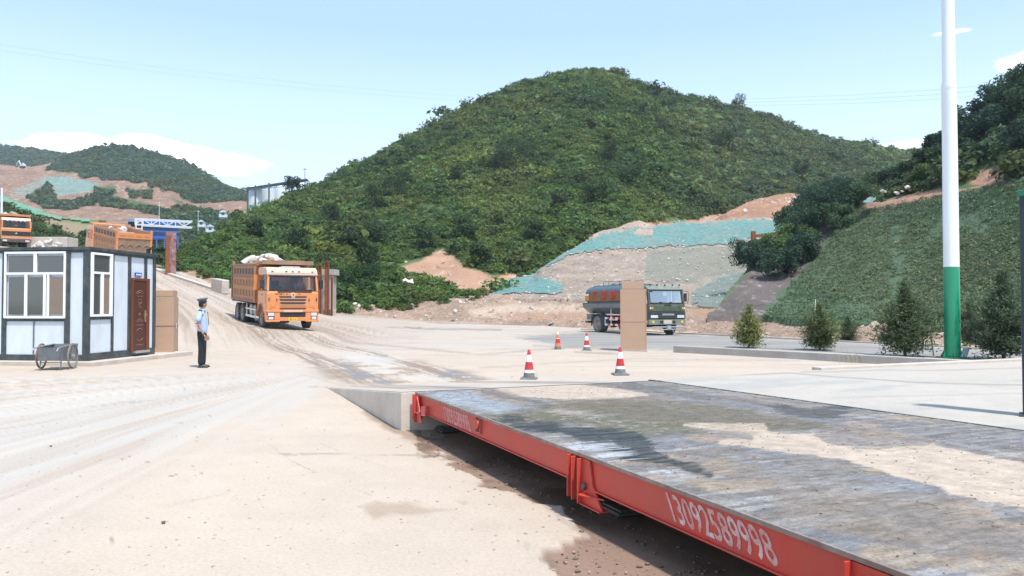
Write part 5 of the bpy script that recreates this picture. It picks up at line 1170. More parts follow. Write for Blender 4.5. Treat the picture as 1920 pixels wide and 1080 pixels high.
# door
a = S(245, 277.5, 521, 657); y0, y1, z0, z1 = a[2], a[3], a[4], a[5]
d = MB(); d.box(-.045, .0, y0, y0 + .10, z0, z1); d.box(-.045, .0, y1 - .16, y1, z0, z1); d.box(-.045, 0, y0 + .10, y1 - .16, z1 - .07, z1); df = d.build('door_frame', MAT['doorframe'], CAB, bevel=.006)
dl = MB(); dl.box(-.025, .0, y0 + .10, y1 - .16, z0 + .03, z1 - .07); dr = dl.build('door', MAT['door'], CAB, bevel=.004)
yc = (y0 + y1 - .06) / 2; dh = z1 - z0; orn = MB(); orn.at(Matrix.Identity(4))
def arc(cy, cz, ry, rz, a0, a1, r=.009):
    orn.tube([(-.03, cy + ry * math.cos(q), cz + rz * math.sin(q)) for q in np.linspace(a0, a1, 9)], r, 5)
arc(yc, z0 + dh * .79, .17, .09, 0, math.pi); arc(yc, z0 + dh * .78, .10, .06, .2, math.pi - .2); arc(yc, z0 + dh * .68, .08, .05, math.pi, 2 * math.pi); arc(yc - .03, z0 + dh * .62, .04, .05, -1, 2.4); arc(yc, z0 + dh * .48, .05, .09, .3, math.pi - .3)
for q, wdt in ((.755, .26), (.71, .16), (.44, .2), (.415, .34), (.36, .34), (.09, .34)): orn.box(-.034, -.024, yc - wdt / 2, yc + wdt / 2, z0 + dh * q - .008, z0 + dh * q + .008)
arc(yc, z0 + dh * .28, .14, .07, 0, math.pi); arc(yc, z0 + dh * .18, .14, .07, math.pi, 2 * math.pi); orn.build('ornament', mat('ornament_mat', (.26, .15, .12), .35), dr)
hd = MB(); hd.box(-.06, -.025, y1 - .26, y1 - .21, z0 + dh * .40, z0 + dh * .56); hd.tube([(-.05, y1 - .235, z0 + dh * .5), (-.10, y1 - .235, z0 + dh * .5), (-.10, y1 - .36, z0 + dh * .5)], .012, 6); hd.build('handle', MAT['brass'], dr)
MB().box(-.13, -.0, y0 + .08, y1 - .1, z0 - .04, z0 + .03).build('doorstep', MAT['alu'], CAB)
a = S(252.5, 264.5, 511, 519); sg = MB().box(-.03, -.006, a[2], a[3], a[4], a[5]).build('sign', MAT['signblue'], CAB)
cw = (a[3] - a[2]) / 3.6
for k in range(3):
    cy = a[2] + (a[3] - a[2]) * (.2 + .3 * k); MB().box(-.034, -.03, cy - cw * .38, cy + cw * .38, a[4] + .035, a[5] - .035).build('sign_character_tile', MAT['white'], sg)
zc = H + .035; MB().box(.0, .10, DP - .35, DP - .27, zc, zc + .14).tube([(.05, DP - .31, zc + .12), (-.10, DP - .40, zc + .16)], .04, 8).build('security_camera', MAT['black'], CAB)
# concrete slab under the cabin
sl = MB(); sl.at(Mc); sl.box(-.42, LX + .5, -.40, DP + 1.5, -.4, -.002); o = sl.build('cabin_slab', MAT['concl'], bevel=.012); tag(o, kind='structure')
# ================================================================== HANDCART
p = G(107, 692, 0)
t = thing('handcart', 'grey two-wheeled metal handcart parked in front of the cabin', 'handcart', p, R(99))
# local: +X points to the handles' side away, wheels on the Y axis
cm = MAT['steelgrey']
def wheel_cart(y, m):
    w = MB(); n = 26; r = .325
    w.lathe([(r - .045, y - .014), (r - .033, y - .02), (r, y - .012), (r, y + .012), (r - .033, y + .02), (r - .045, y + .014), (r - .045, y - .014)], n, (0, 0, .335), 'y', caps=False)
    o = w.build('wheel', m, t, smooth=True); s = MB()
    for k in range(14):
        a = k * math.pi / 7; s.tube([(0.02 * math.cos(a + 1.3), y + (.012 if k % 2 else -.012), .335 + .02 * math.sin(a + 1.3)), (.285 * math.cos(a), y, .335 + .285 * math.sin(a))], .003, 4)
    s.lathe([(.032, y - .04), (.032, y + .04)], 10, (0, 0, .335), 'y'); s.build('spokes', MAT['alu'], o)
wheel_cart(-.37, MAT['tyredust']); wheel_cart(.37, mat('wheel_rusty', (.26, .13, .10), .7, var=.2, dirt=(.2, .18, .15), dirt_amt=.4))
MB().tube([(0, -.36, .335), (0, .36, .335)], .014, 8).build('axle', MAT['chassis'], t)
b = MB()
def quad(a_, b_, c_, d_, th=.006):
    n = (Vector(b_) - Vector(a_)).cross(Vector(c_) - Vector(a_)).normalized() * th; P_ = [Vector(q) for q in (a_, b_, c_, d_)]; b.add(P_ + [q + n for q in P_], [(0, 1, 2, 3), (7, 6, 5, 4), (0, 4, 5, 1), (1, 5, 6, 2), (2, 6, 7, 3), (3, 7, 4, 0)])
x0, x1, z0, z1 = -.42, .40, .24, .60
quad((x0, -.29, z0), (x1, -.29, z0), (x1, .29, z0), (x0, .29, z0))
quad((x0 + .02, -.29, z0), (x0, -.30, z1 - .03), (x0, .30, z1 - .03), (x0 + .02, .29, z0)); quad((x1, -.29, z0), (x1 + .1, -.30, z1 + .02), (x1 + .1, .30, z1 + .02), (x1, .29, z0))
quad((x0 + .02, -.29, z0), (x1, -.29, z0), (x1 + .1, -.30, z1 + .02), (x0, -.30, z1 - .03)); quad((x0 + .02, .29, z0), (x1, .29, z0), (x1 + .1, .30, z1 + .02), (x0, .30, z1 - .03))
b.build('tray', cm, t)
MB().box(x0 + .06, x1 - .02, -.235, .235, z0 + .02, z0 + .17).build('cement_dust', MAT['rockt'], t)
for y in (-.28, .28):
    MB().tube([(x0 - .32, y, .50), (x0 - .24, y, .56), (x0, y, .585), (x1 + .12, y, .62)], .015, 8).build('handle', MAT['alu'], t)
    MB().tube([(x0 + .06, y * .85, .27), (x0 + .02, y * .85, .0)], .014, 6).build('leg', cm, t)
MB().tube([(x0 + .06, -.24, .20), (x0 + .06, .24, .20)], .01, 6).build('leg_brace', cm, t)
# ================================================================== TRUCKS
def wheel(root, x, y, r, w, side, dual=False, m='tyre'):
    """side: +1 outside is +y"""
    yo = y; ws = [(yo - side * w / 2)] + ([(yo - side * (w * 1.62))] if dual else [])
    for i, yc in enumerate(ws):
        b = MB(); pr = [(r * .60, yc - w * .42), (r * .90, yc - w * .5), (r * .98, yc - w * .42), (r, yc - w * .25), (r, yc + w * .25), (r * .98, yc + w * .42), (r * .90, yc + w * .5), (r * .60, yc + w * .42)]
        b.lathe(pr, 32, (x, 0, r), 'y', caps=False); wo = b.build('wheel', MAT[m], root, smooth=True)
        tr = MB()
        for k in range(40):
            a = k * math.pi / 20
            tr.at(Matrix.Translation((x, 0, r)) @ Matrix.Rotation(a, 4, 'Y')); tr.box(-.018, .018, yc - w * .44, yc - w * .06, r - .005, r + .010); tr.box(.03, .066, yc + w * .06, yc + w * .44, r - .005, r + .010)
        if i == 0: tr.build('tread', MAT[m], wo)
        if i == 0:
            rb = MB(); o = side; rb.lathe([(.0, yc + o * w * .10), (.13, yc + o * w * .12), (.14, yc + o * w * .26), (.17, yc + o * w * .14), (r * .45, yc + o * w * .02), (r * .54, yc + o * w * .34), (r * .61, yc + o * w * .42), (r * .61, yc)], 28, (x, 0, r), 'y')
            ro = rb.build('rim', MAT['rim'], wo, smooth=True); nb = MB()
            for k in range(10):
                a = k * math.pi / 5; nb.lathe([(.014, yc + o * w * .1), (.014, yc + o * w * .22)], 6, (x + .21 * math.cos(a), 0, r + .21 * math.sin(a)), 'y')
            nb.build('wheel_nuts', MAT['chassis'], ro)
def arch_prof(xc, zc, r, n=9): return [(xc + r * math.cos(a), zc + r * math.sin(a)) for a in np.linspace(0, math.pi, n)]
def person_seated(x, y, z, root_loc, rotz, label):
    M = Matrix.Translation(root_loc) @ Matrix.Rotation(rotz, 4, 'Z'); q = M @ Vector((x, y, z))
    t = thing('person', label, 'person', q, rotz)
    skin_mesh('body', [(0, 0, .0), (0, 0, .25), (0, 0, .48), (.01, 0, .58), (.03, 0, .66), (.03, 0, .76), (0, .19, .47), (.12, .25, .24), (.36, .12, .26), (0, -.19, .47), (.12, -.25, .24), (.36, -.12, .26), (.2, .1, .0), (.2, -.1, .0)],
              [(0, 1), (1, 2), (2, 3), (3, 4), (4, 5), (2, 6), (6, 7), (7, 8), (2, 9), (9, 10), (10, 11), (0, 12), (0, 13)], [.15, .15, .12, .055, .09, .085, .07, .05, .04, .07, .05, .04, .09, .09], MAT['skin'], t)
    skin_mesh('shirt', [(0, 0, .02), (0, 0, .25), (0, 0, .46), (0, .2, .46), (.09, .26, .28), (0, -.2, .46), (.09, -.26, .28)], [(0, 1), (1, 2), (2, 3), (3, 4), (2, 5), (5, 6)], [.17, .17, .14, .085, .07, .085, .07], MAT['shirtpink'], t)
    MB().lathe([(0, .085), (.09, .04), (.10, -.01), (.09, -.05)], 14, (.015, 0, .765)).build('hair', MAT['hair'], t, smooth=True)
    return t
def skin_mesh(name, vs, es, rad, m, parent, sub=2, root=0, branch=True):
    me = bpy.data.meshes.new(name); me.from_pydata(vs, es, []); o = bpy.data.objects.new(name, me); COL.objects.link(o)
    sk = o.modifiers.new('s', 'SKIN'); sk.use_smooth_shade = True
    for i, r in enumerate(rad):
        q = me.skin_vertices[0].data[i]; q.radius = (r, r) if not isinstance(r, tuple) else r; q.use_root = (i == root)
    s = o.modifiers.new('d', 'SUBSURF'); s.levels = sub; s.render_levels = sub
    dg = bpy.context.evaluated_depsgraph_get(); m2 = bpy.data.meshes.new_from_object(o.evaluated_get(dg)); m2.name = name
    bpy.data.objects.remove(o); m2.materials.clear(); m2.materials.append(m)
    o = bpy.data.objects.new(name, m2); COL.objects.link(o); o.parent = parent
    m2.polygons.foreach_set('use_smooth', [True] * len(m2.polygons)); return o
def cab_shell(t, c, W2, body, roofm, zw0, zw1, zr, L=1.95, x_axle=-1.35, r_arch=.60, ztop_in=.16, arch=True):
    """hollow cab: lower body, pillars, back wall and roof"""
    b = MB()
    prof = [(-.02, .80), (0.0, 1.0), (0, zw0 - .12), (-.05, zw0), (-L, zw0), (-L, 1.10)] + [q for q in arch_prof(x_axle, .60, r_arch)[::-1] if q[0] > -L + .02 and q[1] > .62] + [(-.55, .80)]
    b.prism(prof, -W2, W2); b.build('cab_body', c, t, bevel=.03)
    for s in (-1, 1):
        MB().beam((-.07, s * (W2 - .05), zw0), (-.20, s * (W2 - .09), zw1), .09, .10, (1, 0, 0)).build('pillar', c, t); MB().beam((-1.05, s * (W2 - .03), zw0), (-1.05, s * (W2 - .05), zw1 + .02), .12, .05, (1, 0, 0)).build('pillar', c, t); MB().beam((-L + .1, s * (W2 - .03), zw0), (-L + .1, s * (W2 - .05), zw1), .5, .05, (1, 0, 0)).build('pillar', c, t)
    MB().box(-L, -L + .05, -W2 + .03, W2 - .03, zw0, zw1 + .02).build('back_wall', c, t)
    rf = MB(); rf.prism([(-.14, zw1 - .03), (-.10, zw1 + .04), (-.20, zr - .12), (-.42, zr), (-L + .12, zr), (-L, zr - .1), (-L, zw1)], -W2 + .02, W2 - .02); rf.build('roof', roofm, t, bevel=.06, bseg=3)
    ft = MB(); ft.box(-L + .06, -.12, -W2 + .04, W2 - .04, zw0 - .03, zw0 + .01); ft.build('dashboard', MAT['chassis'], t)
    st = MB(); st.box(-1.5, -.95, .3, .85, zw0, zw0 + .22); st.box(-1.6, -1.45, .3, .85, zw0, zw0 + .72); st.box(-1.5, -.95, -.85, -.3, zw0, zw0 + .22); st.box(-1.6, -1.45, -.85, -.3, zw0, zw0 + .72); st.build('seat', MAT['chassis'], t, bevel=.05)
    # windscreen and side glass
    g_ = MB(); y = W2 - .12; g_.add([(-.085, -y, zw0 + .02), (-.085, y, zw0 + .02), (-.195, y - .03, zw1 - .02), (-.195, -y + .03, zw1 - .02)], [(0, 1, 2, 3)]); ws = g_.build('windscreen', MAT['clear'], t)
    fm = MB(); e = .045
    fm.beam((-.055, -y, zw0 + .03), (-.055, y, zw0 + .03), .03, e * 1.5); fm.beam((-.165, -y, zw1 - .03), (-.165, y, zw1 - .03), .03, e * 1.4)
    for s in (-1, 1): fm.beam((-.055, s * y, zw0 + .03), (-.165, s * (y - .03), zw1 - .03), e, .03, (1, 0, 0))
    fm.build('windscreen_seal', MAT['black'], ws)
    for s in (-1, 1):
        q = MB(); yy = s * (W2 - .035); q.add([(-.2, yy, zw0 + .02), (-1.0, yy, zw0 + .02), (-1.0, yy, zw1 - .02), (-.32, yy, zw1 - .02)], [(0, 1, 2, 3)]); q.build('side_window', MAT['clear'], t)
        dm = MB(); dm.box(-1.12, -.22, s * (W2 + .001), s * (W2 + .012), 1.02, zw0 - .04) if False else dm.box(-1.12, -.24, min(s * W2, s * (W2 + .012)), max(s * W2, s * (W2 + .012)), 1.25, zw0 - .03); do = dm.build('door', c, t, bevel=.008)
        MB().box(-1.02, -.88, min(s * (W2 + .012), s * (W2 + .04)), max(s * (W2 + .012), s * (W2 + .04)), zw0 - .22, zw0 - .18).build('handle', MAT['black'], do)
    return ws
def dump_truck(name, label, loc, rotz, style, rot=None, group='orange dump trucks'):
    t = thing(name, label, 'dump truck', loc, rotz, group, rot=rot); W2 = 1.24; r = .52
    new = style == 'new'
    C, RC, BX = (MAT['orange'], MAT['peach'], MAT['orangedirty']) if new else (MAT['orange'], MAT['orange'] if style != 'old' else MAT['peach'], MAT['orangedirty'])  # peach cab roof: highlights on the orange put into the paint colour
    zw0, zw1, zr = (1.86, 2.60, 2.98) if new else (1.95, 2.66, 2.95)
    ws = cab_shell(t, C, W2 - .02, C, RC, zw0, zw1, zr)
    # chassis
    c = MB(); c.box(-8.0, -.3, -.45, -.33, .78, 1.06); c.box(-8.0, -.3, .33, .45, .78, 1.06)
    for x in (-.6, -2.2, -3.6, -5.0, -6.4, -7.6): c.box(x - .05, x + .05, -.33, .33, .82, 1.0)
    for x in (-1.35, -5.55, -6.90): c.tube([(x, -1.0, r), (x, 1.0, r)], .09, 10); c.lathe([(0, -.22), (.24, -.15), (.24, .15), (0, .22)], 14, (x, 0, r), 'y')
    c.build('chassis', MAT['chassis'], t)
    for s in (-1, 1):
        wheel(t, -1.35, s * 1.18, r, .31, s)
        for x in (-5.55, -6.90): wheel(t, x, s * 1.22, r, .28, s, dual=True)
        f = MB(); pts = arch_prof(-1.35, .60, .64, 11); n = len(pts)
        f.add([(x, s * (W2 - .30), z) for x, z in pts] + [(x, s * (W2 + .01), z) for x, z in pts] + [(x * 1 + (x + 1.35) * .05, s * (W2 + .01), z + (z - .6) * .06) for x, z in pts], [(i, i + 1, n + i + 1, n + i) for i in range(n - 1)] + [(n + i, n + i + 1, 2 * n + i + 1, 2 * n + i) for i in range(n - 1)])
        f.build('mudguard', C if new else MAT['black'], t)
        f = MB(); f.box(-7.7, -4.8, min(s * .8, s * 1.22), max(s * .8, s * 1.22), 1.13, 1.16); f.build('mudguard', MAT['chassis'], t)
    # tank, battery box, side guards
    MB().box(-4.3, -3.1, -1.12, -.55, .55, 1.05).build('fuel_tank', MAT['rim'], t, bevel=.08); MB().box(-4.0, -2.9, .55, 1.12, .55, 1.05).build('battery_box', MAT['chassis'], t, bevel=.03)
    for s in (-1, 1):
        g_ = MB(); g_.beam((-4.7, s * 1.2, .50), (-2.35, s * 1.2, .50), .03, .11); g_.beam((-4.7, s * 1.2, .86), (-2.35, s * 1.2, .86), .03, .07)
        for x in (-4.5, -3.5, -2.55): g_.beam((x, s * 1.19, .46), (x, s * 1.19, 1.1), .06, .04)
        g_.build('side_guard', MAT['conewhite'], t)
        MB().box(-2.12, -2.0, min(s * .9, s * 1.15), max(s * .9, s * 1.15), .6, 2.4).build('exhaust_stack' if s > 0 else 'air_intake', MAT['chassis'], t, bevel=.03)
    # front dress
    if new:
        b = MB(); b.box(-.26, .05, -W2, W2, .86, .98); b.box(-.26, .05, -.62, .62, .44, .62); b.box(-.26, .06, -W2, -.60, .40, .50); b.box(-.26, .06, .60, W2, .40, .50); b.box(-.30, .03, -.86, -.60, .50, .86); b.box(-.30, .03, .60, .86, .50, .86); b.box(-.34, -.02, -W2, -1.16, .50, .86); b.box(-.34, -.02, 1.16, W2, .50, .86)
        bo = b.build('bumper', C, t, bevel=.02)
        MB().box(-.10, .015, -.60, .60, .62, .86).build('air_intake_grille', MAT['black'], bo); MB().box(.0, .02, -.62, .62, .995, 1.075).build('lower_grille', MAT['darkred'], t)
        MB().box(.05, .075, -.45, .45, .872, .965).build('step_plate', MAT['peach'], bo)
        for s in (-1, 1):
            MB().box(-.12, .03, min(s * .87, s * 1.155), max(s * .87, s * 1.155), .68, .85).build('headlight', MAT['lamp'], t, bevel=.015)
            MB().box(-.12, .03, min(s * .90, s * 1.13), max(s * .90, s * 1.13), .52, .64).build('fog_light', MAT['lamp'], t, bevel=.015)
            MB().box(-.01, .015, min(s * .80, s * 1.06), max(s * .80, s * 1.06), 1.10, 1.66).build('cab_corner_panel', MAT['orange'], t, bevel=.02)
            MB().box(.0, .022, min(s * .74, s * .78), max(s * .74, s * .78), 1.38, 1.50).build('vent', MAT['black'], t); MB().box(.0, .022, min(s * 1.10, s * 1.14), max(s * 1.10, s * 1.14), 1.38, 1.54).build('vent', MAT['black'], t)
            MB().box(.0, .03, min(s * .95, s * 1.1), max(s * .95, s * 1.1), 1.02, 1.06).build('marker_light', MAT['amber'], t)
            mm = MB(); mm.box(-.28, -.16, min(s * 1.30, s * 1.50), max(s * 1.30, s * 1.50), 1.98, 2.42); mo = mm.build('mirror', MAT['black'], t, bevel=.03)
            MB().tube([(-.2, s * 1.2, 2.62), (-.15, s * 1.4, 2.6), (-.2, s * 1.42, 2.42)], .018, 6).tube([(-.2, s * 1.2, 1.9), (-.2, s * 1.4, 1.98)], .018, 6).build('mirror_arm', MAT['black'], mo)
        gr = MB()
        for k, (z, hw, hh_) in enumerate(((1.585, .66, .040), (1.44, .63, .045), (1.285, .60, .050))): gr.prism([(-hw, z + hh_), (hw, z + hh_), (hw - .05, z - hh_), (-hw + .05, z - hh_)], .012, .024, axis='x')
        gr.build('grille', MAT['darkred'], t)
        g2 = MB(); [g2.box(.02, .032, -.66 + .02 * k, .66 - .02 * k, z - .012, z + .012) for k, z in enumerate((1.515, 1.365, 1.21))]; g2.build('grille_bar', MAT['peach'], t)
        em = MB(); em.lathe([(.0, .045), (.10, .045), (.115, .03), (.115, .0)], 22, (0.0, .0, 1.68), 'x'); em.prism([(-.14, 1.70), (.14, 1.70), (.06, 1.53), (-.06, 1.53)], .01, .028, axis='x'); eo = em.build('emblem', MAT['peach'], t)
        text_mesh('emblem_mark', 'S', .17, MAT['chassis'], eo, Matrix.Translation((.052, 0, 1.68)) @ Matrix.Rotation(R(90), 4, 'Z') @ Matrix.Rotation(R(90), 4, 'X'), .004)
        text_mesh('lettering', '陕汽重卡', .10, MAT['chassis'], t, Matrix.Translation((.008, -.62, 1.72)) @ Matrix.Rotation(R(90), 4, 'Z') @ Matrix.Rotation(R(90), 4, 'X'), .002, spacing=1.15)
        MB().box(.0, .012, -.33, -.24, 1.71, 1.74).box(.0, .012, .25, .35, 1.71, 1.74).build('badge', MAT['chassis'], t)
        pl = MB().box(.055, .075, -.22, .22, .455, .595).build('licence_plate', MAT['plate'], t)
        text_mesh('plate_characters', '冀F·3152', .085, MAT['chassis'], pl, Matrix.Translation((.077, 0, .525)) @ Matrix.Rotation(R(90), 4, 'Z') @ Matrix.Rotation(R(90), 4, 'X'), .001)
        for y in (-.95, -.3, .0, .3, .95): MB().box(-.20, -.14, y - .05, y + .05, 2.76, 2.81, rot=(0, -.4, 0)).build('roof_marker', MAT['chassis'], t)
        MB().box(-1.0, -.5, -.45, .45, 2.98, 3.04).build('roof_hatch', MAT['alu'], t, bevel=.02)
        vz = MB(); vz.add([(-.10, -1.14, 2.60), (-.10, 1.14, 2.60), (-.13, 1.14, 2.72), (-.13, -1.14, 2.72), (-.14, -1.14, 2.58), (-.14, 1.14, 2.58), (-.2, 1.14, 2.72), (-.2, -1.14, 2.72)], [(0, 1, 2, 3), (7, 6, 5, 4), (0, 4, 5, 1), (3, 2, 6, 7), (0, 3, 7, 4), (1, 5, 6, 2)]); vz.build('sun_visor', MAT['steelgrey'], t)
        for y in (-.75, -.1, .45):
            MB().beam((-.045, y, 1.88), (-.07, y + .42, 1.93), .015, .03).build('wiper', MAT['black'], t)
        MB().box(-.06, .008, -.72, .9, 1.80, 1.845).build('wiper_cowl', MAT['darkred'], t)
        # things seen behind the windscreen: folded curtain and red tassels
        cu = MB()
        for k in range(9): cu.lathe([(.045, 2.34), (.05, 2.58)], 8, (-.35, -.88 + k * .09, 0))
        cu.build('curtain', mat('curtain_red', (.50, .16, .10), .9), t)
        MB().box(-.13, -.125, .90, 1.0, 1.93, 1.99).build('sticker', MAT['white'], t)
    else:
        b = MB(); b.box(-.20, .06, -W2, W2, .55, .85); b.build('bumper', MAT['chassis'], t, bevel=.02)
        MB().box(-.02, .03, -W2 + .04, W2 - .04, 1.18, 1.62).build('grille', MAT['black'], t, bevel=.02)
        MB().box(-.02, .05, -W2 + .06, W2 - .06, .92, .98).build('step_plate', MAT['alu'], t)
        em = MB(); [em.prism([(math.cos(a) * .02 - math.sin(a) * .03, math.sin(a) * .02 + math.cos(a) * .03), (math.cos(a) * .13, math.sin(a) * .13), (math.cos(a) * .02 + math.sin(a) * .03, math.sin(a) * .02 - math.cos(a) * .03)], .03, .045, axis='x') for a in (R(90), R(210), R(330))]
        for q in range(len(em.v)): em.v[q] = em.v[q] + Vector((0, 0, 1.42))
        em.build('emblem', MAT['white'], t)
        for s in (-1, 1):
            MB().box(.055, .075, min(s * .75, s * 1.1), max(s * .75, s * 1.1), .62, .78).build('headlight', MAT['lamp'], t); MB().box(-.28, -.2, min(s * 1.3, s * 1.48), max(s * 1.3, s * 1.48), 1.95, 2.35).build('mirror', MAT['black'], t)
            MB().tube([(-.2, s * 1.2, 2.5), (-.22, s * 1.4, 2.5), (-.24, s * 1.4, 2.35)], .015, 5).build('mirror_arm', MAT['black'], t)
        MB().box(-.14, -.135, -.1, .06, 2.16, 2.24).build('sticker', MAT['white'], t)
        for y in (-.7, -.35, 0, .35, .7): MB().box(-.15, -.12, y - .09, y + .09, 2.60, 2.64).build('roof_marker', MAT['white'], t)
    # body
    x0, x1, zb0, zt0 = -8.1, -2.2, 1.20, 3.12
    th = .06; W3 = 1.25
    top = MAT['orangeworn'] if new else MAT['orangedirty']
    for s in (-1, 1):
        a, b_ = sorted((s * (W3 - th), s * W3)); MB().box(x0, x1, a, b_, zb0, zt0).build('side_panel', BX, t)
        y0, y1 = sorted((s * W3, s * (W3 + .06)))
        rl = MB(); rl.box(x0, x1, y0, y1, zt0 - .10, zt0 + .02); rl.box(x0, x1 - .28, y0, y1, 2.46, 2.56); rl.box(x0, x1 - .28, y0, y1, zb0, zb0 + .14); rl.box(x0, x0 + .14, y0, y1, zb0 + .14, zt0 - .10)
        rl.build('side_rail', top, t, bevel=.012)
        MB().box(x1 - .30, x1, y0, y1 + (.01 if s > 0 else 0), zb0 + .02, zt0 + .06).build('front_post', MAT['orangedirty'] if new else MAT['orange'], t, bevel=.015)
        sl = MB(); dk_ = MB(); n = 7
        for k in range(n):
            xa = x0 + .35 + k * ((x1 - .40) - (x0 + .35)) / n; wq = ((x1 - .40) - (x0 + .35)) / n
            ya, yb = sorted((s * (W3 + .004), s * (W3 + .012))); pass
            for zq in (1.50, 2.02):
                yc_, yd_ = sorted((s * W3, s * (W3 + .035))); MB().box(xa + .10, xa + wq - .16, yc_, yd_, zq, zq + .30, tx=.05).build('stamping', MAT['stamp'], t, bevel=.02)
            ya, yb = sorted((s * (W3 + .004), s * (W3 + .012))); MB().box(xa + .12, xa + wq - .14, ya, yb, 2.62, 2.92).build('slot', MAT['chassis'], t)
    fp = MB(); fp.box(x1 - th, x1, -W3 + th, W3 - th, zb0, zt0 + .04); fp.box(x0, x1, -W3 + th, W3 - th, zb0, zb0 + .06)
    fp.prism([(x1, zt0 - .10), (x1, zt0 + .10), (-1.05, zt0 + .16), (-1.05, zt0 + .06)], -W3, W3); fp.build('headboard', MAT['orangedirty'], t, bevel=.012)
    for x in np.arange(-1.1, -.0, .2)[:0]: pass
    cr = MB()
    for y in np.linspace(-1.1, 1.1, 5): cr.box(-1.3, -1.04, y - .03, y + .03, zt0 + .14, zt0 + .19)
    cr.box(-1.08, -1.02, -W3, W3, zt0 + .0, zt0 + .20); cr.build('canopy_rib', MAT['orangeworn'] if new else MAT['orangedirty'], t)
    tg = MB(); tz = zt0 - (.0 if new else .12); tg.box(x0 - .07, x0, -W3 + .02, W3 - .02, zb0 - .1, tz); to = tg.build('tailgate', MAT['orangeworn'], t, bevel=.01)
    if not new:
        tp = MB(); tp.box(x0 - .12, x0 - .07, -W3, W3, tz - .42, tz - .02); tp.build('tailgate_band', MAT['orange'], to, bevel=.01)
        sl = MB(); [MB().box(x0 - .135, x0 - .121, y - .2, y + .2, tz - .26, tz - .16).build('tailgate_slot', MAT['orangedirty'], to) for y in (-.88, -.3, .3, .88)]
        hm_ = mat('hoop_dusty', (.34, .27, .21), .8, dirt=(.2, .13, .08), dirt_amt=.4)
        for y in (-.88, -.3, .3, .88):
            for zz in (1.95, 1.45): MB().tube([(x0 - .09, y + .20 * math.cos(q), zz + .20 * math.sin(q)) for q in np.linspace(0, math.pi, 9)], .035, 6).build('tailgate_hoop', hm_, to)
        for y in (-W3 - .02, W3 - .10): MB().box(x0 - .1, x0 + .12, y, y + .14, zb0, zt0 + .14).build('corner_post', MAT['orange'], t)
    else:
        for y in (-W3 - .01, W3 - .13): MB().box(x0 - .08, x0 + .05, y, y + .14, zb0, zt0 + .20).build('corner_post', MAT['orangeworn'], t)
    return t
h = Vector((.51, -.86)).normalized()
TL = Vector((-10.45, 36.6, 0)); rz = math.atan2(h.y, h.x)
zf = gzf(TL.x - h.x * 1.35, TL.y - h.y * 1.35); zr_ = gzf(TL.x - h.x * 6.2, TL.y - h.y * 6.2); pit = math.atan2(zr_ - zf, 4.85)
TL.z = zf - math.tan(pit) * 1.35 - .01
def place_rot(rz, pitch, roll=0): return (Matrix.Rotation(rz, 3, 'Z') @ Matrix.Rotation(pitch, 3, 'Y') @ Matrix.Rotation(roll, 3, 'X')).to_euler()
rot1 = place_rot(rz, pit)
T1 = dump_truck('dump_truck', 'orange dump truck with pale roof carrying rocks down the haul road towards the camera', TL, rz, 'new', rot=rot1)
M1 = Matrix.Translation(TL) @ rot1.to_matrix().to_4x4()
q = M1 @ Vector((-1.05, .58, 1.98))
def seated(q, rotz, label):
    t = thing('person', label, 'person', q, rotz)
    skin_mesh('body', [(0, 0, -.25), (0, 0, .0), (0, 0, .22), (.02, 0, .34), (.04, 0, .42), (.05, 0, .50), (0, .19, .20), (.14, .24, -.02), (.40, .12, .06), (0, -.19, .20), (.14, -.24, -.02), (.40, -.12, .06)],
              [(0, 1), (1, 2), (2, 3), (3, 4), (4, 5), (2, 6), (6, 7), (7, 8), (2, 9), (9, 10), (10, 11)], [.15, .14, .11, .05, .08, .078, .06, .045, .035, .06, .045, .035], MAT['skin'], t)
    skin_mesh('shirt', [(0, 0, -.26), (0, 0, .0), (0, 0, .21), (0, .19, .20), (.10, .24, .03), (0, -.19, .20), (.10, -.24, .03)], [(0, 1), (1, 2), (2, 3), (3, 4), (2, 5), (5, 6)], [.17, .165, .13, .08, .062, .08, .062], MAT['shirtpink'], t)
    MB().lathe([(0, .085), (.07, .065), (.095, .02), (.09, -.02)], 14, (.035, 0, .52)).build('hair', MAT['hair'], t, smooth=True)
seated(q, rz, 'driver in a pinkish shirt at the wheel of the loaded orange dump truck')
sw = M1 @ Vector((-.55, .58, 2.0))
stw = MB(); stw.lathe([(.19, -.012), (.215, -.012), (.215, .012), (.19, .012), (.19, -.012)], 24, caps=False); o = stw.build('steering_wheel', MAT['black'], T1); o.location = (-.62, .58, 2.02); o.rotation_euler = (0, R(-25), 0)
# the load of boulders
def load(M, seed, spots, label, soil_label, soil=(-7.7, -2.5), zt=2.75):
    rn = random.Random(seed); na, nb = 60, 26; a = np.linspace(soil[0], soil[1], na)[:, None]; b = np.linspace(-1.17, 1.17, nb)[None]
    e = np.minimum(1, np.minimum((a - soil[0]) / 1.0, (soil[1] - a) / 1.0)) * (1 - (b / 1.25) ** 4)
    z = zt + .42 * e + (fbm(a * 2 + seed, b * 2, 4) - .5) * .35
    P = np.stack([a + 0 * b, b + 0 * a, z], -1).reshape(-1, 3); P = np.array([tuple(M @ Vector(p)) for p in P])
    c = soilcol(P, (.36, .27, .21), 120, 2.0)
    o = mesh_np('rubble_load', P, gridF(na, nb), soilm, col=c, smooth=True); tag(o, soil_label, 'rubble', None, 'stuff')
    for i, (x, y, z, r) in enumerate(spots):
        b = MB(); b.rock((0, 0, 0), r, seed * 31 + i, .7); o = b.build('boulder', MAT['rockw'] if i % 4 != 3 else MAT['rockt']); o.location = M @ Vector((x, y, z)); tag(o, label, 'boulder', 'boulders loaded on ' + soil_label.split(' on ')[-1])
rn = random.Random(4)
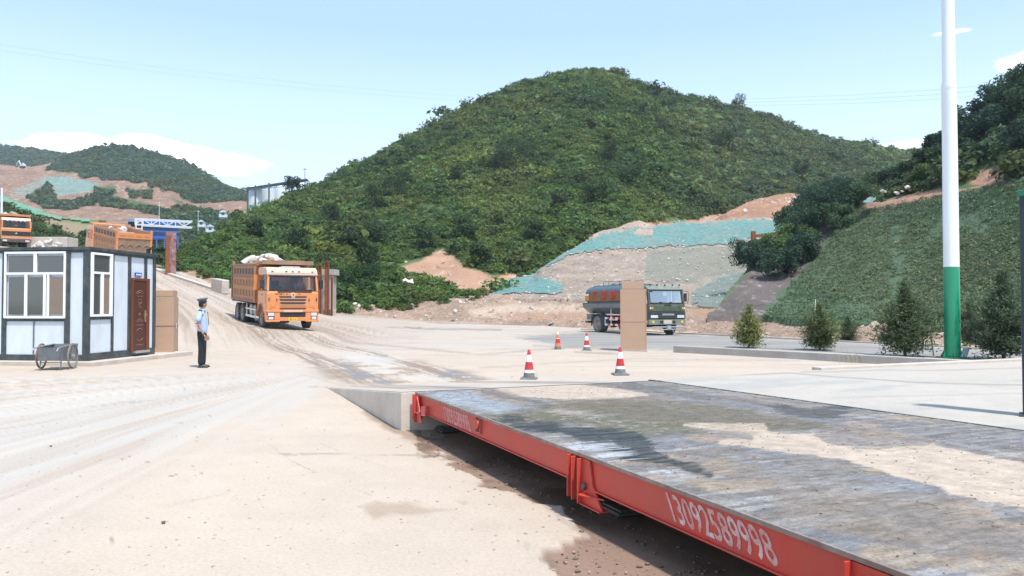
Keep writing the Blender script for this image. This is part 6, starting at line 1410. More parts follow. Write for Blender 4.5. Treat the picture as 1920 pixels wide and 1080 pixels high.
load(M1, 3, [(-6.4, -.55, 3.30, .55), (-6.9, .35, 3.25, .50), (-5.6, .1, 3.45, .60), (-5.2, -.7, 3.20, .42), (-4.6, .5, 3.30, .5), (-4.2, -.4, 3.22, .42), (-3.4, .3, 3.12, .40), (-3.2, -.7, 3.05, .30), (-6.0, .8, 3.15, .34), (-5.0, .9, 3.1, .30), (-7.4, -.3, 3.05, .30), (-2.7, -.1, 3.0, .26), (-7.2, -.85, 3.0, .2), (-4.7, -.95, 3.1, .22), (-3.8, .95, 3.05, .24), (-3.9, -.95, 3.05, .18)] + [(-5.9, .6, 3.35, .4), (-6.2, .1, 3.5, .36), (-5.0, .2, 3.52, .38), (-4.5, -.1, 3.40, .36), (-5.4, -.3, 3.5, .34), (-3.8, .1, 3.3, .34), (-6.8, -.2, 3.4, .34)] + [(rn.uniform(-7.4, -2.7), rn.uniform(-1.05, 1.05), rn.uniform(2.98, 3.2), rn.uniform(.10, .24)) for _ in range(38)],
     'white boulder heaped on the loaded orange dump truck', 'brown rubble heaped in the body of the front orange dump truck on the front dump truck')
# ---- two trucks on the upper road
rl2 = D(217, 470, 57.5); h2 = Vector((-.69, .72)).normalized(); rt2 = Vector((h2.y, -h2.x))
fc = Vector((rl2.x, rl2.y)) + h2 * 8.2 + rt2 * 1.25; zz = gzf(rl2.x + h2.x * 2, rl2.y + h2.y * 2); zz2 = gzf(fc.x, fc.y)
ztop = D(217, 424, 57.5).z
pz = min(max(zz, 3.4), 4.2)
def set_ground_pitch(cx, cy, h_): 
    return gzf(cx, cy), gzf(cx - h_.x * 6.2, cy - h_.y * 6.2)
za, zb_ = set_ground_pitch(fc.x, fc.y, h2); p2 = math.atan2(zb_ - za, 6.2)
T2 = dump_truck('dump_truck', 'empty-looking orange dump truck seen from behind above the cabin roof', Vector((fc.x, fc.y, za + .35)), 0, 'mid', rot=place_rot(math.atan2(h2.y, h2.x), p2))
M2 = Matrix.Translation(T2.location) @ T2.rotation_euler.to_matrix().to_4x4()
load(M2, 8, [(-3.6, .3, 2.95, .42), (-4.2, -.3, 3.0, .4), (-3.3, -.4, 2.95, .35), (-4.7, .3, 2.9, .3)], 'pale boulder in the body of the dump truck seen from behind', 'low rubble load on the dump truck seen from behind', (-7.6, -2.6), 2.45)
f3 = D(30, 466, 75.0); h3 = Vector((.60, -.80)).normalized(); za = gzf(f3.x, f3.y); zb_ = gzf(f3.x - h3.x * 6.2, f3.y - h3.y * 6.2)
T3 = dump_truck('dump_truck', 'older orange dump truck with black grille at the far left above the cabin', Vector((f3.x, f3.y, za)), 0, 'old', rot=place_rot(math.atan2(h3.y, h3.x), math.atan2(zb_ - za, 6.2)))
M3 = Matrix.Translation(T3.location) @ T3.rotation_euler.to_matrix().to_4x4()
load(M3, 12, [(-3.0, .2, 3.25, .35), (-3.3, -.7, 3.2, .35), (-3.8, .8, 3.2, .4), (-4.4, 0, 3.35, .5), (-5.4, .4, 3.3, .4), (-5.6, -.6, 3.3, .45), (-2.7, .8, 3.15, .25)], 'brownish boulder on the older dump truck at the far left', 'stony load on the older dump truck at the far left', (-7.6, -2.4), 2.95)
# ================================================================== TANK TRUCK
def tank_truck():
    hh = Vector((.39, -.92)).normalized(); t = thing('tank_truck', 'dark green tank truck with red lettering turning into the yard', 'tank truck', (8.44, 41.8, 0), math.atan2(hh.y, hh.x)); W2 = 1.17; r = .50
    C = MAT['olive']; zw0, zw1, zr = 1.72, 2.48, 2.72
    ws = cab_shell(t, C, W2, C, MAT['olivelight'], zw0, zw1, zr, L=1.75, x_axle=-1.2, r_arch=.56); ws.data.materials[0] = MAT['clearbright']
    c = MB(); c.box(-7.1, -.3, -.42, -.30, .80, 1.02); c.box(-7.1, -.3, .30, .42, .80, 1.02)
    for x in (-1.2, -5.7): c.tube([(x, -1.0, r), (x, 1.0, r)], .08, 10)
    c.lathe([(0, -.22), (.22, -.15), (.22, .15), (0, .22)], 14, (-5.7, 0, r), 'y'); c.box(-7.3, -6.9, -1.1, 1.1, .55, .68); c.build('chassis', MAT['chassis'], t)
    for s in (-1, 1):
        wheel(t, -1.2, s * 1.10, r, .27, s); wheel(t, -5.7, s * 1.17, r, .26, s, dual=True, m='tyredust')
        f = MB(); pts = arch_prof(-5.7, .52, .60, 9); n = len(pts); f.add([(x, s * .62, z) for x, z in pts] + [(x, s * 1.18, z) for x, z in pts], [(i, i + 1, n + i + 1, n + i) for i in range(n - 1)]); f.build('mudguard', MAT['tankskirt'], t)
        g_ = MB(); g2 = MB()
        for zq in (.50, .88):
            g_.beam((-4.75, s * 1.14, zq), (-2.35, s * 1.14, zq), .03, .12)
            for k in range(1, 8, 2): MB().beam((-4.75 + k * .30, s * 1.142, zq), (-4.45 + k * .30, s * 1.142, zq), .032, .122).build('red_stripe', MAT['conered'], t)
        g_.beam((-4.75, s * 1.13, .44), (-4.75, s * 1.13, .94), .05, .03); g_.beam((-2.4, s * 1.13, .44), (-2.4, s * 1.13, .94), .05, .03); g_.beam((-4.1, s * 1.10, .5), (-4.1, s * 1.10, 1.45), .05, .04)
        g_.build('side_guard', MAT['conewhite'], t)
    # tank: elliptical drum with domed ends
    def ell(ry, rz_, zc, x0, x1, z_lo=-1, z_hi=1, dome=.16):
        vs = []; fs = []; n = 40; xs = [x0 - dome, x0 - dome * .7, x0, x1, x1 + dome * .7, x1 + dome]; sc_ = [.55, .86, 1, 1, .86, .55]
        for x, sc in zip(xs, sc_):
            for k in range(n):
                a = 2 * math.pi * k / n; cy, cz = math.cos(a), math.sin(a); e = .8
                vs.append((x, ry * sc * math.copysign(abs(cy) ** e, cy), zc + rz_ * sc * math.copysign(abs(cz) ** e, cz)))
        for i in range(len(xs) - 1):
            for k in range(n): fs.append((i * n + k, i * n + (k + 1) % n, (i + 1) * n + (k + 1) % n, (i + 1) * n + k))
        fs += [tuple(range(n)), tuple(range(5 * n, 6 * n))[::-1]]; return vs, fs
    b = MB(); b.add(*ell(1.16, .66, 2.22, -7.15, -2.15)); b.build('tank', MAT['tankblue'], t, smooth=True)
    bd = MB(); ys = [(1.163, 1.86), (1.168, 2.05), (1.165, 2.28), (1.15, 2.42)]
    for s in (-1, 1):
        vs = [(x, s * (y + .008), z) for x in (-7.13, -2.2) for y, z in ys]; bd.add(vs, [(0, 1, 5, 4), (1, 2, 6, 5), (2, 3, 7, 6)])
    bo = bd.build('reflective_band', MAT['tankgreen'], t)
    MB().box(-7.14, -6.62, -1.195, -1.18, 1.93, 2.20).build('orange_reflector', MAT['amber'], bo); MB().box(-7.12, -6.72, -1.18, -1.165, 2.22, 2.34).build('white_reflector', MAT['white'], bo)
    for ch, x in (('严', -5.95), ('禁', -4.75), ('烟', -3.75), ('火', -2.75)):
        text_mesh('lettering', ch, .62, MAT['redchar'], t, Matrix.Translation((x, -1.192, 2.20)) @ Matrix.Rotation(R(90), 4, 'X'), .006, sx=.85, off=.012)
        text_mesh('lettering', ch, .62, MAT['redchar'], t, Matrix.Translation((x, 1.192, 2.20)) @ Matrix.Rotation(R(180), 4, 'Z') @ Matrix.Rotation(R(90), 4, 'X'), .006, sx=.85, off=.012)
    sk = MB(); sk.prism([(-1.22, 1.50), (-1.28, 1.72), (-1.22, 1.78), (1.22, 1.78), (1.28, 1.72), (1.22, 1.50), (.7, 1.12), (-.7, 1.12)], -7.35, -2.1, axis='x'); sk.build('tank_skirt', MAT['tankskirt'], t, bevel=.02)
    MB().box(-7.36, -2.1, -1.26, 1.26, 1.782, 1.81).build('walkway', MAT['olivelight'], t)
    rl = MB()
    for x in np.arange(-6.2, -2.9, .62):
        for s in (-.4, .4): rl.tube([(x, s, 2.86), (x, s, 3.08)], .014, 5)
    for s in (-.4, .4):
        rl.tube([(-6.2, s, 3.08), (-3.1, s, 3.08)], .014, 5)
    rl.build('top_railing', MAT['chassis'], t)
    for x in (-5.5, -4.6): MB().lathe([(.25, 2.84), (.25, 2.92), (.2, 2.96), (0, 2.97)], 20, (x, 0, 0)).build('hatch', MAT['tankskirt'], t)
    MB().tube([(-7.3, -.6, 1.0), (-7.36, -.6, .8), (-7.36, -.6, .35)], .04, 7).build('rear_hose', MAT['chassis'], t); MB().box(-7.1, -6.5, -1.1, -.7, .75, 1.1).build('tool_box', MAT['tankskirt'], t, bevel=.02)
    # front
    MB().box(-.02, .03, -W2 + .02, W2 - .02, 1.30, 1.58).build('front_panel', C, t, bevel=.015)
    gr = MB(); gr.box(-.02, .045, -W2, W2, .90, 1.28); go = gr.build('grille', MAT['black'], t, bevel=.02)
    lv = MB(); [lv.box(.045, .055, -W2 + .05, W2 - .05, z - .012, z + .012) for z in (.98, 1.06, 1.20, 1.26)]; lv.build('grille_bar', MAT['tankblue'], go)
    text_mesh('lettering', 'DONGFENG', .13, MAT['white'], go, Matrix.Translation((.052, .05, 1.13)) @ Matrix.Rotation(R(90), 4, 'Z') @ Matrix.Rotation(R(90), 4, 'X'), .004, spacing=1.1)
    b = MB(); b.box(-.18, .06, -W2, W2, .58, .86); bo = b.build('bumper', MAT['olivelight'], t, bevel=.02)
    for s in (-1, 1):
        MB().box(.04, .06, min(s * .62, s * 1.08), max(s * .62, s * 1.08), .95, 1.10).build('headlight', MAT['lamp'], t, bevel=.008)
        MB().box(.03, .05, min(s * .92, s * 1.06), max(s * .92, s * 1.06), 1.42, 1.54).build('indicator', MAT['amber'], t); MB().box(.03, .05, min(s * 1.07, s * 1.13), max(s * 1.07, s * 1.13), 1.42, 1.54).build('side_light', MAT['lamp'], t)
        MB().lathe([(0, .08), (.07, .075), (.075, .05)], 14, (0, s * .93, .73), 'x').build('fog_light', MAT['plate'], t, smooth=True)
        MB().box(.06, .066, min(s * .3, s * .5), max(s * .3, s * .5), .65, .80).build('bumper_slot', MAT['black'], bo)
        MB().box(-.24, -.16, min(s * 1.24, s * 1.42), max(s * 1.24, s * 1.42), 1.85, 2.30).build('mirror', MAT['black'], t, bevel=.02)
        MB().tube([(-.15, s * 1.12, 2.42), (-.05, s * 1.40, 2.40), (-.02, s * 1.44, 2.1), (-.05, s * 1.38, 1.75), (-.1, s * 1.15, 1.7)], .016, 6).build('mirror_arm', MAT['chassis'], t)
    MB().box(.062, .07, -.26, .26, .63, .84).build('licence_plate', mat('dusty_plate', (.50, .44, .36), .7), t)
    sp = MB(); sp.tube([(.16, -1.05, .46), (.16, 1.05, .46)], .035, 8).tube([(.20, -.6, .32), (.20, .8, .34)], .03, 8).box(.08, .24, -.14, .1, .34, .54).tube([(.2, .15, .4), (.22, .3, .14)], .018, 6); sp.build('spray_bar', MAT['alu'], t)
    for y in (-.95, -.5, 0, .5, .95): MB().box(-.25, -.18, y - .03, y + .03, 2.70, 2.79).build('roof_marker', MAT['black'], t)
    for y in (-.7, .0, .65): MB().beam((-.05, y, zw0 + .0), (-.06, y - .42, zw0 + .09), .015, .035).build('wiper', MAT['black'], t)
    MB().box(-.0, .02, -.2, .25, 1.62, 1.68).build('badge', MAT['black'], t)
    MB().lathe([(0, .0), (.11, .0), (.11, .012), (0, .012)], 18, (-.19, -.92, 2.32), 'x').build('sticker', MAT['black'], t); MB().lathe([(0, .0), (.15, .0), (.15, .012), (0, .012)], 18, (-.22, .0, 2.30), 'x').build('paper_ornament', MAT['white'], t)
    cu = MB(); cu.box(-.4, -.38, .25, .45, 1.8, 2.42); cu.box(-.4, -.38, .75, 1.0, 1.8, 2.42); cu.build('curtain', MAT['white'], t)
    return t
tank_truck()
# ================================================================== GUARD
def guard():
    p = G(378, 689.5, 0); t = thing('person', 'uniformed guard in pale blue shirt and grey cap standing with his back half turned', 'person', p, R(12))
    sk = MAT['skin']; s = 1.0
    # faces +X. right side (-Y) is towards the camera
    V = [(0, 0, .98), (0, 0, 1.15), (-.01, 0, 1.32), (-.015, 0, 1.43), (.0, 0, 1.50), (.012, 0, 1.56), (.012, 0, 1.645), (.012, 0, 1.70),
         (-.015, -.18, 1.41), (-.05, -.245, 1.14), (.07, -.265, .93), (.09, -.26, .88),
         (-.015, .18, 1.41), (-.03, .24, 1.14), (.05, .25, .92), (.06, .25, .87),
         (0, -.09, .90), (.01, -.10, .50), (-.01, -.105, .10), (0, .09, .90), (.02, .10, .50), (.01, .105, .10)]
    E = [(0, 1), (1, 2), (2, 3), (3, 4), (4, 5), (5, 6), (6, 7), (2, 8), (8, 9), (9, 10), (10, 11), (2, 12), (12, 13), (13, 14), (14, 15), (0, 16), (16, 17), (17, 18), (0, 19), (19, 20), (20, 21)]
    Rr = [.12, .115, .12, .07, .052, .06, .085, .075, .062, .043, .030, .03, .062, .043, .030, .03, .08, .058, .04, .08, .058, .04]
    skin_mesh('body', V, E, Rr, sk, t)
    skin_mesh('shirt', [(0.0, 0, .86), (0.01, 0, .98), (.01, 0, 1.18), (-.01, 0, 1.34), (-.02, 0, 1.44), (-.02, -.155, 1.425), (-.045, -.235, 1.30), (-.055, -.25, 1.19), (-.02, .155, 1.425), (-.04, .23, 1.30), (-.045, .245, 1.19)],
              [(0, 1), (1, 2), (2, 3), (3, 4), (3, 5), (5, 6), (6, 7), (3, 8), (8, 9), (9, 10)], [(.165, .135), (.168, .14), (.165, .14), (.155, .13), (.075, .07), .078, .074, .074, .078, .074, .074], MAT['shirt'], t)
    skin_mesh('trousers', [(0, 0, 1.03), (0, 0, .95), (0, -.095, .86), (.012, -.10, .50), (-.01, -.105, .06), (0, .095, .86), (.02, .10, .50), (.01, .105, .06)], [(0, 1), (1, 2), (2, 3), (3, 4), (1, 5), (5, 6), (6, 7)], [(.112, .105), (.112, .105), .108, .086, .076, .108, .086, .076], MAT['trouser'], t)
    for y in (-.105, .105):
        skin_mesh('shoe', [(-.07, y, .045), (.04, y, .05), (.14, y * 1.08, .032), (.19, y * 1.1, .028)], [(0, 1), (1, 2), (2, 3)], [.045, .048, .036, .024], MAT['black'], t)
    hd = thing_child('head_turn', t)
    return t
def thing_child(n, p): return None
def guard_details():
    t = [o for o in bpy.data.objects if o.name == 'person' or o.name.startswith('person.')]
    t = [o for o in t if 'guard' in o.get('label', '')][0]
    Mh = Matrix.Translation((.012, 0, 1.66)) @ Matrix.Rotation(R(38), 4, 'Z')    # head turned further away
    def put(mb, name, m, sm=True, bev=0): return mb.build(name, MAT[m], t, smooth=sm, bevel=bev)
    # skull with face
    bm = bmesh.new(); bmesh.ops.create_uvsphere(bm, u_segments=24, v_segments=18, radius=1)
    for v in bm.verts:
        x, y, z = v.co; w = 1 - .22 * max(0, -z) ** 1.3; v.co = Vector((x * .098 * w + (.012 if z < 0 else 0), y * .076 * w, z * .118))
    b = MB(); b.at(Mh); ix = {v: i for i, v in enumerate(bm.verts)}; b.add([v.co.copy() for v in bm.verts], [tuple(ix[v] for v in f.verts) for f in bm.faces]); bm.free()
    b.prism([(.088, .02), (.118, -.028), (.092, -.034)], -.014, .014)
    b.lathe([(.0, -.012), (.03, -.01), (.032, .0), (.02, .008)], 10, (.0, .076, -.01), 'y'); b.lathe([(.0, .012), (.03, .01), (.032, .0), (.02, -.008)], 10, (.0, -.076, -.01), 'y')
    put(b, 'head', 'skin')
    e = MB(); e.at(Mh)
    for y in (-.03, .03): e.lathe([(0, .004), (.012, .002), (.013, 0)], 10, (.092, y, .01), 'x')
    put(e, 'eyes', 'white'); e = MB(); e.at(Mh); e.box(.092, .1, -.025, .025, -.062, -.054); e.box(.09, .1, -.045, -.018, .026, .032); e.box(.09, .1, .018, .045, .026, .032); put(e, 'brows_and_mouth', 'hair', False)
    hr = MB(); hr.at(Mh); n = 20
    hr.lathe([(.086, -.075), (.100, -.045), (.106, .0), (.104, .06), (.08, .10), (0, .122)], n, (0, 0, 0))
    for i, v in enumerate(hr.v):
        q = Mh.inverted() @ v; q.y *= .80
        if q.x > .03: q.x = .03 + (q.x - .03) * .25; q.z = max(q.z, .045)
        if q.x > -.02 and q.z < -.02: q.z = -.02
        hr.v[i] = Mh @ q
    put(hr, 'hair', 'hair')
    cp = MB(); cp.at(Mh @ Matrix.Rotation(R(-5), 4, 'Y')); cp.lathe([(.101, .045), (.103, .085), (.140, .118), (.142, .128), (.10, .150), (0, .158)], 28); 
    for i, v in enumerate(cp.v):
        q = Mh.inverted() @ v; q.y *= .88; q.x *= 1.02; q.z += max(0, q.x) * .18; cp.v[i] = Mh @ q
    co = put(cp, 'cap', 'capgrey')
    br = MB(); br.at(Mh); br.prism([(.07, -.078), (.115, -.06), (.150, -.02), (.152, .02), (.115, .06), (.07, .078)], .048, .054, axis='z'); o = br.build('cap_brim', MAT['black'], co); 
    bd = MB(); bd.at(Mh); bd.lathe([(.105, .052), (.107, .072)], 24); o = bd.build('cap_band', MAT['navy'], co)
    # epaulettes, collar, sleeve badge, tie, hands
    for sy in (-1, 1): MB().box(-.06, .02, min(sy * .10, sy * .185), max(sy * .10, sy * .185), 1.492, 1.502, rot=(sy * -.35, 0, 0)).build('epaulette', MAT['navy'], t)
    cl = MB(); cl.lathe([(.070, 1.475), (.078, 1.50), (.066, 1.535), (.058, 1.53)], 18, (0, 0, 0)); cl.build('collar', MAT['shirt'], t, smooth=True)
    MB().box(-.10, -.0, -.322, -.312, 1.155, 1.172).build('sleeve_band', MAT['navy'], t)
    MB().beam((.135, 0, 1.46), (.17, 0, 1.10), .05, .008, (1, 0, 0)).build('tie', MAT['navy'], t)
    for sy, hx, hz in ((-1, .095, .875), (1, .065, .865)):
        y = sy * .255
        vs = [(hx, y, hz), (hx + .02, y, hz - .05), (hx + .035, y, hz - .085)]; es = [(0, 1), (1, 2)]; rd = [(.026, .018), (.036, .016), (.036, .014)]
        skin_mesh('palm', vs, es, rd, MAT['skin'], t, 1)
        for k in range(4):
            dx = (-.024 + .016 * k); L = (.030, .034, .033, .026)[k]; bx, bz = hx + .040 + dx, hz - .085 - .01 * (k == 0)
            skin_mesh('finger', [(bx - .004, y, bz + .01), (bx + .006, y, bz - L), (bx + .020, y * .99, bz - L * 1.8), (bx + .014, y * .985, bz - L * 2.3)], [(0, 1), (1, 2), (2, 3)], [.0095, .009, .008, .007], MAT['skin'], t, 1)
        skin_mesh('thumb', [(hx + .03, y, hz - .03), (hx + .062, y * .985, hz - .055), (hx + .072, y * .98, hz - .09)], [(0, 1), (1, 2)], [.012, .010, .008], MAT['skin'], t, 1)
guard(); guard_details()
# ================================================================== DISTANT THINGS
# rusty steel column
c0 = D(320, 512, 74); b = MB(); kz = 1440 / 74
t = thing('steel_column', 'rusty red and peeling steel column rising behind the cabin', 'column', D(320, 514, 72), R(25)); kk = 72 / 1440
MB().box(-9 * kk, 9 * kk, -.35, .35, -1, 79 * kk).build('post', MAT['rustpeel'], t, bevel=.02)
MB().box(-9.3 * kk, -2 * kk, -.45, -.36, -1, 72 * kk).build('flange', MAT['rust'], t)
# concrete frame and rust posts by the road
t = thing('concrete_pier', 'concrete pier with a flat cap beside rusty posts right of the loaded truck', 'pier', D(614, 585, 62.5), R(-6)); kk = 62.5 / 1440; z0 = -.4
MB().box(-13 * kk, -4 * kk, 0, .6, z0, 69 * kk).box(3 * kk, 9 * kk, 0, .6, z0, 69 * kk).box(-13 * kk, 9 * kk, .8, 1.0, z0, 69 * kk).build('pier_wall', MAT['conc'], t, bevel=.02)
MB().box(-15 * kk, 14 * kk, -.15, 1.1, 69 * kk, 80 * kk).build('cap_slab', MAT['conc'], t, bevel=.03)
MB().box(-19 * kk, 13 * kk, -.8, .5, z0, 5 * kk).build('footing', MAT['concl'], t, bevel=.03)
for px, top_, bot, w_, lab in ((613, 492, 583, 8, 'tall rusty steel post in front of the concrete pier'), (600, 498, 590, 6, 'rusty steel post between the loaded truck and the pier'), (622.5, 520, 585, 3, 'thin rusty angle post at the right edge of the pier')):
    q = D(px, bot, 61.5); t = thing('rusty_post', lab, 'post', q); hh = (bot - top_) * 61.5 / 1440; w = w_ * 61.5 / 1440 / 2
    MB().box(-w, w, -.02, .02, -.3, hh).box(-w, -w + .03, -.16, -.021, -.3, hh).box(w - .03, w, -.16, -.021, -.3, hh).build('channel', MAT['rust'], t)
    if w_ > 5: MB().box(-w * 1.15, w * 1.15, -.2, .2, hh, hh + .06).build('cap_plate', MAT['rust'], t)
# blue conveyor / workshop frame
def blue_plant():
    Y = 95.; k = Y / 1440; o = D(245, 447, Y); t = thing('steel_plant', 'blue steel plant with a white lattice gantry behind the upper trucks', 'plant', o, R(26.4))
    X = lambda px: (px - 245) * k; Z = lambda py: (447 - py) * k
    b = MB(); b.box(X(245), X(330), 4, 9, Z(412), Z(406)); b.build('roof', MAT['blue'], t)
    f = MB()
    for px in (262, 276, 290, 304, 316, 328): f.beam((X(px), 2, -1), (X(px), 2, Z(413)), 0.16, .16)
    for py in (420, 430, 441): f.beam((X(262), 2, Z(py)), (X(330), 2, Z(py)), .2, .3)
    for a in (262, 290, 304): f.beam((X(a), 2, Z(441)), (X(a + 14), 2, Z(430)), .15, .15)
    f.build('blue_frame', MAT['blue'], t)
    MB().box(X(240), X(262), 3, 7, Z(411), Z(406)).box(X(262), X(328), 5, 7, Z(443), Z(416)).build('cladding', mat('blue_cladding', (.06, .15, .42), .5, var=.25, vs=.5, dirt=(.3, .36, .45), dirt_amt=.4, ds=.4), t)
    w = MB(); w.beam((X(252), 0, Z(409.5)), (X(352), 0, Z(409.5)), .12, .16); w.beam((X(252), 0, Z(420)), (X(352), 0, Z(421)), .12, .16); w.beam((X(252), 1.5, Z(409.5)), (X(352), 1.5, Z(409.5)), .12, .16); w.beam((X(252), 1.5, Z(420)), (X(352), 1.5, Z(421)), .12, .16)
    xs = [252, 266, 280, 294, 308, 322, 337, 352]
    for i in range(7):
        w.beam((X(xs[i]), 0, Z(409.5 if i % 2 else 420)), (X(xs[i + 1]), 0, Z(420 if i % 2 else 409.5)), .1, .12); w.beam((X(xs[i]), 0, Z(409.5)), (X(xs[i]), 0, Z(420.5)), .1, .1)
    w.build('lattice_gantry', MAT['trusswhite'], t)
    l = MB(); l.beam((X(254), 0, -1), (X(254), 0, Z(409)), .14, .14); l.beam((X(264), 0, -1), (X(264), 0, Z(409)), .14, .14)
    for py in (414, 421, 428, 435): l.beam((X(254), 0, Z(py)), (X(264), 0, Z(py)), .1, .12)
    l.build('tower_leg', MAT['trusswhite'], t); MB().box(X(255), X(263), .3, .6, Z(436), Z(412)).build('cable_tray', MAT['rust'], t)
blue_plant()
# silos
def silos():
    Y = 330.; k = Y / 1440
    for i, (px, r_, yy, lab) in enumerate([(478, 14, 0, 'left steel silo under the long dark roof'), (503, 13.5, 6, 'middle steel silo beside the foot of the big hill'), (526, 13, 14, 'right steel silo mostly hidden by hillside scrub')]):
        t = thing('silo', lab, 'silo', D(px, 392, Y + yy), 0, 'steel silos at the plant'); k2 = (Y + yy) / 1440; r = r_ * .88 * k2
        b = MB(); b.lathe([(r, -6), (r, 40 * k2)], 30); b.build('drum', MAT['silo'], t, smooth=True); MB().lathe([(r * 1.02, 40 * k2), (r * .3, 44.5 * k2), (0, 45 * k2)], 30).build('roof_cone', MAT['silo'], t, smooth=True)
        rb = MB(); [rb.lathe([(r * 1.003, z), (r * 1.012, z + .15), (r * 1.003, z + .3)], 30) for z in np.arange(0, 39 * k2, 2.6)]; rb.build('hoop', MAT['silo'], t, smooth=True)
        
    t = thing('canopy_roof', 'long dark flat roof over the silos beside the big hill', 'roof', D(455, 352, Y - 6)); e = D(545, 343, Y + 2) - D(455, 352, Y - 6)
    b = MB(); b.beam((0, 4, 0), (e.x + 8, 6, e.z + 1), 5, .4); b.build('roof_deck', MAT['roofdark'], t)
    c = MB(); n = 16
    for i in range(n): a = Vector((0, -2, -.4)).lerp(Vector((e.x, e.y - 2, e.z - .4)), i / n); q = Vector((0, -2, -.4)).lerp(Vector((e.x, e.y - 2, e.z - .4)), (i + 1) / n); c.beam(a, q - Vector((0, 0, 1.2 if i % 2 else 0)), .2, .25); c.beam(a - Vector((0, 0, 1.2)), q - Vector((0, 0, 1.2)), .2, .2)
    for f_ in (.12, .30, .62): p_ = Vector((e.x * f_, 0, e.z * f_)); c.beam(p_, p_ - Vector((0, 0, 12)), .7, .5)
    c.build('roof_truss', MAT['roofdark'], t)
silos()
def thin_pole(px, top_, bot, Y, w, m, label, cat='pole', name='utility_pole', arm=True):
    t = thing(name, label, cat, D(px, bot, Y)); h_ = (bot - top_) * Y / 1440; MB().tube([(0, 0, -1), (0, 0, h_)], [w, w * .7], 8).build('mast', MAT[m], t, smooth=True)
    if arm: MB().box(-w * 5, w * 5, -w * .5, w * .5, h_ * .9, h_ * .9 + w).build('crossarm', MAT[m], t)
thin_pole(571.5, 314, 352, 210, .11, 'bark', 'thin dark utility pole on the skyline above the silos')
thin_pole(298.5, 378, 404, 220, .09, 'trusswhite', 'pale pole standing on the far cut hillside, left of the other one'); thin_pole(371.5, 394, 424, 150, .06, 'trusswhite', 'thin pale pole right of the lattice gantry')
thin_pole(3, 352, 395, 78, .11, 'white', 'white lamp post at the left edge behind the older dump truck', arm=False, name='lamp_post', cat='lamp post')
for px, bot, w_, hh_, lab in ((377, 421, 12, 5, 'small white shed in the valley'), (394, 431, 16, 6, 'low white building at the foot of the valley'), (418, 403, 14, 5, 'white hut on the far slope near the silos')):
    Y = 170.; k = Y / 1440; t = thing('shed', lab, 'shed', D(px, bot, Y), .3); MB().box(-w_ * k / 2, w_ * k / 2, 0, 4, -.5, hh_ * k).build('wall', MAT['panel'], t); MB().prism([(-w_ * k * .55, hh_ * k), (0, hh_ * k + .5), (w_ * k * .55, hh_ * k)], -.2, 4.2).build('roof', MAT['trusswhite'], t); MB().box(-.3, .3, -.03, 0, 0, .5).build('door', MAT['roofdark'], t)
# excavators
def excavator(label, P, rz_, s, m='yellow'):
    t = thing('excavator', label, 'excavator', P, rz_); M_ = Matrix.Diagonal((s, s, s, 1))
    for y in (-1.0, .5): MB().at(M_).box(-1.7, 1.7, y, y + .5, -.3, .75).build('track', MAT['chassis'], t, bevel=.15)
    MB().at(M_).box(-1.9, .9, -1.2, 1.2, .85, 2.0).build('body', MAT[m], t, bevel=.06); MB().at(M_).box(.0, 1.4, -1.2, -.1, 2.0, 3.0).box(0, 1.4, -1.2, -.1, .9, 2.0).build('cab', MAT[m], t, bevel=.05)
    MB().at(M_).box(.1, 1.42, -1.22, -.08, 2.2, 2.85).build('window', MAT['glass'], t); MB().at(M_).beam((1.0, .4, 1.5), (3.4, .4, 4.6), .4, .6).beam((3.3, .4, 4.6), (5.6, .4, 3.2), .35, .45).build('boom', MAT[m], t)
    MB().at(M_).beam((5.5, .4, 3.3), (5.9, .4, 1.6), .3, .4).build('stick', MAT[m], t); MB().at(M_).prism([(5.5, 1.7), (6.4, 1.5), (6.2, .7), (5.4, .8)], -.1, .9).build('bucket', MAT['chassis'], t)
tf = fb.tinv(np.array([48.]), np.array([318.])); excavator('tiny excavator digging on the far cut hillside', Vector(fb.pt(np.array([48.]), tf)[0]) + Vector((0, -4, 1)), 2.6, 1.3, 'trusswhite')
q = D(1640, 358, 108); excavator('orange excavator half hidden behind bushes above the netted slope', q, .3, .42, 'yellow')
t = thing('oil_drum', 'orange drum standing beside the excavator above the netted slope', 'drum', D(1629, 360, 106)); MB().lathe([(.32, -.6), (.32, .95), (.30, 1.0), (0, 1.0)], 16).build('drum_body', MAT['coneorange'], t, smooth=True)
# loose stones: rocks on the slope top, on the mound, by the upper road
def rock_at(P, r, seed, label, m='rockw', group=None, flat=.7):
    b = MB(); b.rock((0, 0, 0), r, seed, flat); o = b.build('rock', MAT[m]); o.location = P; tag(o, label, 'rock', group); return o
rock_at(D(1657, 359, 68.5) , .30, 1, 'large grey rock on the left along the top of the netted slope'); rock_at(D(1702, 352, 66), .34, 2, 'large rounded grey rock nearest the bushes at the top of the netted slope')
rock_at(D(1682, 362, 67), .26, 3, 'small pale rock between the two large ones at the slope top'); rock_at(D(1692, 359, 66.5), .22, 4, 'flat pale stone at the slope top'); rock_at(D(1384, 452, 93), .75, 5, 'pinkish boulder at the right end of the teal net', 'rockt'); rock_at(D(1397, 396, 93), .5, 6, 'white stone lying on the teal net', 'rockw')
rock_at(D(853, 584, 69), .35, 7, 'white boulder at the foot of the earth bank', 'rockw'); rock_at(D(1033, 607, 60), .38, 8, 'dark wet stone beside the dirt track', 'conc', flat=.35)
rock_at(G(95, 838, .0) + Vector((0, 0, .01)), .025, 9, 'small dark clod on the concrete at the lower left', 'bark'); rock_at(G(307, 982, 0) + Vector((0, 0, .01)), .02, 10, 'small dark clod on the bare concrete near the bottom edge', 'bark')
rn = random.Random(5)
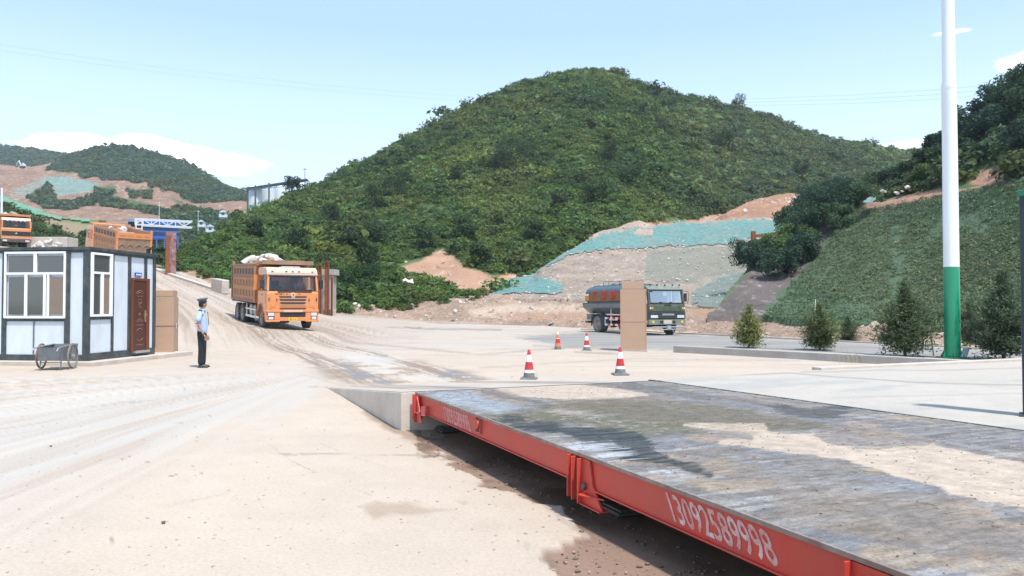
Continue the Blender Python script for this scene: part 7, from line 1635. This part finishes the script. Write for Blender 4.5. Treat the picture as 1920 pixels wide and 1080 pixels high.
for i in range(16):
    px = 62 + rn.random() * 48; py = 467 - rn.random() * (4 + 14 * (1 - abs(px - 92) / 30)); x, y, _ = D(px, py, 73 - i * .05); P = D(px, py, 73)
    rock_at(P, rn.uniform(.3, .6), 40 + i, 'white quarry block in the pile beside the older dump truck', 'rockw', 'white blocks beside the upper road')
b = MB(); P = D(80, 462, 76); b.box(-1.6, 2.4, 0, 2, -1, .95); o = b.build('concrete_block', MAT['concl'], bevel=.05); o.location = P; tag(o, 'square concrete block behind the white quarry blocks', 'block')
MAT['clod'] = mat('clod_mat', (.17, .125, .09), .9, var=.4)
def rubble(name, p, n, reg, smin, smax, label, polys=None, m='rockt', seed=1, off=.0):
    rs = np.random.RandomState(seed); pr = []
    for k in range(6):
        q = MB(); q.rock((0, 0, 0), 1, seed * 10 + k, .7, 1); pr.append((np.array([tuple(v) for v in q.v]), np.array(q.f)))
    x0, x1, v0, v1 = reg; px = rs.uniform(x0, x1, n); v = rs.uniform(v0, v1, n); ok = (v < np.interp(px, p.px, p.v[0]) + 2) & (v > np.interp(px, p.px, p.v[-1]) - 1)
    if polys: ok &= np.any([sdpoly(px, v, q) < 0 for q in polys], 0)
    px, v = px[ok], v[ok]; t = p.tinv(px, v); P = p.pt(px, t, off); Vs = []; Fs = []; base = 0; S = smin + (smax - smin) * rs.rand(len(px)) ** 4
    for i in range(len(px)):
        V, F_ = pr[rs.randint(6)]; a = rs.uniform(0, 6.28); c, s = math.cos(a), math.sin(a); R_ = np.array([[c, -s, 0], [s, c, 0], [0, 0, 1]]); Vs.append(V @ R_.T * S[i] + P[i]); Fs.append(F_ + base); base += len(V)
    o = mesh_np(name, np.concatenate(Vs), np.concatenate(Fs), MAT[m]); tag(o, label, 'rubble', None, 'stuff')
rubble('bank_rubble', bank, 3200, (620, 2000, 545, 660), .03, .28, 'tan stones scattered over the earth banks behind the yard', m='rockt', seed=2)
rubble('bank_stones', bank, 130, (640, 1130, 560, 600), .06, .34, 'pale stones lying in the earth bank left of the tank truck', m='rockw', seed=3)
rubble('mound_rubble', mound, 1500, (960, 1420, 405, 575), .05, .24, 'white stones scattered on the spoil mound', m='rockw', seed=4, off=.14)
rubble('ledge_rubble', mound, 900, (1040, 1420, 400, 480), .08, .34, 'line of white stones along the ledges of the spoil mound', polys=[[(1060, 478), (1200, 466), (1300, 462), (1400, 450), (1400, 456), (1300, 469), (1200, 473), (1060, 484)], [(1110, 450), (1200, 427), (1300, 415), (1400, 411), (1400, 407), (1200, 420), (1100, 444)]], m='rockw', seed=5, off=.14)
rubble('shelf_rubble', PATCH['earth_shelf'], 1500, (1370, 1560, 360, 425), .1, .5, 'white rubble tipped over the earth shelf', polys=[[(1425, 379), (1445, 371), (1500, 366), (1560, 366), (1560, 376), (1500, 378), (1440, 382)], [(1340, 420), (1400, 410), (1500, 406), (1500, 414), (1340, 426)]], m='rockw', seed=6)
def pebbles(name, n, f, smin, smax, label, m, seed):
    rs = np.random.RandomState(seed); q = MB(); q.rock((0, 0, 0), 1, seed, .6, 1); V0 = np.array([tuple(v) for v in q.v]); F0 = np.array(q.f); Vs = []; Fs = []
    for i in range(n):
        p = f(rs)
        if p is None: continue
        s_ = smin + (smax - smin) * rs.rand() ** 5; a_ = rs.uniform(0, 6.28); c, s = math.cos(a_), math.sin(a_); R_ = np.array([[c, -s, 0], [s, c, 0], [0, 0, 1]])
        Vs.append(V0 @ R_.T * s_ + np.array(p)); Fs.append(F0 + len(Vs[0]) * (len(Vs) - 1))
    tag(mesh_np(name, np.concatenate(Vs), np.concatenate(Fs), MAT[m]), label, 'gravel', None, 'stuff')
def yardp(rs):
    px, py = rs.uniform(-40, 1960), 600 + 480 * rs.rand() ** .8; p = G(px, py, 0)
    a_, b_ = loc_ab(p)
    if (a_ > -6 and b_ > -.2 and b_ < 5.5) or (b_ >= 4 and a_ > -1): return None
    if p.y > 26: return None
    return (p.x, p.y, .0)
pebbles('yard_gravel', 2600, yardp, .004, .022, 'grit and small stones scattered over the pale yard', 'rockt', 41)
pebbles('deck_grit', 3000, lambda rs: (lambda a_, b_: tuple((Md @ Vector((a_, b_, .503)))))(rs.uniform(.2, 11), rs.uniform(.1, 3.6)), .003, .012, 'bits of gravel and clods lying on the weighbridge deck', 'clod', 42)
pebbles('mud_clods', 1500, lambda rs: (lambda a_, b_: tuple((Md @ Vector((a_, b_, -.008)))))(rs.uniform(.3, 9), -rs.rand() ** 1.5 * .9 + .3), .005, .03, 'mud clods on the wet ground along the red weighbridge beam', 'clod', 43)
rubble('cut_rubble', hill, 900, (330, 970, 465, 560), .1, .5, 'pale stones on the earth cut at the foot of the hill', polys=[CUT, [(345, 480), (380, 482), (425, 525), (430, 545), (350, 500)]], m='rockt', seed=7)
rubble('slope_foot_stones', bank, 500, (1430, 1990, 590, 640), .12, .42, 'pale stones along the foot of the netted slope', polys=[[(1480, 600), (1530, 590), (1560, 606), (1620, 606), (1680, 600), (1700, 612), (1780, 622), (1900, 636), (1900, 644), (1700, 628), (1600, 622), (1500, 612)]], m='rockt', seed=8)
# white tarp in the weeds, scrap of net, blue sheeting, timber on the mound
def cloth(name, pts, m, label, cat, n=14):
    P = [Vector(p) for p in pts]; V = []; 
    for i in range(n):
        for j in range(n):
            u, v = i / (n - 1), j / (n - 1); q = P[0] * (1 - u) * (1 - v) + P[1] * u * (1 - v) + P[2] * u * v + P[3] * (1 - u) * v; q = q + Vector((0, -.15 * fbm(u * 4, v * 4), .5 * (float(fbm(u * 4 + len(label), v * 4)) - .5))); V.append(tuple(q))
    o = mesh_np(name, V, gridF(n, n), m, smooth=True); sm = o.modifiers.new('s', 'SOLIDIFY'); sm.thickness = .02; tag(o, label, cat); return o
cloth('tarpaulin', [D(756, 528, 73), D(776, 529, 73), D(774, 524, 75), D(755, 523, 75)], MAT['rockw'], 'crumpled white sheet lying in the weeds below the earth cut', 'sheet')

cloth('netting_scrap', [D(1617, 378, 68), D(1640, 378, 68), D(1642, 369, 70), D(1625, 372, 70)], NT, 'scrap of bright teal net caught at the top of the netted slope', 'netting')
cloth('blue_sheet', [D(1488, 396, 120), D(1530, 396, 120), D(1530, 373, 121), D(1488, 373, 121)], mat('sheet_blue', (.03, .06, .20), .5, dirt=(.1, .14, .2), dirt_amt=.3), 'dark blue sheeting beside the brown earth shelf', 'sheet')
t = thing('timber_baulk', 'brown timber baulk sticking out of the bushes at the end of the teal net', 'timber', D(1414, 441, 86)); MB().box(-.25, .2, 0, .4, -.6, .45).build('end_post', MAT['rust'], t); MB().beam((0, .2, -.1), (3.2, .2, .25), .3, .3).build('beam', MAT['rust'], t)
# stakes, power lines
def stake(x0, y0, x1, y1, lab, Y=None, r=.018):
    a = G(x0, y0, 0); b_ = D(x1, y1, a.y + .05); t = thing('stake', lab, 'stake', a); MB().tube([(0, 0, -.05), tuple(b_ - a)], r, 7).build('rod', MAT['stake'], t)
stake(1526, 640, 1529, 561, 'thin bamboo stake standing above the rounded spruce', r=.022); stake(1752, 668, 1743, 614, 'white leaning stake left of the pole', r=.030); stake(1682, 668, 1686, 634, 'short stake left under the large spruce'); stake(1718, 669, 1716, 645, 'short stake right under the large spruce'); stake(1862, 674, 1874, 640, 'leaning pale stake beside the tallest spruce')
def wires(name, label, pts, sep_, r=.035):
    t = thing(name, label, 'power line', D(*pts[0][:3]))
    for o in range(sep_):
        P = []
        for i in range(len(pts)): P.append(D(pts[i][0], pts[i][1] + o * (pts[i][3] if len(pts[i]) > 3 else 7), pts[i][2]) - D(*pts[0][:3]))
        MB().tube([tuple(p) for p in P], r, 5).build('cable', MAT['wire'], t)
wires('power_line', 'thin pair of power cables crossing the sky on the left', [(-200, 55, 160, 12), (0, 83, 175, 11), (150, 106, 190, 10), (300, 126, 205, 9.5), (450, 143, 220, 10), (600, 159, 240, 9.5), (750, 172, 262, 9), (900, 183, 290, 8), (1000, 188, 330, 8)], 2, .022)
wires('power_line', 'three thin power cables crossing the sky on the right behind the pole', [(1300, 190, 400, 8), (1400, 186, 380, 6), (1600, 178, 340, 8), (1760, 168, 310, 9), (1870, 158, 290, 9), (2100, 140, 260, 9)], 3, .04)
# dry stalks by the kerb
p = G(1612, 684, 0); sb_ = MB(); rn = random.Random(9)
for k in range(26):
    a = rn.uniform(-.5, .5); l = rn.uniform(.2, .5); x = rn.uniform(-.35, .35); sb_.tube([(x, rn.uniform(-.1, .1), 0), (x + a * l * .4, 0, l * .6), (x + a * l, 0, l)], .003, 3)
o = sb_.build('dry_stalks', MAT['twig']); o.location = p + Vector((0, .6, 0)); tag(o, 'tuft of dry stalks growing against the kerb wall', 'dry weeds')
# ================================================================== HAZE (humid summer air)
b = MB(); b.box(-1500, 1500, -30, 1500, -1.2, 260)
hz = b.build('haze', None) if False else None
me = bpy.data.meshes.new('haze'); me.from_pydata([tuple(v) for v in b.v], [], b.f); bm = bmesh.new(); bm.from_mesh(me); bmesh.ops.recalc_face_normals(bm, faces=bm.faces); bm.to_mesh(me); bm.free()
hm = bpy.data.materials.new('haze_air'); hm.use_nodes = True; ht = hm.node_tree; ht.nodes.clear()
ho = N(ht, 'ShaderNodeOutputMaterial'); pv = N(ht, 'ShaderNodeVolumePrincipled'); pv.inputs['Density'].default_value = .00022; pv.inputs['Color'].default_value = (.80, .90, 1, 1); pv.inputs['Anisotropy'].default_value = .1
ht.links.new(pv.outputs[0], ho.inputs['Volume']); me.materials.append(hm)
hz = bpy.data.objects.new('haze', me); COL.objects.link(hz); hz['kind'] = 'stuff'
SC.cycles.volume_bounces = 0; SC.cycles.max_bounces = 6
